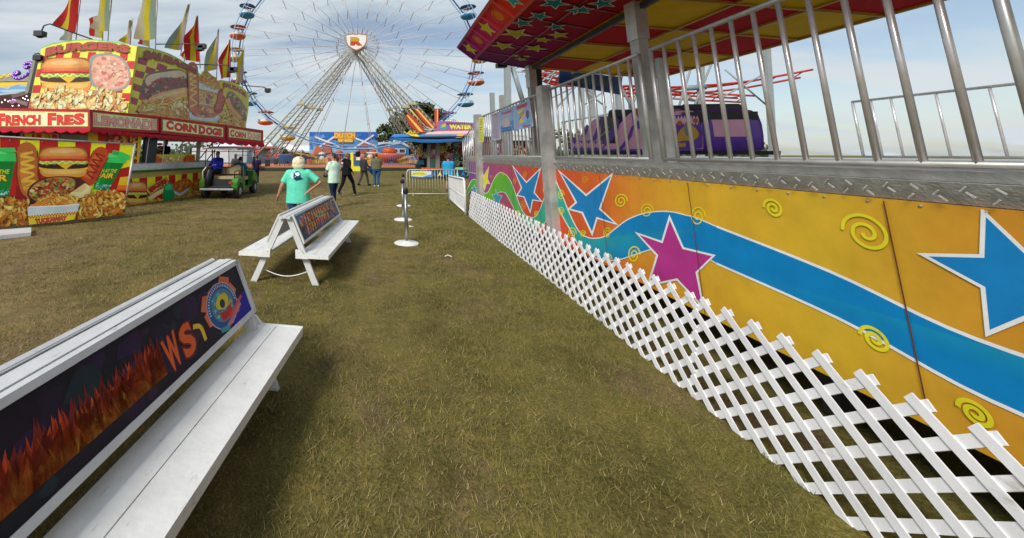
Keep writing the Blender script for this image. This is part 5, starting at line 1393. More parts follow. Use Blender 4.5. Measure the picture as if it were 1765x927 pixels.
for sg in (1, -1):
    for (u0, v0, y0, u1, v1, y1) in [(601, 88, 37.0, 441, 264, 36.4), (606, 91, 37.0, 462, 270, 37.2), (609, 91, 42.5, 476, 270, 43.2), (612, 93, 42.8, 497, 274, 44.5)]:
        if sg < 0:
            u0, u1 = 1226 - u0, {441: 791, 462: 772, 476: 743, 497: 722}[u1]
        a = P(u0, v0, y0); b = P(u1, v1, y1)
        l = truss(a, b, .42, LG)
        d = (a - b).normalized()
        m = MB(); m.beam(b - d * .1, b + d * .55, .34, .34, hx('#b8322c')); m.box(b + Vector((-.22, -.25, .45 - b.z)), b + Vector((.18, .25, -.3)), hx('#23262a')); m.build('leg_foot', PAINT, l)
        if sg > 0 or True:
            p = a.lerp(b, .53); m = MB(); m.box(p - Vector((.35, .3, .12)), p + Vector((.35, .3, .12)), hx('#b8b08a')); m.build('joint_plate', PAINT, l)
# gondolas
GC = {'blue': ('#2a8fc0', '#1f5f86'), 'orange': ('#d8682a', '#a83a24'), 'yellow': ('#d8b02a', '#b89a2a'), 'purple': ('#8a5a9a', '#7a4a86')}
seq = {0: 'orange', 26: 'blue', 25: 'purple', 24: 'yellow', 23: 'orange', 22: 'orange', 21: 'blue', 20: 'purple', 19: 'yellow', 18: 'orange', 17: 'blue', 16: 'purple', 15: 'yellow', 14: 'orange', 13: 'blue', 1: 'yellow', 2: 'purple', 3: 'blue'}
where = {0: 'just below hub height at the right rim', 26: 'low on the right rim above the water sign', 25: 'right behind the water game booth sign', 24: 'lowest right, near the yellow climbing ride', 23: 'at the foot of the wheel, right of the operator', 22: 'at the very bottom of the wheel', 21: 'at the foot of the wheel, left of the operator', 20: 'between the left legs and the windmill sign', 19: 'hanging in front of the left lattice legs', 18: 'over the corner of the corn dogs sign', 17: 'behind the far end of the sausage panel', 16: 'behind the rightmost flag', 15: 'at hub height on the left rim', 14: 'left rim, with a dark red canopy', 13: 'upper left rim with a dark blue canopy', 1: 'hidden partly by the tip of the ride canopy', 2: 'behind the corner of the canopy fascia', 3: 'highest on the right rim'}
for i, cn in seq.items():
    if cn is None or i in (20, 21, 22, 23, 24): continue
    th = TH[i]; p = wp_(th, 1, (YF_ + YB) / 2); cb, cc_ = GC[cn]
    t = thing('gondola', '%s gondola %s' % (cn, where[i]), 'gondola', p, group='gondolas hanging from the wheel')
    rs = .86
    m = MB(); m.loft([(p.x, p.y, p.z - .95, .15, .15), (p.x, p.y, p.z - .90, .5, .5), (p.x, p.y, p.z - .78, .76, .76), (p.x, p.y, p.z - .62, rs, rs), (p.x, p.y, p.z - .56, rs, rs)], 20, hx(cb)); b_ = m.build('bowl', PAINT, t)
    m = MB()
    for k in range(3):
        a0 = k * 120; m.sm = True
        for j in range(8):
            a1, a2 = rad(a0 + j * 12), rad(a0 + (j + 1) * 12); z1 = .18 * math.sin(math.pi * j / 8); z2 = .18 * math.sin(math.pi * (j + 1) / 8)
            m.poly([(p.x + .8 * math.cos(a1), p.y + .8 * math.sin(a1), p.z - .56), (p.x + .8 * math.cos(a2), p.y + .8 * math.sin(a2), p.z - .56), (p.x + .8 * math.cos(a2), p.y + .8 * math.sin(a2), p.z - .46 + z2), (p.x + .8 * math.cos(a1), p.y + .8 * math.sin(a1), p.z - .46 + z1)], hx('#dcdcdc'))
    m.build('seat_back', PAINT, t)
    m = MB(); m.loft([(p.x, p.y, p.z + .40, .86, .86), (p.x, p.y, p.z + .44, .84, .84), (p.x, p.y, p.z + .58, .45, .45), (p.x, p.y, p.z + .62, .1, .1)], 20, hx(cc_)); m.build('canopy', PAINT, t)
    m = MB(); m.tube([p + Vector((0, 0, -.8)), p + Vector((0, 0, .5))], .035, 6, hx('#dcdcdc')); m.tube([p + Vector((0, -1.3, .1)), p + Vector((0, 1.3, .1))], .03, 6, hx('#888888')); m.build('centre_pole', PAINT, t)
# platform under the wheel
def deck():
    t = thing('wheel_platform', 'low orange topped steel platform running below the ferris wheel', 'platform', (-2, 42, 0))
    m = MB(); m.box((-16, 37.0, .36), (7.2, 47, .44), hx('#c8743c')); m.build('deck_top', PAINT, t)
    m = MB(); m.box((-16, 37.05, .02), (7.2, 37.15, .355), hx('#34342f')); m.box((-16, 36.98, .25), (7.2, 37.04, .36), hx('#6a665c')); m.build('skirt', PAINT, t)
    for k, (x0, x1, y, c) in enumerate([(-7.3, -4.5, 41.0, '#2f5f9a'), (-4.2, .6, 41.4, '#3a6aa0'), (3.2, 7.0, 39.0, '#3f6fae'), (-12.5, -8.6, 43, '#3a6aa0')]):
        m = MB(); z = .44
        m.tube([(x0, y, z + 1.05), (x1, y, z + 1.05)], .035, 5, hx(c)); m.tube([(x0, y, z + .12), (x1, y, z + .12)], .03, 5, hx(c)); n = int((x1 - x0) / .22)
        for j in range(n + 1): x = x0 + (x1 - x0) * j / n; m.tube([(x, y, z), (x, y, z + 1.05)], .016, 4, hx(c))
        m.build('fence', PAINT, t)
deck()
# ------------------------------------------------------------------ background
def E5(x, y, d=58): return P(480 + x / 4.415, 60 + y / 4.415, d)
def F5(x, y, d=26): return P(670 + x / 7.725, 180 + y / 7.725, d)
def F3_(x, y, d=50): return P(430 + x / 9.29, 220 + y / 9.29, d)
def F4(x, y, d=50): return P(600 + x / 11.586, 220 + y / 11.586, d)
t = thing('backdrop_sign', 'wide blue backdrop board with two windmills and yellow and orange lettering, behind the wheel', 'sign', E5(500, 900))
m = MB(); bq = [(235, 738), (755, 738), (762, 905), (235, 905)]
m.slab([E5(*p) for p in bq], (0, 1, 0), .3, hx('#3a6cb8')); b = m.build('board', PRINT, t)
A = Art(E5, FNn, base=.02, step=.004)
A.poly([(235, 738), (755, 738), (760, 800), (235, 800)], '#2f69bd'); A.poly([(235, 800), (760, 800), (762, 850), (235, 850)], '#5f92cc'); A.poly([(235, 850), (762, 850), (762, 905), (235, 905)], '#8fb0d0')
A.mottle([(240, 760), (750, 760), (755, 860), (240, 860)], 60, 22, ['#4f86c8', '#6f9fd4', '#3f78c2'])
for cx, cy, mir in ((370, 812, 1), (650, 812, -1)):
    A.poly([(cx - 45, 900), (cx - 16, cy), (cx + 16, cy), (cx + 45, 900)], '#a8685a'); A.poly([(cx - 22, cy), (cx, cy - 14), (cx + 22, cy), (cx + 40, cy + 22), (cx + 18, cy + 8), (cx - 18, cy + 8), (cx - 40, cy + 22)], '#4a2a22')
    A.line([(cx - 30, 860), (cx - 38, 898)], 4, '#3a2420', smooth=False); A.line([(cx + 30, 860), (cx + 38, 898)], 4, '#3a2420', smooth=False)
    for a in (215, 310, 35, 130):
        A.line([(cx, cy), (cx + 115 * math.cos(rad(a)), cy + 65 * math.sin(rad(a)))], 13, '#e0e0e8', smooth=False)
A.poly([(260, 905), (275, 870), (300, 835), (330, 870), (335, 905)], '#c06a4a')
A.poly([(424, 742), (586, 742), (586, 790), (424, 790)], '#e0952c'); A.text('DUTCH', [(426, 744), (584, 744), (584, 786), (426, 786)], '#f0c84a', .06, '#b8501e', .04)
A.poly([(452, 790), (568, 790), (568, 818), (452, 818)], '#e0a83a'); A.text('WHEEL', [(454, 793), (566, 793), (566, 815), (454, 815)], '#f2d86a', .05, '#b8601e', .04)
A.build('painted_picture', PRINT, b)
# blue cabin with two windows
t = thing('blue_cabin', 'small blue cabin with two dark windows beside the windmill backdrop', 'cabin', F4(1000, 600, 54))
m = MB(); f = lambda x, y: F4(x, y, 54)
m.slab([f(620, 300), f(1050, 290), f(1210, 380), f(1215, 560), f(620, 600)], (0, 1, 0), 3, hx('#4a7ab0')); b = m.build('wall', PAINT, t)
for x0, x1, lb in ((845, 995, None), (1015, 1140, None)):
    m = MB(); m.slab([f(x0, 425) , f(x1, 425), f(x1, 505), f(x0, 505)], (0, -1, 0), .08); w_ = m.build('window', M['glass'], t)
    m = MB()
    for a, c in (((x0, 422), (x1, 422)), ((x1, 422), (x1, 508)), ((x1, 508), (x0, 508)), ((x0, 508), (x0, 422))): m.beam(f(*a) - Vector((0, .1, 0)), f(*c) - Vector((0, .1, 0)), .1, .12)
    m.build('frame', M['white'], w_)
m = MB(); m.beam(f(600, 318), f(1050, 290), .3, .3, hx('#c9d4dc')); m.beam(f(1050, 290), f(1230, 385), .3, .3, hx('#c9d4dc')); m.build('eave', PAINT, t)
# kiddie rides: row of tubs and discs
def tub(p, r, c1, c2, lab, z=.9):
    t = thing('kiddie_tub', lab, 'ride tub', p, group='round tubs of the small rides behind the platform')
    m = MB(); m.loft([(p.x, p.y, z, r * .3, r * .3), (p.x, p.y, z + r * .25, r * .8, r * .8), (p.x, p.y, z + r * .5, r, r), (p.x, p.y, z + r * .6, r * .98, r * .98)], 18, hx(c1)); m.build('bowl', PAINT, t)
    m = MB(); m.tube([(p.x, p.y, .45), (p.x, p.y, z + r * 1.2)], .07, 6, hx('#a0a0a0')); m.loft([(p.x, p.y, z + r * .6, r * .5, r * .5), (p.x, p.y, z + r * .95, r * .35, r * .35)], 12, hx(c2)); m.build('centre', PAINT, t)
for (x, y, d, r, c1, c2, lab) in [(500, 500, 51, .9, '#e8e4dc', '#c84a3a', 'white and pink tub in front of the right windmill'), (740, 545, 51, 1.0, '#e6e2da', '#d88a7a', 'white tub left of the cabin windows'), (930, 550, 51, 1.0, '#ece8de', '#d0a080', 'white tub right below the cabin windows'), (820, 590, 49, 2.0, '#d8742a', '#c85a2a', 'large flat orange disc below the cabin')]:
    p = F4(x, y, d); p.z = .44; tub(p, r, c1, c2, lab, z=max(.5, F4(x, y, d).z - r * .5))
for k, (x, y, lab) in enumerate([(1440, 385, 'orange umbrella ahead of the man in the black hoodie'), (1340, 430, 'red umbrella left of the orange one'), (1160, 410, 'pale face shaped canopy behind the mint shirt woman')]):
    p = F3_(x, y, 52); t = thing('umbrella', lab, 'umbrella', (p.x, p.y, .44), group='small umbrellas behind the platform')
    m = MB(); c = hx(['#d8552a', '#c23a2c', '#dcd6d0'][k]); m.loft([(p.x, p.y, p.z - .15, .55, .55), (p.x, p.y, p.z + .05, .42, .42), (p.x, p.y, p.z + .22, .05, .05)], 12, c); m.build('canopy', PAINT, t)
    m = MB(); m.tube([(p.x, p.y, .44), (p.x, p.y, p.z + .2)], .03, 5); m.build('pole', M['galv'], t)
# colourful car rail of the kiddie ride
t = thing('kiddie_ride', 'low kiddie ride with yellow and orange panels and slanted yellow boom behind the platform fence', 'ride', (2, 50, .44))
m = MB()
cols = ['#e0a02c', '#d8542a', '#e8d040', '#d86a3a', '#f0c060', '#cf4a3a', '#e8b84a', '#dc8a5a']
random.seed(11)
for k in range(42):
    x = -5.2 + k * .33; h = U_(.35, .75); m.hexa([(x, 48.2, .44), (x + .3, 48.2, .44), (x + .3, 48.5, .44), (x, 48.5, .44)], [(x, 48.2, .44 + h), (x + .3, 48.2, .44 + h), (x + .3, 48.5, .44 + h), (x, 48.5, .44 + h)], hx(random.choice(cols)))
m.build('painted_panels', PAINT, t)
m = MB(); a, b = F4(980, 640, 48), F4(1340, 530, 48); m.beam(a, b, .3, .25, hx('#d8b45a')); a, b = F3_(700, 395, 48), F3_(1090, 470, 48); m.beam(a, b, .3, .2, hx('#d8a83a')); m.slab([F4(560, 560, 50), F4(1500, 560, 50), F4(1500, 690, 50), F4(560, 650, 50)], (0, 1, 0), .2, hx('#9fb8d8')); m.build('boom', PAINT, t)
m = MB()
for k in range(11):
    x = -4.5 + k * 1.05; z = U_(.9, 1.5); m.ell((x, 49.5 + U_(-.6, .6), z), (.45, .4, .4), 9, 6, hx(random.choice(['#d8542a', '#e8e0d8', '#c83c34', '#e0a02c', '#d87a6a', '#4a7ab8', '#e8c8a8'])))
m.build('cars', PAINT, t)
for k, (x, c) in enumerate([(2.2, '#e8dc3a'), (2.95, '#e8dc3a')]): pass
t = thing('ticket_gate', 'yellow painted entry gate and step at the front edge of the platform', 'gate', P(612, 294, 36.5))
m = MB(); a = P(604, 295, 36.6); b = P(623, 295, 36.6); m.box((a.x, 36.3, .0), (b.x, 36.9, .42), hx('#e2dc3c')); m.build('step', PAINT, t)
m = MB(); a = P(604, 262, 37.2); m.box((a.x, 37.1, .44), (a.x + .28, 37.3, 1.75), hx('#e2dc3c')); m.build('post', PAINT, t)
m = MB(); m.box((a.x + .35, 37.1, .5), (a.x + 1.0, 37.2, 1.3), hx('#2a5a7a')); m.box((a.x + .55, 37.0, 1.0), (a.x + .95, 37.09, 1.3), hx('#e0dcd0')); m.build('panel', PAINT, t)
t = thing('control_desk', 'small blue control desk standing on the platform below the yellow gondola', 'desk', F3_(560, 560, 39))
p = F3_(560, 590, 38.5); m = MB(); m.box((p.x - .65, 38.5, .95), (p.x + .65, 38.9, 1.45), hx('#3a5a8a')); m.build('console', PAINT, t)
for dx_ in (-.5, 0, .5): m = MB(); m.box((p.x + dx_ - .04, 38.6, .44), (p.x + dx_ + .04, 38.7, .95), hx('#6a5a6a')); m.build('leg', PAINT, t)
# white tents and trailers on the left
for (u0, u1, vr, ve, d, lab, nm, roof) in [(418, 470, 236, 252, 60, 'pale tent roof with red trim behind the golf cart', 'tent', '#dcd8d6'), (455, 520, 248, 258, 64, 'white tent between the left wheel legs', 'tent', '#e4e4e4'), (500, 545, 250, 260, 66, 'small white tent left of the windmill backdrop', 'tent', '#dcdcdc'), (345, 420, 246, 256, 58, 'white tent seen through the awning behind the food stand', 'tent', '#e0dedc')]:
    a, b = P(u0, ve, d), P(u1, ve, d); tp = P((u0 + u1) / 2, vr, d).z
    t = thing(nm, lab, 'tent', ((a.x + b.x) / 2, d + 2, 0), group='white tents at the far side')
    m = MB(); m.hexa([(a.x, d, a.z - .3), (b.x, d, a.z - .3), (b.x, d + 5, a.z - .3), (a.x, d + 5, a.z - .3)], [(a.x, d, a.z), (b.x, d, a.z), (b.x, d + 5, a.z), (a.x, d + 5, a.z)], hx('#c8504a' if 'red' in lab else '#c8ccd0'))
    i = len(m.v); cx = (a.x + b.x) / 2; m.v += [Vector(q) for q in [(a.x, d, a.z), (b.x, d, a.z), (b.x, d + 5, a.z), (a.x, d + 5, a.z), (cx - .8, d + 2.5, tp), (cx + .8, d + 2.5, tp)]]
    for fc in ((0, 1, 5, 4), (1, 2, 5), (2, 3, 4, 5), (3, 0, 4)): m.face([i + k for k in fc], hx(roof))
    m.build('roof', PAINT, t)
    m = MB()
    for q in ((a.x + .1, d + .1), (b.x - .1, d + .1), (a.x + .1, d + 4.9), (b.x - .1, d + 4.9)): m.tube([(q[0], q[1], 0), (q[0], q[1], a.z)], .06, 5)
    m.build('pole', M['white'], t)
    m = MB(); m.box((a.x + .2, d + 4.6, 0), (b.x - .2, d + 4.8, a.z - .1), hx('#e2e4e6')); m.build('back_sheet', PAINT, t)
t = thing('white_trailer', 'white trailer with a red stripe behind the food stand', 'trailer', P(385, 280, 50))
a, b = P(330, 276, 50), P(425, 276, 50); m = MB(); m.box((a.x, 50, .5), (b.x, 53, 2.4), hx('#c8ccd0')); m.build('body', PAINT, t); m = MB(); m.box((a.x, 49.97, 1.9), (b.x, 49.99, 2.0), hx('#b83a34')); m.build('stripe', PAINT, t)
m = MB()
for x in (a.x + 1.5, b.x - 1.5): m.tube([(x, 50.05, .45), (x, 50.4, .45)], .42, 14)
m.build('wheel', M['rubber'], t)
m = MB(); random.seed(5)
t = thing('parked_van', 'dark van parked far behind the orange platform, left of the wheel legs', 'van', P(468, 285, 49))
p = P(448, 283, 52)
m.hexa([(p.x, 52, .35), (p.x + 4.6, 52, .35), (p.x + 4.6, 54, .35), (p.x, 54, .35)], [(p.x + .3, 52.1, 1.0), (p.x + 4.3, 52.1, 1.0), (p.x + 4.3, 53.9, 1.0), (p.x + .3, 53.9, 1.0)], hx('#22303a')); m.hexa([(p.x + .9, 52.15, 1.0), (p.x + 4.0, 52.15, 1.0), (p.x + 4.0, 53.8, 1.0), (p.x + .9, 53.8, 1.0)], [(p.x + 1.4, 52.3, 1.6), (p.x + 3.6, 52.3, 1.6), (p.x + 3.6, 53.6, 1.6), (p.x + 1.4, 53.6, 1.6)], hx('#38444c')); m.build('body', PAINT, t)
m = MB()
for x in (p.x + .9, p.x + 3.6): m.tube([(x, 51.95, .34), (x, 52.2, .34)], .34, 12)
m.build('wheel', M['rubber'], t)

# trees
LEAF = attr_mat('leaves', .8, .15, 1.0, 0, .2)
def tree(p, spots, label, n=2600, sz=.32, trunk=.35, name='tree', g=None):
    t = thing(name, label, 'tree', p, group=g)
    m = MB(); top = max(s[2] for s in spots)
    m.limb([p, p + Vector((.2, 0, top * .3)), Vector((sum(s[0] for s in spots) / len(spots), p.y, top * .6))], [trunk, trunk * .8, trunk * .5], 8, hx('#4a3c2e', .8))
    for s in spots:
        a = p + Vector((.2, 0, top * .28)); c = Vector(s[:3]); m.tube([a, a.lerp(c, .5) + Vector((U_(-.3, .3), U_(-.3, .3), .4)), c], [trunk * .35, trunk * .22, .04], 6, hx('#4a3c2e', .8))
    m.build('trunk', PAINT, t)
    m = MB(); tot = sum(s[3] ** 2 for s in spots)
    for s in spots:
        for k in range(int(n * s[3] ** 2 / tot)):
            r = s[3] * (rnd() ** .45); a, b = U_(0, 6.283), math.acos(U_(-1, 1))
            c = Vector((s[0] + r * math.sin(b) * math.cos(a) * 1.1, s[1] + r * math.sin(b) * math.sin(a), s[2] + r * math.cos(b) * .75))
            if math.sin(c.x * 2.1 + s[0]) * math.sin(c.z * 2.7 + c.y) < -.35: continue
            u1 = Vector((U_(-1, 1), U_(-1, 1), U_(-.6, .6))).normalized(); u2 = u1.cross(Vector((U_(-1, 1), U_(-1, 1), U_(-1, 1)))).normalized()
            q = sz * U_(.5, 1.2); g_ = U_(.7, 1.35); cl = (.085 * g_, .108 * g_, .048 * g_)
            m.poly([c - u1 * q, c + u2 * q * .5, c + u1 * q, c - u2 * q * .5], cl)
    m.build('crown', LEAF, t)
D_ = 57
def tp(u, v, r, d=D_): q = P(u, v, d); return (q.x, q.y + U_(-1.5, 1.5), q.z, r)
tree(P(705, 292, D_), [tp(690, 215, 2.2), tp(672, 232, 1.6), tp(662, 222, 1.2), tp(710, 200, 2.4), tp(728, 195, 2.6), tp(745, 205, 2.2), tp(698, 235, 2.0), tp(720, 225, 2.6), tp(742, 228, 2.2), tp(757, 198, 1.4), tp(765, 215, 1.4), tp(655, 238, .8), tp(735, 187, 1.2)], 'broad dark green oak rising behind the blue awning and the wheel legs', n=9000, sz=.34, name='oak_tree')
tree(P(485, 290, 56), [tp(483, 262, 1.0, 56), tp(490, 270, .9, 56), tp(478, 272, .8, 56)], 'small grey green tree seen through the left wheel legs', n=900, sz=.2, trunk=.12)
for k, (u, v, d, lb) in enumerate([(985, 232, 40, 'bushy tree seen low between the balusters behind the first pink car'), (705, 262, 60, 'low tree right of the blue cabin')]):
    tree(P(u, 280, d), [tp(u, v, 1.3, d), tp(u + 10, v + 6, 1.2, d), tp(u - 10, v + 8, 1.1, d), tp(u + 4, v + 14, 1.3, d)], lb, n=1500, sz=.22, trunk=.15)
# far hedge line closing the horizon
m = MB(); random.seed(9)
for k in range(9000):
    x = U_(-120, 130); y = 118 + U_(-2, 2); z = abs(random.gauss(0, 1)) * 1.6 * (1 + .4 * math.sin(x * .11) + .3 * math.sin(x * .37)); c = Vector((x, y, z)); u1 = Vector((U_(-1, 1), U_(-.3, .3), U_(-1, 1))).normalized(); u2 = Vector((-u1.z, U_(-.3, .3), u1.x)); q = U_(.4, .9); g_ = U_(.7, 1.3)
    m.poly([c - u1 * q, c + u2 * q * .6, c + u1 * q, c - u2 * q * .6], (.075 * g_, .095 * g_, .06 * g_))
tag(m.build('treeline', LEAF), 'distant grey green wood closing the horizon behind the fairground', 'wood', kind='stuff')

# water game booth
bo = thing('water_game_booth', 'game booth with blue and yellow striped awning, purple sign reading water and shelves of prizes', 'game booth', F5(700, 900))
f = F5
m = MB()
fr = [(10, 456), (70, 440), (250, 452), (430, 474), (640, 476), (830, 466), (1095, 444)]; tpz = [(62, 396), (150, 392), (250, 398), (400, 402), (620, 402), (830, 398), (1120, 404)]
for k in range(6):
    a, b = f(*fr[k], 24.6), f(*fr[k + 1], 24.6); c, d = f(*tpz[k + 1], 26.2), f(*tpz[k], 26.2)
    m.sm = True; m.poly([a, b, c, d], hx(['#3f86c4', '#3f86c4', '#3580c0', '#3a84c4', '#3a80bc', '#3a84c4'][k])); m.poly([a, b, b - Vector((0, -.03, .16)), a - Vector((0, -.03, .16))], hx('#2f6fae'))
m.sm = False
m.build('awning', FAB, bo)
m = MB(); m.poly([f(250, 399, 26.1), f(370, 402, 26.1), f(430, 442, 25.3) , f(300, 424, 25.3)], hx('#e0c838')); m.poly([f(915, 403, 26.0), f(1000, 403, 26.0), f(975, 444, 24.55), f(890, 452, 24.55)], hx('#e0a83a')); 
for v in m.v: v.y -= .05; v.z += .03
m.build('awning_stripe', FAB, bo)
m = MB(); m.hexa([f(10, 456, 24.7), f(1095, 444, 24.7), f(1095, 430, 30), f(60, 430, 30)][::1], [p + Vector((0, 0, .12)) for p in (f(10, 456, 24.7), f(1095, 444, 24.7), f(1095, 430, 30), f(60, 430, 30))], hx('#1a1c22')); m.build('ceiling', PAINT, bo)
m = MB(); m.slab([f(520, 372, 26.6), f(700, 345, 26.6), f(1135, 345, 26.6), f(1120, 404, 26.3), f(480, 404, 26.3)], (0, 1, 0), .3, hx('#d8b8b0')); m.slab([f(500, 392, 26.2), f(1122, 376, 26.4), f(1120, 398, 26.3), f(480, 402, 26.2)], (0, -1, 0), .03, hx('#c8a088')); m.build('roof_front', PAINT, bo)
m = MB(); sq_ = [(655, 225), (760, 216), (1172, 242), (1130, 346), (640, 350)]; m.slab([f(*p, 26.6) for p in sq_], (0, 1, 0), .2, hx('#8a5a9a')); sg_ = m.build('sign_board', PRINT, bo)
A = Art(lambda x, y: f(x, y, 26.6), FNn, base=.01, step=.002); A.poly(sq_, '#a86aa0'); A.poly([(670, 240), (1150, 252), (1120, 335), (655, 338)], '#9a62a8'); A.line([(650, 346), (1132, 342)], 8, '#d0508a', smooth=False)
A.blob([(670, 290), (700, 262), (760, 262), (770, 330), (690, 335)], '#4a9aa8'); A.blob([(700, 280), (740, 252), (765, 275), (740, 300)], '#d8b83a'); A.line([(690, 300), (755, 292)], 10, '#d8c84a')
A.text('WATER', [(802, 262), (1108, 266), (1106, 332), (806, 326)], '#eee06a', .07, '#6a4a2a', .03)
A.build('lettering', PRINT, sg_)
m = MB()
for k in range(14): q = f(765 + k * 29, 217 + k * 1.9, 26.4); m.ell(q, (.06, .06, .06), 6, 4)
m.build('bulb', M['white'], sg_)
m = MB(); m.hexa([f(400, 900, 30), f(1060, 900, 30), f(1060, 900, 30.1), f(400, 900, 30.1)], [f(400, 440, 30), f(1060, 440, 30), f(1060, 440, 30.1), f(400, 440, 30.1)], hx('#2a2430')); m.build('back_wall', PAINT, bo)
for x in (650, 530, 1040):
    m = MB(); m.beam(f(x, 890, 25.8), f(x, 478, 25.8), .26 if x == 650 else .18, .2, hx('#7a7670'), up=(0, 1, 0)); m.build('post', PAINT, bo)
m = MB(); m.slab([f(430, 840, 25.6), f(745, 848, 25.6), f(745, 900, 25.6), f(430, 896, 25.6)], (0, 1, 0), 1.2, hx('#b8602f')); m.slab([f(745, 870, 25.7), f(1060, 880, 25.7), f(1060, 905, 25.7), f(745, 900, 25.7)], (0, 1, 0), 1.0, hx('#3a4a5a')); m.slab([f(890, 838, 25.65), f(1035, 838, 25.65), f(1035, 868, 25.65), f(890, 868, 25.65)], (0, 1, 0), .4, hx('#8ad0a8')); m.build('counter', PAINT, bo)
m = MB(); m.slab([f(672, 752, 26.6), f(1035, 756, 26.6), f(1035, 770, 26.6), f(672, 766, 26.6)], (0, 1, 0), .5, hx('#5ac09a')); m.build('shelf', PAINT, bo); m = MB(); m.slab([f(672, 830, 26.6), f(1035, 834, 26.6), f(1035, 845, 26.6), f(672, 841, 26.6)], (0, 1, 0), .5, hx('#5ac09a')); m.build('shelf', PAINT, bo); m = MB(); m.slab([f(395, 735, 26.4), f(470, 740, 26.4), f(470, 800, 26.4), f(395, 795, 26.4)], (0, 1, 0), .3, hx('#2a7a9a')); m.build('side_panel', PAINT, bo); m = MB(); m.slab([f(568, 720, 26.6), f(615, 715, 26.6), f(620, 840, 26.6), f(568, 836, 26.6)], (0, 1, 0), .2, hx('#7ab8a0')); m.build('door_panel', PAINT, bo)
m = MB(); u0 = P(738, 292, 25.4); u1 = P(812, 292, 25.4); v0 = 0.12
m.box((u0.x, 25.4, .08), (u1.x + .5, 25.5, .55), hx('#2a3a4a')); sk2 = m.build('skirt', PRINT, bo)
A = Art(lambda x, z: Vector((x, 25.4, z)), FNn, base=.01, step=.002); random.seed(4)
for k in range(9):
    x = u0.x + .2 + k * .38; A.poly([(x, .12), (x + .2, .5), (x + .34, .12), (x + .2, .24)], random.choice(['#3aa04a', '#2a7ac0', '#d8d84a', '#3ab0c0']))
A.build('painted_shapes', PRINT, sk2)
m = MB(); m.slab([f(365, 800, 25.5), f(395, 785, 25.5), f(420, 800, 25.5), f(420, 885, 25.5), f(365, 885, 25.5)], (0, 1, 0), .4); tag(m.build('bin', M['black']), 'black bin at the left corner of the water game booth', 'bin')
random.seed(21)
COLS = ['#d8d8dc', '#e8e4e0', '#2a3ab8', '#c8b090', '#7a4ab0', '#b83a4a', '#5a3a2a', '#1c1a20', '#d87aa0', '#5ac04a', '#e8a08a', '#c8c050', '#a8685a', '#3a9ab0', '#8a5a3a', '#909098']
names = []
def plush(x, y, d, s, c, c2, i):
    p = f(x, y, d)
    t = thing('plush_toy', 'small stuffed prize toy among those hanging and shelved in the water game booth', 'plush toy', p, group='stuffed prizes in the water game booth')
    m = MB(); c, c2 = hx(c), hx(c2); m.ell(p, (.13 * s, .11 * s, .16 * s), 9, 6, c); m.ell(p + Vector((0, -.03, .22 * s)), (.11 * s, .1 * s, .1 * s), 9, 6, c)
    for q in (-1, 1): m.ell(p + Vector((q * .09 * s, 0, .31 * s)), (.04 * s, .03 * s, .045 * s), 6, 4, c2); m.ell(p + Vector((q * .12 * s, -.06, .06 * s)), (.05 * s, .06 * s, .09 * s), 6, 4, c); m.ell(p + Vector((q * .08 * s, -.08, -.14 * s)), (.05 * s, .09 * s, .06 * s), 6, 4, c2)
    m.ell(p + Vector((0, -.11 * s, .2 * s)), (.04 * s, .04 * s, .03 * s), 6, 4, c2)
    m.build('toy', FAB, t)
k = 0
for (x0, x1, y0, y1, nx, ny, d) in [(400, 610, 520, 700, 6, 4, 26.6), (685, 1025, 500, 720, 10, 6, 27.2), (690, 1020, 795, 795, 8, 1, 26.9)]:
    for j in range(ny):
        for i in range(nx):
            x = x0 + (x1 - x0) * (i + .5) / nx + U_(-10, 10); y = y0 + (y1 - y0) * (j + .5) / max(1, ny) + U_(-8, 8) if ny > 1 else y0
            plush(x, y, d + U_(-.25, .25), U_(.85, 1.35), random.choice(COLS), random.choice(COLS), k); k += 1
# climbing arms of the ride behind the booth
t = thing('swing_arm_ride', 'ride with three raised red and yellow striped arms behind the blue awning', 'ride', f(520, 400, 30))
def stripe(pts, ctr, lab):
    m = MB(); m.slab([f(*p, 30) for p in pts], (0, 1, 0), .5, hx('#c2402e')); a = m.build('arm', PAINT, t); a['label'] = lab
    m = MB(); m.slab([f(*p, 29.97) for p in ctr], (0, -1, 0), .03, hx('#ecc858')); m.build('stripe', PAINT, a)
stripe([(225, 140), (275, 110), (380, 220), (482, 335), (455, 385), (385, 372), (290, 280)], [(240, 148), (256, 140), (445, 345), (462, 365), (410, 360)], 'lower left striped arm')
stripe([(350, 75), (388, 48), (520, 190), (612, 292), (592, 335), (520, 290), (430, 190)], [(362, 66), (378, 58), (600, 300), (585, 318)], 'middle striped arm')
stripe([(628, 55), (668, 55), (665, 305), (628, 325)], [(642, 62), (656, 62), (652, 300), (638, 310)], 'upright striped arm')
m = MB()
for a, b in (((210, 360), (240, 400)), ((240, 400), (290, 345)), ((290, 345), (320, 395)), ((320, 395), (355, 350)), ((230, 385), (400, 380)), ((480, 330), (560, 350)), ((500, 300), (640, 360)), ((600, 300), (530, 390)), ((450, 250), (520, 330)), ((280, 60), (500, 310)), ((510, 340), (660, 330))): m.tube([f(*a, 29.5), f(*b, 29.5)], .05, 5, hx('#d8b838') if a[0] < 400 else hx('#b8b0a8'))
m.build('framework', PAINT, t)
m = MB(); p = f(800, 180, 31); m.loft([(p.x, p.y, p.z - .12, .45, .45), (p.x, p.y, p.z, .42, .42), (p.x, p.y, p.z + .12, .1, .1)], 14, hx('#8a5a8e')); 
tag(m.build('purple_canopy', PAINT), 'small mauve gondola roof peeking over the water sign', 'canopy') if False else None

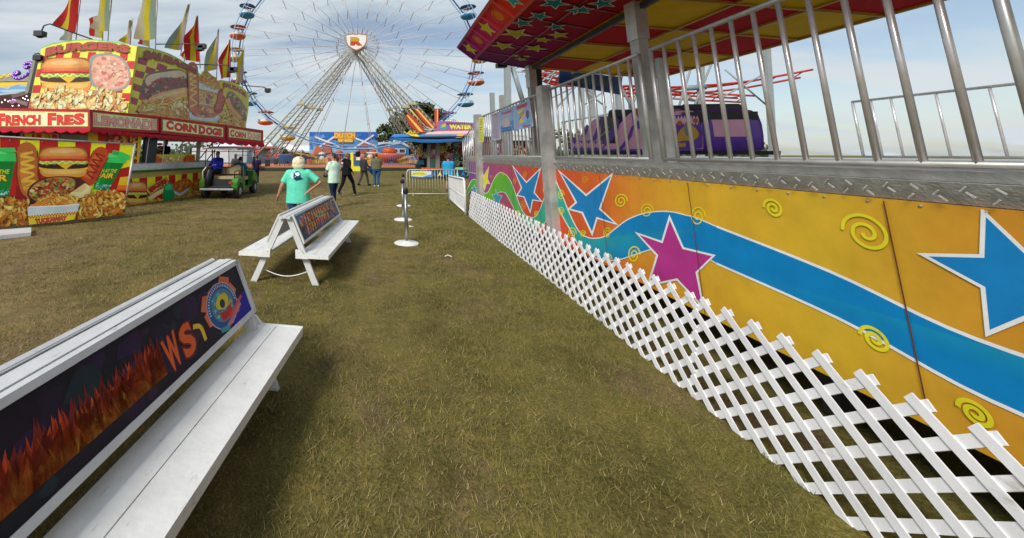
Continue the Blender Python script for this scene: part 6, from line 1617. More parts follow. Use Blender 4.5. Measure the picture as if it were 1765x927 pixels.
# roller coaster behind the ride
rc_ = thing('roller_coaster', 'grey steel coaster supports with red track behind the ride platform', 'roller coaster', (10, 17, 0))
GY = hx('#8f9698')
def ln(m, u0, v0, u1, v1, d, r, c=GY): m.tube([P(u0, v0, d), P(u1, v1, d + .01)], r, 6, c)
for (u, u2, v0, d, w_) in [(874, 872, 105, 13, .15), (1000, 1001, 120, 14, .13), (1062, 1068, 95, 15, .17), (1017, 1019, 120, 17, .14), (1208, 1196, 90, 15, .15), (1085, 1087, 150, 19, .12), (848, 849, 160, 14, .12), (1320, 1322, 60, 15, .15)]:
    a = P(u, v0, d); b = P(u2, 250, d); m = MB(); m.beam(a, Vector((b.x, d, 0)), w_ * 1.25, w_, GY, up=(0, 1, 0)); m.build('support_column', PAINT, rc_)
for (u0, v0, u1, v1, d, r) in [(882, 112, 903, 180, 13.2, .09), (878, 122, 912, 108, 14, .025), (880, 123, 965, 127, 15, .025), (918, 152, 972, 112, 15, .03), (937, 156, 960, 118, 16, .025), (920, 153, 985, 145, 15, .025), (905, 190, 990, 150, 15, .03), (1005, 153, 1045, 185, 15, .03), (1045, 155, 1005, 182, 15, .03), (960, 185, 1000, 140, 14, .03), (1070, 150, 1092, 190, 16, .05), (1102, 145, 1085, 200, 17, .04), (1130, 160, 1175, 150, 16, .03), (1130, 162, 1150, 190, 16, .04), (1190, 120, 1165, 200, 16, .04), (1130, 165, 1200, 175, 16, .025), (1175, 160, 1230, 190, 15, .03), (1230, 100, 1190, 200, 15, .04), (1240, 170, 1330, 120, 15, .03), (1250, 120, 1320, 180, 15, .03)]:
    m = MB(); ln(m, u0, v0, u1, v1, d, r); m.build('brace', PAINT, rc_)
RDK = hx('#b83424')
m = MB()
def track(pts, d, gap):
    top = [P(u, v, d) for u, v in spline(pts, False, 5)]; bt = [p - Vector((0, -.5, gap)) for p in top]
    m.tube(top, .05, 6, RDK); m.tube(bt, .05, 6, RDK); m.tube([p + Vector((0, .8, 0)) for p in top], .05, 6, RDK)
    for k in range(0, len(top), 2): m.tube([top[k], bt[k]], .025, 4, RDK); m.tube([top[k], top[k] + Vector((0, .8, 0))], .025, 4, RDK)
track([(914, 116), (930, 118), (955, 124), (985, 128), (1015, 124)], 16, .28)
track([(925, 118), (940, 128), (965, 137), (1000, 140)], 17, .15)
track([(1075, 148), (1110, 148), (1150, 150), (1200, 148), (1290, 140), (1400, 120)], 16, .25)
track([(1080, 154), (1140, 156), (1200, 160), (1300, 165)], 18, .25)
m.build('track', PAINT, rc_)
m = MB(); ln(m, 1178, 152, 1215, 150, 15, .12, hx('#7a8890')); m.build('lift_motor', PAINT, rc_)
m = MB(); p = P(1138, 184, 14); m.box(p - Vector((.16, .1, .14)), p + Vector((.16, .1, .14)), hx('#4a4c50')); m.tube([p, Vector((p.x, p.y, 1.5))], .04, 5, hx('#60646a')); m.build('speaker_box', PAINT, rc_)
# low stalls glimpsed under and past the ride
for (u0, u1, v0, d, c, lb) in [(836, 868, 225, 15.5, '#7a3a30', 'maroon stall front seen through the far balusters'), (868, 905, 232, 15.8, '#5a4a44', 'brown cluttered stall behind the long railing'), (908, 945, 228, 16.5, '#b8b4ae', 'pale stall side right of the brown one')]:
    a, b = P(u0, v0, d), P(u1, v0, d); t = thing('stall', lb, 'stall', ((a.x + b.x) / 2, d, 0), group='stalls seen through the ride railing')
    m = MB(); m.box((a.x, d, 0), (b.x, d + 1.5, a.z - .25), hx(c)); m.build('body', PAINT, t)
    m = MB(); m.hexa([(a.x - .1, d - .3, a.z - .25), (b.x + .1, d - .3, a.z - .25), (b.x + .1, d + 1.6, a.z - .25), (a.x - .1, d + 1.6, a.z - .25)], [(a.x - .1, d - .2, a.z - .15), (b.x + .1, d - .2, a.z - .15), (b.x + .1, d + 1.6, a.z), (a.x - .1, d + 1.6, a.z)], hx('#c8c8c8')); m.build('roof', PAINT, t)
    m = MB(); random.seed(int(u0))
    for k in range(26): x = U_(a.x + .1, b.x - .1); z = U_(1.5, a.z - .4); m.box((x, d - .06, z), (x + U_(.05, .16), d - .01, z + U_(.06, .2)), hx(random.choice(COLS)))
    m.build('goods', PAINT, t)
# ------------------------------------------------------------------ benches
def slope_art(kind):
    """drawing for one sign panel, 0..2.3 along, 0..0.40 down"""
    def draw(A):
        random.seed(31 if kind == 1 else 32)
        if kind == 1:
            A.poly([(0, 0), (2.28, 0), (2.28, .37), (0, .37)], '#3a3a4c')
            A.poly([(0, 0), (.5, 0), (.25, .15), (0, .12)], '#2a7ab8'); A.mottle([(.1, .02), (2.2, .02), (2.2, .35), (.1, .35)], 160, .07, ['#2a2a3c', '#4a3a5a', '#3a5a8a', '#5a4a3a', '#24405a', '#6a5a7a'])
            for r_, (y, h, c1, c2, x0, x1) in enumerate([(.05, .13, '#f0541c', '#f4bc2c', .12, 1.75), (.215, .12, '#f0ac20', '#f0681c', .3, 1.5)]):
                x = x0
                while x < x1:
                    w_ = U_(.06, .10); A.line([(x, y + h), (x + w_ * .3, y), (x + w_ * .7, y + h * .5), (x + w_, y + h)][: random.choice((3, 4))], .028, random.choice((c1, c2)), smooth=False); A.line([(x + .01, y), (x + w_, y + U_(-.01, .01))], .022, random.choice((c1, c2)), smooth=False); x += w_ + .035
            A.mottle([(.9, .12), (1.5, .12), (1.5, .22), (.9, .22)], 26, .035, ['#e0c02c', '#2a6ab8', '#3aa04a', '#d8d8c8'])
            A.mottle([(1.75, .03), (2.24, .03), (2.24, .34), (1.75, .34)], 60, .05, ['#8a8aa0', '#a87a6a', '#6a6a8a', '#c8a090', '#4a3a5a'])
            A.ell(1.95, .2, .07, .09, '#b87a6a')
        else:
            A.poly([(0, 0), (2.28, 0), (2.28, .37), (0, .37)], '#1c1424'); A.mottle([(.1, .02), (2.2, .02), (2.2, .35), (.1, .35)], 70, .09, ['#241630', '#2c1a3c', '#141820', '#1a2c34', '#341c34'])
            A.poly([(2.05, .25), (2.28, .2), (2.28, .37), (2.0, .37)], '#1c1c9a')
            x = .15
            for ch in 'AWSAWS'[:0]: pass
            for k, tx in enumerate(['W', 'S']): A.text(tx, [(1.38 + k * .13, .15), (1.49 + k * .13, .13), (1.50 + k * .13, .31), (1.39 + k * .13, .33)], '#e0642c', .04, '#7a2418', .04)
            [[A.poly([(x + U_(-.01, .01), .31), (x + .05, .31), (x + U_(.0, .06), .31 - hh * U_(.6, 1.1)), (x + .01, .31 - hh * .5)], U__, keep=True) or A.up() for x in [.08 + .012 * q for q in range(104)]] for hh, U__ in ((.21, '#7a2418'), (.18, '#c8441c'), (.14, '#e8782a'), (.09, '#f0b03a'))]
            A.line([(1.64, .19), (1.70, .22), (1.71, .31)], .028, '#e8c03a')
            ex, ey = 1.97, .195
            for a, rr in ((-150, 1), (-60, 1.05), (-25, .9), (-110, .85), (170, .9), (30, .9)): A.poly([(ex + .16 * math.cos(rad(a - 24)), ey + .14 * math.sin(rad(a - 24))), (ex + .235 * rr * math.cos(rad(a - 14)), ey + .19 * rr * math.sin(rad(a - 14))), (ex + .235 * rr * math.cos(rad(a + 14)), ey + .19 * rr * math.sin(rad(a + 14))), (ex + .16 * math.cos(rad(a + 24)), ey + .14 * math.sin(rad(a + 24)))], '#dc7440', keep=True)
            A.up(); A.ell(ex, ey, .178, .158, '#c9a8c0'); A.ell(ex, ey, .170, .150, '#2a5a98')
            for a in range(26): an = rad(175 + a * 7.6); A.line([(ex + .142 * math.cos(an), ey + .124 * math.sin(an)), (ex + .160 * math.cos(an), ey + .141 * math.sin(an))], .008, '#c8d8ec', smooth=False)
            A.ell(ex, ey, .128, .112, '#5a8a98'); A.mottle([(ex - .1, ey - .08), (ex + .1, ey - .08), (ex + .1, ey + .06), (ex - .1, ey + .06)], 40, .022, ['#5ac0c0', '#3a9aa8', '#c8b060', '#4a6a98', '#7ad0c0'])
            A.blob([(ex - .07, ey), (ex - .04, ey - .06), (ex + .05, ey - .07), (ex + .08, ey - .02), (ex + .03, ey + .03)], '#e0c83a'); A.ell(ex, ey - .01, .03, .03, '#2a3a3a'); A.poly([(ex - .06, ey + .03), (ex + .02, ey + .05), (ex + .09, ey + .02), (ex + .08, ey + .09), (ex - .05, ey + .10)], '#c82c34')
            A.line([(ex - .02, ey + .15), (ex + .2, ey + .07)], .03, '#c87a8a', smooth=False); A.line([(ex + .02, ey + .105), (ex + .24, ey + .03)], .022, '#d8503a', smooth=False); A.line([(ex - .1, ey + .14), (ex + .0, ey + .16)], .03, '#3aa0a0', smooth=False)
    return draw
def bench(loc, rz, label, kind):
    t = thing('sign_bench', label, 'bench', loc, rz, group='white double benches with sign backs')
    L_ = 1.22; H = .80; F_ = .41; W_ = M['weather']
    for sx in (1, -1):
        for sy in (1, -1):
            m = MB(); y = sy * (L_ - .06); m.beam((sx * .045, y, H), (sx * F_, y, 0.0), .10, .045, up=(0, 1, 0)) if False else m.hexa([(sx * (F_ - .042), y - .02, 0), (sx * (F_ + .042), y - .02, 0), (sx * (F_ + .042), y + .02, 0), (sx * (F_ - .042), y + .02, 0)], [(sx * .005, y - .02, H), (sx * .085, y - .02, H), (sx * .085, y + .02, H), (sx * .005, y + .02, H)])
            m.build('leg', W_, t, world=False)
        m = MB(); x0, x1 = sx * .20, sx * .59; xm = sx * .393
        m.box((min(x0, xm), -L_ - .02, .345), (max(x0, xm), L_ + .02, .375)); m.box((min(xm + sx * .006, x1), -L_ - .02, .345), (max(xm + sx * .006, x1), L_ + .02, .3745)); m.box((min(x0, x1), -L_ - .038, .330), (max(x0, x1), -L_ - .02, .377)); m.box((min(x0, x1), L_ + .02, .330), (max(x0, x1), L_ + .038, .377)); m.box((min(sx * .575, sx * .59), -L_ - .02, .32), (max(sx * .575, sx * .59), L_ + .02, .344))
        s_ = m.build('seat', M['white'], t, world=False)
        for sy in (1, -1):
            m = MB(); y = sy * (L_ + .03); m.hexa([(sx * .17, y - .010, .325), (sx * .33, y - .010, .325), (sx * .33, y + .010, .325), (sx * .17, y + .010, .325)], [(sx * .165, y - .010, .43), (sx * .225, y - .010, .43), (sx * .225, y + .010, .43), (sx * .165, y + .010, .43)]); m.tube([(sx * .205, y - .018, .405), (sx * .205, y + .018, .405)], .010, 8); m.build('bracket', M['white'], s_, world=False)
        # sloped sign panel
        nn = Vector((sx * H, 0, F_ - .04)).normalized(); dn = Vector((sx * (F_ - .04), 0, -H)).normalized()
        o = Vector((sx * .085, 0, H + .028)) + nn * .004
        m = MB(); q = lambda y, d, k=0.0: o + dn * d + Vector((0, y, 0)) + nn * k
        yL = L_ - .09 + .03
        m.slab([q(-yL, 0), q(yL, 0), q(yL, .38), q(-yL, .38)], -nn, .012); pn = m.build('back_panel', W_, t, world=False)
        m = MB()
        for a, b in (((-yL, .012), (yL, .012)), ((-yL, .368), (yL, .368)), ((-yL, 0), (-yL, .38)), ((yL, 0), (yL, .38))): m.beam(q(a[0], a[1], .006), q(b[0], b[1], .006), .03, .022, up=nn)
        m.build('frame', M['weather'], pn, world=False)
        A = Art((lambda x, y: q(-1.14 + x, .03 + y * .87, .0)) if sx > 0 else (lambda x, y: q(1.14 - x, .03 + y * .87, .0)), nn, base=.0015, step=.00003)
        slope_art(kind)(A); o_ = A.mb.build('printed_sign', PRINT, pn, world=False)
    m = MB()
    for x0, x1, z in ((-.075, -.026, .790), (-.022, .024, .796), (.028, .075, .790)): m.box((x0, -L_ - .01, z), (x1, L_ + .01, z + .026))
    m.build('ridge_board', M['weather'], t, world=False)
    m = MB(); m.tube([Vector((-.36 + .72 * k / 12, -L_ + .1 , .17 - .10 * math.sin(math.pi * k / 12))) for k in range(13)], .006, 6); m.build('stay_cable', M['vinyl'], t, world=False)
bench((-.60, 6.22, .005), -rad(10.2), 'white double bench with flame coloured sign, standing whole in the middle of the grass', 1)
bench((-1.13, 1.83, .005), -rad(10.2), 'white double bench with dark sign and round emblem, closest to the camera', 2)

# ------------------------------------------------------------------ stanchions, barricade, gate
proto = None
for k, ((u, v), lb) in enumerate([((701, 420), 'nearest steel post on a round white base'), ((695, 379), 'middle steel post of the row of three, dark cap'), ((696, 355), 'furthest steel post, close to the crowd barrier')]):
    p = G(u, v)
    if proto is None:
        proto = t = thing('stanchion', lb, 'stanchion', (0, 0, 0), group='queue posts on round bases')
        m = MB(); m.sm = True; m.loft([(0, 0, 0, .225, .225), (0, 0, .012, .23, .23), (0, 0, .028, .20, .20), (0, 0, .045, .06, .06), (0, 0, .06, .04, .04)], 28); m.build('base', M['white'], t)
        m = MB(); m.tube([(0, 0, .03), (0, 0, .93)], .034, 14); m.build('pole', M['pole'], t)
        m = MB(); m.loft([(0, 0, .885, .036, .036), (0, 0, .89, .040, .040), (0, 0, .975, .040, .040), (0, 0, .99, .034, .034), (0, 0, 1.0, .02, .02)], 14); m.box((.03, -.016, .90), (.050, .016, .96)); m.box((-.050, -.016, .90), (-.03, .016, .96)); m.build('belt_cassette', M['black'], t)
        t.location = p
    else:
        t = copy_tree(proto); t['label'] = lb; t.location = p; t.rotation_euler.z = k * .4
t = thing('crowd_barrier', 'low cream steel crowd barrier carrying the enter sign', 'barrier', G(740, 337))
a, b = G(702, 337), G(790, 337); z1, z0 = 1.0, .02; dv = (b - a)
fq = lambda s_, z: a + dv * s_ + Vector((0, 0, z))
m = MB(); m.tube([fq(.0, z0), fq(0, z1 - .12), fq(.02, z1 - .03), fq(.05, z1), fq(1, z1)], .022, 8); m.tube([fq(0, .07), fq(1, .07)], .018, 8); m.tube([fq(1, z1), fq(1, z0)], .02, 8); CREAM = mat('cream_paint', (.55, .53, .42), .45, .2); m.build('frame', CREAM, t)
for k in range(1, 18):
    m = MB(); m.tube([fq(k / 18, .07), fq(k / 18, z1)], .009, 6); m.build('bar', CREAM, t)
m = MB()
for s_ in (.1, .9): m.tube([fq(s_, .02) + Vector((0, -.25, 0)), fq(s_, .07), fq(s_, .02) + Vector((0, .25, 0))], .015, 6)
m.build('foot', CREAM, t)
t = thing('enter_sign', 'small white and blue sign with a yellow oval reading enter on the crowd barrier', 'sign', P(724, 300, 15.15))
f = lambda x, y: P(700 + x / 22.06, 290 + y / 22.06, 15.15)
m = MB(); sq_ = [(200, 95), (960, 110), (960, 370), (200, 325)]; m.slab([f(*p) for p in sq_], (0, 1, 0), .02, hx('#d4d8e0')); b_ = m.build('board', PRINT, t)
A = Art(f, FNn, base=.003, step=.001); A.poly([(200, 290), (600, 330), (940, 230), (960, 370), (200, 325)], '#5a98d4'); A.poly([(250, 330), (600, 345), (940, 330), (960, 370), (600, 368)], '#24508a'); A.ell(500, 205, 300, 68, '#e6e24a'); A.text('ENTER', [(250, 172), (720, 172), (720, 232), (250, 232)], '#a8b02c', .03); A.build('lettering', PRINT, b_)
# white picket gate beside the lattice
t = thing('picket_gate', 'white barred gate panel standing between the crowd barrier and the lattice', 'gate', G(788, 357))
a, b = G(775, 346), G(803, 371); dv = b - a; hz = lambda s_: .86 + .09 * s_
gq = lambda s_, z: a + dv * s_ + Vector((0, 0, z))
m = MB(); m.tube([gq(0, .02), gq(0, hz(0) - .06), gq(.03, hz(0)), gq(.97, hz(1)), gq(1, hz(1) - .06), gq(1, .02)], .03, 8); m.tube([gq(0, .08), gq(1, .08)], .025, 8); m.tube([gq(0, .45), gq(1, .47)], .015, 6); m.build('frame', M['vinyl'], t)
for k in range(1, 24):
    m = MB(); m.beam(gq(k / 24, .08), gq(k / 24, hz(k / 24)), .012, .036, up=(0, 1, 0)); m.build('bar', M['vinyl'], t)
t = thing('yellow_notice', 'small yellow and blue notice hanging behind the picket gate', 'sign', P(806, 292, 14))
m = MB(); m.slab([P(*q, 14.0) for q in ((808, 280), (820, 281), (820, 292), (808, 292))], (0, 1, 0), .02, hx('#dfe05a')); m.slab([P(*q, 14.0) for q in ((807, 288), (819, 288), (818, 294), (807, 294))], (0, -1, 0), .02, hx('#6aa0d0')); m.build('board', PRINT, t)
# litter
m = MB(); p = G(772, 443); m.tube([p + Vector((-.05, 0, .01)), p + Vector((0, .01, .03)), p + Vector((.05, -.005, .012)), p + Vector((.06, -.02, .01))], .008, 5); tag(m.build('paper_scrap', M['vinyl']), 'twisted white paper scrap on the grass below the nearest steel post', 'litter')
m = MB(); p = G(708, 391); m.hexa([p + Vector((-.04, -.02, .005)), p + Vector((.05, -.03, .005)), p + Vector((.04, .03, .005)), p + Vector((-.03, .02, .005))], [p + Vector((-.04, -.02, .012)), p + Vector((.05, -.03, .02)), p + Vector((.04, .03, .012)), p + Vector((-.03, .02, .03))]); tag(m.build('paper_scrap', M['vinyl']), 'flat pale wrapper on the grass between the first and second steel posts', 'litter')

# ------------------------------------------------------------------ golf cart
def golf_cart():
    t = thing('golf_cart', 'green golf cart with dark roof and cream rear seat, parked by the food stand', 'golf cart', (-4.62, 15.25, 0), -rad(3.5))
    GRN = mat('green_paint', hx('#458a2e', .8), .3, 0, .1, 5)
    CRM = mat('cream_vinyl', hx('#b5a47a', .8), .5, 0, .08, 6)
    b = lambda mb, n, mt, p=t: mb.build(n, mt, p, world=False)
    m = MB(); m.box((-.58, -1.25, .28), (.58, 1.25, .36)); m.box((-.5, -1.35, .40), (.5, -1.0, .46)); b(m, 'chassis', M['dark'])
    # rear body with fender arches
    m = MB()
    arch = [(-1.28, .42), (-1.30, .60), (-1.18, .74), (-.55, .76), (-.42, .62), (-.40, .30), (-.62, .30)] + [(-.92 + .30 * math.cos(rad(a)), .27 + .30 * math.sin(rad(a))) for a in range(10, 171, 20)]
    for x in (-.70, .48): m = MB(); m.slab([Vector((x, y, z)) for y, z in arch], (1, 0, 0), .22); b(m, 'fender', GRN)
    m = MB(); m.box((-.475, -1.22, .46), (.475, -.42, .70)); b(m, 'cargo_bay', M['black'])
    m = MB(); cowl = [(.72, .30), (.70, .55), (.86, .92), (.98, .95), (1.32, .74), (1.44, .56), (1.42, .34)] + [(.92 + .30 * math.cos(rad(a)), .27 + .30 * math.sin(rad(a))) for a in range(10, 171, 20)]
    m.slab([Vector((-.62, y, z)) for y, z in cowl], (1, 0, 0), 1.24); m.box((-.60, -.40, .30), (.60, .72, .37)); b(m, 'front_cowl', GRN)
    for k, (x, y) in enumerate(((-.60, -.92), (.60, -.92), (-.60, .92), (.60, .92))):
        m = MB(); m.sm = True; m.tube([(x - .10, y, .265), (x - .085, y, .265), (x + .085, y, .265), (x + .10, y, .265)], [.22, .262, .262, .22], 22); w_ = b(m, 'wheel', M['rubber'])
        m = MB(); s_ = 1 if x > 0 else -1; m.tube([(x + s_ * .085, y, .265), (x + s_ * .108, y, .265)], [.135, .12], 16); m.tube([(x + s_ * .10, y, .265), (x + s_ * .125, y, .265)], .04, 10); b(m, 'hub_cap', M['galv'], w_)
    m = MB(); m.box((-.52, -.02, .60), (.52, .46, .74)); m.hexa([(-.52, -.10, .74), (.52, -.10, .74), (.52, -.02, .74), (-.52, -.02, .74)], [(-.52, -.2, 1.12), (.52, -.2, 1.12), (.52, -.12, 1.12), (-.52, -.12, 1.12)]); b(m, 'front_seat', CRM)
    m = MB(); m.box((-.56, -1.02, .70), (.56, -.50, .80)); b(m, 'rear_seat', CRM)
    m = MB(); prof = [(-.05, .86), (.50, .86), (.52, 1.10), (.44, 1.19), (.34, 1.20), (.22, 1.12), (-.02, 1.06)]; m.slab([Vector((x, -.47, z)) for x, z in prof], (0, 1, 0), .09); m.slab([Vector((x - .5, -.47, z)) for x, z in [(-.04, .86), (.43, .86), (.43, 1.06), (.2, 1.1), (0, 1.12), (-.04, 1.08)]], (0, 1, 0), .09); b(m, 'rear_backrest', CRM)
    m = MB(); rings = [(-1.30, 0.62, 0.0), (-1.36, .66, .015)]
    rf = [(-.66, -1.22), (-.55, -1.30), (.55, -1.30), (.66, -1.22), (.66, 1.12), (.55, 1.22), (-.55, 1.22), (-.66, 1.12)]
    m.hexa([(x, y, 1.78) for x, y in rf], [(x, y, 1.83) for x, y in rf]); m.hexa([(x * .97, y * .97, 1.83) for x, y in rf], [(x * .7, y * .72, 1.90) for x, y in rf]); b(m, 'roof', M['dark'])
    m = MB(); m.box((-.668, -1.31, 1.775), (.668, -1.29, 1.81)); m.box((.655, -1.2, 1.775), (.675, 1.1, 1.81)); b(m, 'roof_trim', M['galv'])
    for x, y, y2 in ((-.56, -1.18, -1.2), (.56, -.45, -.42), (-.56, -.45, -.42), (.56, 1.25, 1.05), (-.56, 1.25, 1.05)):
        m = MB(); m.tube([(x, y, .60), (x, y2, 1.80)], .018, 6); b(m, 'roof_post', M['black'])
    m = MB(); m.hexa([(-.54, 1.26, .80), (.54, 1.26, .80), (.54, 1.27, .80), (-.54, 1.27, .80)], [(-.54, 1.06, 1.76), (.54, 1.06, 1.76), (.54, 1.07, 1.76), (-.54, 1.07, 1.76)]); gl = bpy.data.materials.new('clear_screen'); gl.use_nodes = True; bb = gl.node_tree.nodes['Principled BSDF']; bb.inputs['Transmission Weight'].default_value = 1; bb.inputs['Roughness'].default_value = .02; bb.inputs['Base Color'].default_value = (.8, .85, .85, 1); b(m, 'windscreen', gl)
    m = MB(); m.tube([(.24, .86, .86), (.28, .66, 1.0)], .016, 6); m.tube([(.28 + .16 * math.cos(rad(a)), .64 + .05 * math.sin(rad(a)), 1.02 + .14 * math.sin(rad(a))) for a in range(0, 360, 30)], .014, 6, closed=True); b(m, 'steering_wheel', M['black'])
    m = MB(); m.box((-.62, -1.42, .34), (.60, -1.36, .40)); b(m, 'rear_bumper', M['galv'])
    m = MB(); m.box((-.5, -1.40, .42), (.5, -1.05, .45)); m.tube([(.50, -1.05, .74), (.52, -1.10, .98), (.52, -.6, 1.0), (.50, -.56, .8)], .018, 6); m.tube([(-.50, -1.05, .74), (-.52, -1.10, .98), (-.52, -.6, 1.0), (-.50, -.56, .8)], .018, 6); b(m, 'footrest', M['black'])
    for x in (-.52, .40): m = MB(); m.box((x, -1.315, .55), (x + .12, -1.295, .64)); b(m, 'tail_light', M['red'])
    m = MB(); m.tube([(.66, 1.0, .95), (.76, 1.0, 1.0)], .01, 5); m.box((.72, .97, .95), (.84, 1.0, 1.05)); b(m, 'mirror', M['black'])
golf_cart()
t = thing('golf_bag', 'dark equipment bag strapped upright at the back of the golf cart', 'bag', (-5.1, 13.95, .45))
m = MB(); m.loft([(-5.08, 13.95, .45, .11, .11), (-5.08, 13.97, .8, .12, .11), (-5.05, 14.0, 1.02, .10, .10), (-5.05, 14.0, 1.08, .07, .07)], 14); m.build('sack', M['black'], t)
m = MB(); m.tube([(-5.2, 13.82, .7), (-5.22, 13.8, 1.0), (-5.12, 13.85, 1.15)], .02, 6); m.build('strap', M['vinyl'], t)

# ------------------------------------------------------------------ people
SKIN = mat('skin', hx('#c98f74', .8), .55, 0, .08, 20)
def fuse(parts_mb, voxel, smooth, name, m_, parent):
    me = parts_mb.mesh('raw', m_)
    o = bpy.data.objects.new('raw', me); col.objects.link(o)
    r = o.modifiers.new('r', 'REMESH'); r.mode = 'VOXEL'; r.voxel_size = voxel; r.use_smooth_shade = True
    s_ = o.modifiers.new('s', 'SMOOTH'); s_.factor = .6; s_.iterations = smooth
    bpy.context.view_layer.update()
    me2 = bpy.data.meshes.new_from_object(o.evaluated_get(bpy.context.evaluated_depsgraph_get()))
    bpy.data.objects.remove(o); bpy.data.meshes.remove(me)
    me2.name = name
    me2.materials.clear(); me2.materials.append(m_)
    for p in me2.polygons: p.use_smooth = True
    o2 = bpy.data.objects.new(name, me2); col.objects.link(o2); o2.parent = parent
    return o2
DEF = dict(pelvis=(0, 0, .93), chest=(0, 0, 1.24), neck=(0, -.005, 1.44), head=(0, .015, 1.585),
           sR=(.185, -.01, 1.385), eR=(.245, -.03, 1.11), wR=(.265, .05, .88), sL=(-.185, -.01, 1.385), eL=(-.245, -.03, 1.11), wL=(-.265, .05, .88),
           hR=(.09, 0, .90), kR=(.10, .02, .49), aR=(.105, -.02, .09), hL=(-.09, 0, .90), kL=(-.10, .02, .49), aL=(-.105, -.02, .09))
def cloth(n, c, bump=.35): return mat('cloth_' + n, hx(c, .9), .85, 0, .14, 9, bump, .15)
def person(label, loc, rz, h=1.7, pose=None, shirt=('#444444', 'short'), pants='#24324a', shoes='#dddddd', hair='#3a2a1c', hstyle='short', g=1.0, gy=1.0, vox=.012, hem=.80, face=0.0, shorts=False, cat='person', grp=None, extra=None, name='person', skin=None):
    J = {k: Vector(v) for k, v in DEF.items()}
    for k, v in (pose or {}).items(): J[k] = Vector(v)
    t = thing(name, label, cat, loc, rz, grp)
    sc_ = h / 1.72; sk_ = skin or SKIN
    for k in J: J[k] = J[k] * sc_
    S = sc_
    # body: head, neck, arms, hands, legs as one continuous surface
    m = MB(); hd = J['head']; fm = Matrix.Rotation(face, 3, 'Z')
    m.ell(hd + Vector((0, 0, .012 * S)), (.073 * S, .092 * S, .105 * S), 16, 12, M3=fm); m.ell(hd + fm @ Vector((0, .02 * S, -.055 * S)), (.055 * S, .066 * S, .062 * S), 12, 8, M3=fm)
    m.ell(hd + fm @ Vector((0, .098 * S, -.012 * S)), (.013 * S, .018 * S, .024 * S), 8, 6, M3=fm)
    for q in (-1, 1): m.ell(hd + fm @ Vector((q * .075 * S, -.005 * S, -.01 * S)), (.012 * S, .022 * S, .032 * S), 8, 6, M3=fm)
    m.limb([J['neck'] - Vector((0, 0, .06 * S)), J['head'] - Vector((0, .01 * S, .05 * S))], [.056 * S, .052 * S], 12)
    tor = [(J['pelvis'] + (J['neck'] - J['pelvis']) * k, a * S * g, b * S * gy) for k, a, b in ((-.08, .15, .11), (.15, .15, .11), (.5, .16, .11), (.8, .17, .10), (1.0, .07, .06))]
    m.loft([(p.x, p.y, p.z, a, b) for p, a, b in tor], 18)
    for s in 'RL':
        m.limb([J['s' + s], J['e' + s], J['w' + s]], [.054 * S * g ** .5, .043 * S * g ** .5, .029 * S], 12)
        d = (J['w' + s] - J['e' + s]).normalized(); sg = 1 if s == 'R' else -1
        si = d.cross(Vector((0, 0, 1))); si = (si if si.length > .2 else Vector((1, 0, 0))).normalized()
        pal = J['w' + s] + d * .05 * S
        up = si.cross(d).normalized()
        ax = Matrix((si, d, up)).transposed()
        m.ell(pal, (.034 * S, .050 * S, .017 * S), 10, 8, M3=ax)
        for k, (o_, l_) in enumerate(((-.026, .055), (-.009, .066), (.009, .062), (.026, .048))):
            b0 = pal + si * o_ * S + d * .035 * S; b1 = b0 + d * l_ * .55 * S + up * -.006 * S * (1 if s == 'R' else 1); b2 = b1 + d * l_ * .40 * S - up * .020 * S
            m.limb([b0, b1, b2], [.0095 * S, .009 * S, .0075 * S], 6)
        b0 = pal - si * .026 * S * sg - d * .02 * S; b1 = b0 - si * .026 * S * sg + d * .022 * S; m.limb([b0, b1, b1 + d * .024 * S], [.012 * S, .0105 * S, .009 * S], 6)
        m.limb([J['h' + s], J['k' + s], J['a' + s]], [.075 * S, .050 * S, .034 * S], 12)
        m.ell(J['a' + s] + Vector((0, .05 * S, -.04 * S)), (.035 * S, .09 * S, .03 * S), 10, 6)
    fuse(m, vox * .8, 2, 'body', sk_, t)
    # eyes and mouth
    m = MB()
    for q in (-1, 1): m.ell(hd + fm @ Vector((q * .030 * S, .083 * S, .012 * S)), (.011 * S, .008 * S, .007 * S), 8, 6, M3=fm)
    m.build('eye', M['black'], t, world=False)
    m = MB(); m.ell(hd + fm @ Vector((0, .086 * S, -.050 * S)), (.024 * S, .008 * S, .006 * S), 8, 6, M3=fm); m.build('mouth', mat('lips', hx('#9a5048'), .5), t, world=False)
    # shirt
    m = MB(); P0, P1 = J['pelvis'], J['neck']
    hz_ = (hem * S - P0.z) / (P1.z - P0.z)
    def tp_(k): return P0 + (P1 - P0) * k
    rg = [(hz_, .185, .140), (hz_ + .03, .19, .145), (.18, .182, .140), (.45, .185, .135), (.70, .205, .135), (.84, .20, .120), (.93, .15, .095), (1.0, .085, .075), (1.03, .07, .066)]
    m.loft([(tp_(k).x, tp_(k).y, tp_(k).z, a * S * g, b * S * gy) for k, a, b in rg], 26)
    cf, ln_ = shirt[0], shirt[1]
    for s in 'RL':
        a, e, w_ = J['s' + s], J['e' + s], J['w' + s]
        if ln_ == 'short': m.tube([a + (P1 - a) * .25, a, a.lerp(e, .55), a.lerp(e, .78)], [.060 * S, .070 * S * g ** .4, .066 * S * g ** .5, .070 * S * g ** .5], 14)
        else: m.tube([a + (P1 - a) * .25, a, a.lerp(e, .5), e, e.lerp(w_, .5), e.lerp(w_, .96)], [.06 * S, .072 * S, .062 * S * g ** .5, .055 * S, .048 * S, .042 * S], 14)
    if ln_ == 'hood': m.ell(P1 + Vector((0, -.07 * S, -.01)), (.10 * S, .07 * S, .06 * S), 12, 8)
    sh = fuse(m, vox, 3, 'shirt', cf, t)
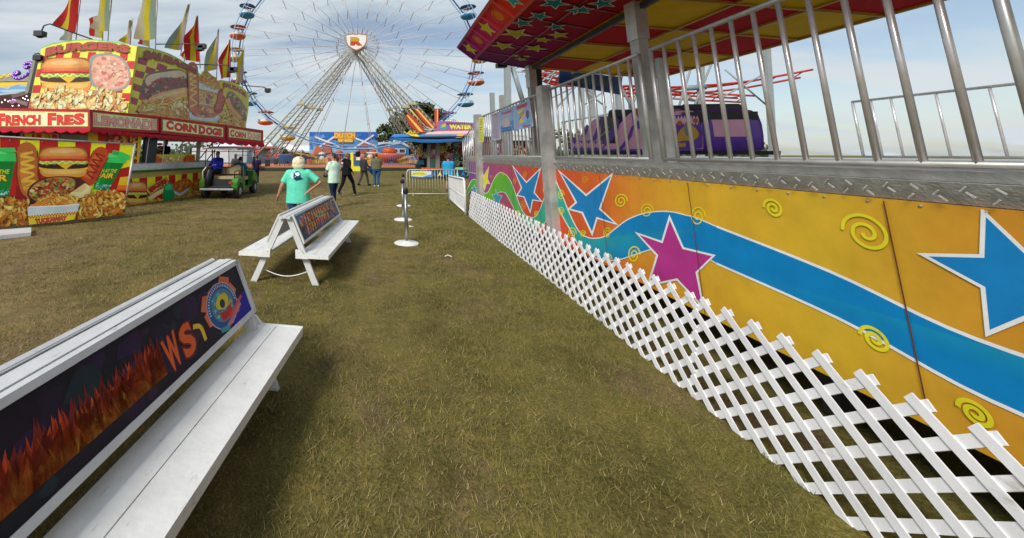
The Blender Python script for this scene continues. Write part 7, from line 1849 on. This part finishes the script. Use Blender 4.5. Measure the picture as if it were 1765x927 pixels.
    # trousers
    m = MB(); m.loft([(P0.x, P0.y, P0.z - .14 * S, .15 * S * g, .115 * S * gy), (P0.x, P0.y, P0.z - .04 * S, .168 * S * g, .125 * S * gy), (P0.x, P0.y, P0.z + .08 * S, .155 * S * g, .12 * S * gy)], 20)
    for s in 'RL':
        hq = J['h' + s].copy(); hq.x *= g
        if shorts: m.tube([hq, hq.lerp(J['k' + s], .5), hq.lerp(J['k' + s], .95)], [.10 * S, .092 * S, .088 * S], 14)
        else: m.tube([hq, hq.lerp(J['k' + s], .5), J['k' + s], J['k' + s].lerp(J['a' + s], .5), J['a' + s] + Vector((0, 0, -.03 * S))], [.10 * S * g ** .5, .088 * S * g ** .5, .068 * S, .062 * S, .056 * S], 14)
    fuse(m, vox, 3, 'trousers', pants, t)
    for s in 'RL':
        m = MB(); a = J['a' + s]; m.ell(a + Vector((0, .055 * S, -.045 * S)), (.046 * S, .135 * S, .045 * S), 12, 8); m.ell(a + Vector((0, -.01 * S, -.02 * S)), (.042 * S, .055 * S, .05 * S), 10, 6)
        fuse(m, vox * .8, 1, 'shoe', shoes, t)
    # hair
    m = MB()
    if hstyle == 'short': m.ell(hd + fm @ Vector((0, -.014 * S, .028 * S)), (.081 * S, .094 * S, .100 * S), 14, 10, M3=fm)
    elif hstyle == 'bob':
        m.ell(hd + Vector((0, -.02 * S, .020 * S)), (.15 * S, .13 * S, .125 * S), 16, 10); m.ell(hd + Vector((0, -.05 * S, -.06 * S)), (.145 * S, .09 * S, .10 * S), 14, 8)
        for k in range(26): an = U_(0, 6.28); m.ell(hd + Vector((.085 * S * math.cos(an), -.03 * S + .09 * S * min(.3, math.sin(an)), U_(-.09, .12) * S)), (.028 * S, .028 * S, .03 * S), 8, 5)
    elif hstyle == 'tail':
        m.ell(hd + fm @ Vector((0, -.018 * S, .03 * S)), (.083 * S, .096 * S, .103 * S), 14, 10, M3=fm); m.limb([hd + fm @ Vector((0, -.10 * S, .03 * S)), hd + fm @ Vector((0, -.15 * S, -.06 * S)), hd + fm @ Vector((0, -.14 * S, -.17 * S))], [.05 * S, .055 * S, .03 * S], 10)
    elif hstyle == 'hoodup': m.ell(hd + fm @ Vector((0, -.02 * S, .015 * S)), (.10 * S, .11 * S, .125 * S), 14, 10, M3=fm)
    fuse(m, vox * .9, 1, 'hair' if hstyle != 'hoodup' else 'hood', hair, t)
    if extra: extra(t, J, S)
    return t
HB = mat('blond_hair', hx('#e8dcb8', .95), .7, 0, .25, 30, .6); HD = mat('brown_hair', hx('#3a281c', .9), .6, 0, .3, 30, .5); HG = mat('greying_hair', hx('#8a7862', .9), .7, 0, .3, 30, .5); HK = mat('black_hair', (.015, .013, .012), .6, 0, .3, 30)
W_SHOE = cloth('white_shoe', '#d8d8d8', 0); B_SHOE = cloth('black_shoe', '#1c1c20', 0); G_SHOE = cloth('grey_shoe', '#8a8a90', 0)
def back_print(t, J, S, shapes, f, y):
    """flat patches of print laid on the curved back"""
    m = MB()
    for c, pts in shapes:
        m.poly([f(x, z) for x, z in pts], hx(c))
    m.build('shirt_print', PRINT, t, world=False)
def teal_print(t, J, S):
    sh = [o for o in bpy.data.objects if o.parent == t and o.name.startswith('shirt')][0]
    from mathutils.bvhtree import BVHTree
    bv = BVHTree.FromPolygons([v.co for v in sh.data.vertices], [tuple(p.vertices) for p in sh.data.polygons])
    def pr(x, z, o):
        h_, n_, _, _ = bv.ray_cast(Vector((x, -1, z)), Vector((0, 1, 0)))
        return (h_ or Vector((x, -.17, z))) + Vector((0, -o, 0))
    m = MB()
    def fan(cx, cz, pts, c, o):
        for k in range(len(pts)): a, b = pts[k], pts[(k + 1) % len(pts)]; m.poly([pr(cx, cz, o), pr(*a, o), pr(*b, o)], hx(c))
    def el(cx, cz, rx, rz_, c, o): fan(cx, cz, [(cx + rx * math.cos(6.283 * k / 20), cz + rz_ * math.sin(6.283 * k / 20)) for k in range(20)], c, o)
    el(-.085, 1.20, .055, .075, '#c9eee8', .004); el(-.01, 1.19, .075, .085, '#123850', .006)
    fan(.02, 1.12, [(-.09, 1.14), (-.02, 1.16), (.06, 1.16), (.12, 1.12), (.05, 1.10), (-.03, 1.085)], '#123850', .008); el(.005, 1.215, .038, .036, '#cfeef0', .009)
    m.build('shirt_print', PRINT, t, world=False)
TEAL = cloth('teal', '#66dcbc')
person('older blond woman in a teal T-shirt seen from behind, hand on her hip', (-1.02, 7.9, 0), 0, 1.56,
       dict(sR=(.21, -.01, 1.37), eR=(.50, -.03, 1.14), wR=(.26, -.16, .98), sL=(-.21, -.01, 1.37), eL=(-.36, -.02, 1.09), wL=(-.45, .04, .86), kL=(-.11, -.06, .5), aL=(-.12, -.14, .10), kR=(.10, .07, .5), aR=(.11, .12, .09)),
       (TEAL, 'short'), cloth('jeans_dark', '#25466e'), W_SHOE, HB, 'bob', g=1.42, gy=1.3, vox=.010, hem=.70, extra=teal_print)
def purse(t, J, S):
    m = MB(); p = J['eL'] + Vector((-.02, .03, -.12)); m.ell(p, (.05, .09, .06), 10, 6); m.build('purse', M['black'], t, world=False)
person('woman in a pale mint T-shirt and navy trousers raising a hand to her mouth', (-.44, 11.9, 0), rad(52), 1.66,
       dict(eL=(-.22, .12, 1.12), wL=(-.10, .20, 1.36), eR=(.24, -.02, 1.12), wR=(.22, .12, .92), kR=(.09, .06, .5), aR=(.09, .06, .09), kL=(-.10, -.02, .5), aL=(-.10, -.10, .10), head=(-.01, .03, 1.585)),
       (cloth('mint', '#d4f2de'), 'short'), cloth('navy', '#1c2c48'), cloth('peach_shoe', '#d8c0b0', 0), HD, 'tail', g=1.18, gy=1.15, vox=.012, hem=.76, face=rad(34), extra=purse)
def hood_print(t, J, S):
    m = MB()
    for pts, c in (([(-.13, 1.28), (-.02, 1.30), (-.03, 1.24), (-.12, 1.22)], '#d8d8dc'), ([(-.12, 1.18), (-.05, 1.22), (-.02, 1.14), (-.07, 1.08), (-.12, 1.10)], '#7a706a')):
        m.poly([(x, -.165, z) for x, z in pts], hx(c))
        m.poly([(x, -.160, z) for x, z in pts[::-1]], hx(c))
    m.build('jacket_print', PRINT, t, world=False)
BLK = cloth('black', '#1a181c')
person('man in a black hooded top walking away in long stride', (-.06, 15.0, 0), -rad(48), 1.68,
       dict(eR=(.26, -.08, 1.12), wR=(.22, .10, .98), eL=(-.25, .0, 1.12), wL=(-.18, .16, .98), kR=(.10, .26, .52), aR=(.10, .36, .10), kL=(-.09, -.12, .50), aL=(-.10, -.34, .16)),
       (BLK, 'hood'), cloth('black_trousers', '#18161a'), G_SHOE, mat('ginger_hair', hx('#9a6a44', .9), .7, 0, .3, 30, .5), 'short', g=1.15, gy=1.15, hem=.82, extra=hood_print)
def carry(t, J, S):
    m = MB(); p = J['wR'] + Vector((.02, .06, -.12)); m.ell(p, (.09, .10, .18), 12, 8); m.ell(p + Vector((.04, .05, -.14)), (.06, .06, .14), 10, 6); o = fuse(m, .014, 2, 'carried_jacket', cloth('blue_jacket', '#1c3c6a'), t)
person('grey haired man in a dark grey jacket carrying a blue coat', (.80, 19.8, 0), -rad(50), 1.60,
       dict(eR=(.26, .04, 1.12), wR=(.24, .22, 1.02), eL=(-.25, -.03, 1.1), wL=(-.24, .08, .9), kR=(.10, .16, .52), aR=(.11, .26, .09), kL=(-.10, -.05, .5), aL=(-.11, -.30, .12), head=(0, .03, 1.58)),
       (cloth('charcoal', '#3a3c46'), 'long'), cloth('grey_trousers', '#4a4448'), B_SHOE, HG, 'short', g=1.15, gy=1.15, extra=carry)
person('man in an olive shirt and blue jeans standing with his back turned', (1.42, 19.2, 0), 0, 1.66,
       dict(eR=(.30, .02, 1.14), wR=(.22, .20, 1.08), eL=(-.30, .02, 1.14), wL=(-.22, .20, 1.08), kR=(.09, 0, .49), aR=(.08, -.04, .09), kL=(-.09, 0, .49), aL=(-.10, .0, .09)),
       (cloth('olive', '#6a6a52'), 'short'), cloth('jeans', '#2c5484'), W_SHOE, HD, 'short', g=1.4, gy=1.3, hem=.88)
person('man in a bright blue T-shirt leaning at the water game booth', (4.42, 16.9, 0), -rad(15), 1.55,
       dict(eR=(.30, .12, 1.16), wR=(.28, .34, 1.12), eL=(-.28, .10, 1.14), wL=(-.2, .32, 1.08), kR=(.10, .0, .49), aR=(.11, -.02, .09), kL=(-.10, -.02, .49), aL=(-.12, -.22, .12)),
       (cloth('sky', '#2f9acc'), 'short'), cloth('dark_shorts', '#1c2026'), B_SHOE, HD, 'short', g=1.5, gy=1.3, hem=.78, shorts=True)
person('ride operator in a dark uniform standing on the wheel platform', (P(617, 285, 45).x, 45, .44), rad(180), 1.75, {}, (cloth('uniform', '#1c2430'), 'long'), cloth('uniform_trousers', '#181c24'), B_SHOE, HD, 'short', vox=.02)
SIT = dict(pelvis=(0, 0, .62), chest=(0, -.04, .90), neck=(0, -.05, 1.14), head=(0, -.02, 1.285), sR=(.185, -.05, 1.08), sL=(-.185, -.05, 1.08), eR=(.26, .10, .84), wR=(.16, .34, .86), eL=(-.26, .10, .84), wL=(-.16, .34, .86),
           hR=(.10, 0, .62), kR=(.13, .42, .62), aR=(.13, .50, .22), hL=(-.10, 0, .62), kL=(-.13, .42, .62), aL=(-.13, .50, .22))
cr_, sr_ = math.cos(-rad(3.5)), math.sin(-rad(3.5))
def on_cart(x, y, z): return (-4.62 + x * cr_ - y * sr_, 15.25 + x * sr_ + y * cr_, z)
person('driver in a teal shirt seated at the wheel of the golf cart', on_cart(.30, .14, .19), -rad(3.5), 1.62, SIT, (cloth('petrol', '#2a6a80'), 'short'), cloth('cart_shorts', '#1c2440'), B_SHOE, HK, 'short', g=1.3, gy=1.25, hem=.60)
person('passenger in a royal blue jacket sitting turned on the rear seat of the golf cart', on_cart(-.36, -.62, .40), rad(165), 1.62, SIT, (cloth('royal', '#1c2c9a'), 'long'), cloth('dark_trousers', '#16181e'), B_SHOE, HD, 'short', g=1.3, gy=1.2, hem=.58)
person('vendor in a dark cap standing inside the food stand behind the counter', (-7.0, 14.6, .62), rad(-110), 1.55, {}, (cloth('navy_work', '#1a2238'), 'short'), BLK, B_SHOE, HK, 'short', vox=.018)
person('bystander in a maroon top waiting beyond the golf cart', (-6.1, 17.9, 0), rad(200), 1.62, {}, (cloth('maroon', '#6a2430'), 'short'), cloth('denim2', '#2c3c5a'), W_SHOE, HD, 'short', vox=.018)
person('bystander in a pale pink top between the cart and the stand', (-5.7, 19.4, 0), rad(160), 1.66, {}, (cloth('pink', '#c8a0a0'), 'short'), cloth('denim3', '#24304a'), W_SHOE, HB, 'short', vox=.018)
person('visitor in a purple top seen over the rear seat of the golf cart', (-4.9, 20.5, 0), rad(20), 1.55, {}, (cloth('purple', '#3c2c54'), 'short'), cloth('denim4', '#24304a'), W_SHOE, HD, 'short', vox=.018)
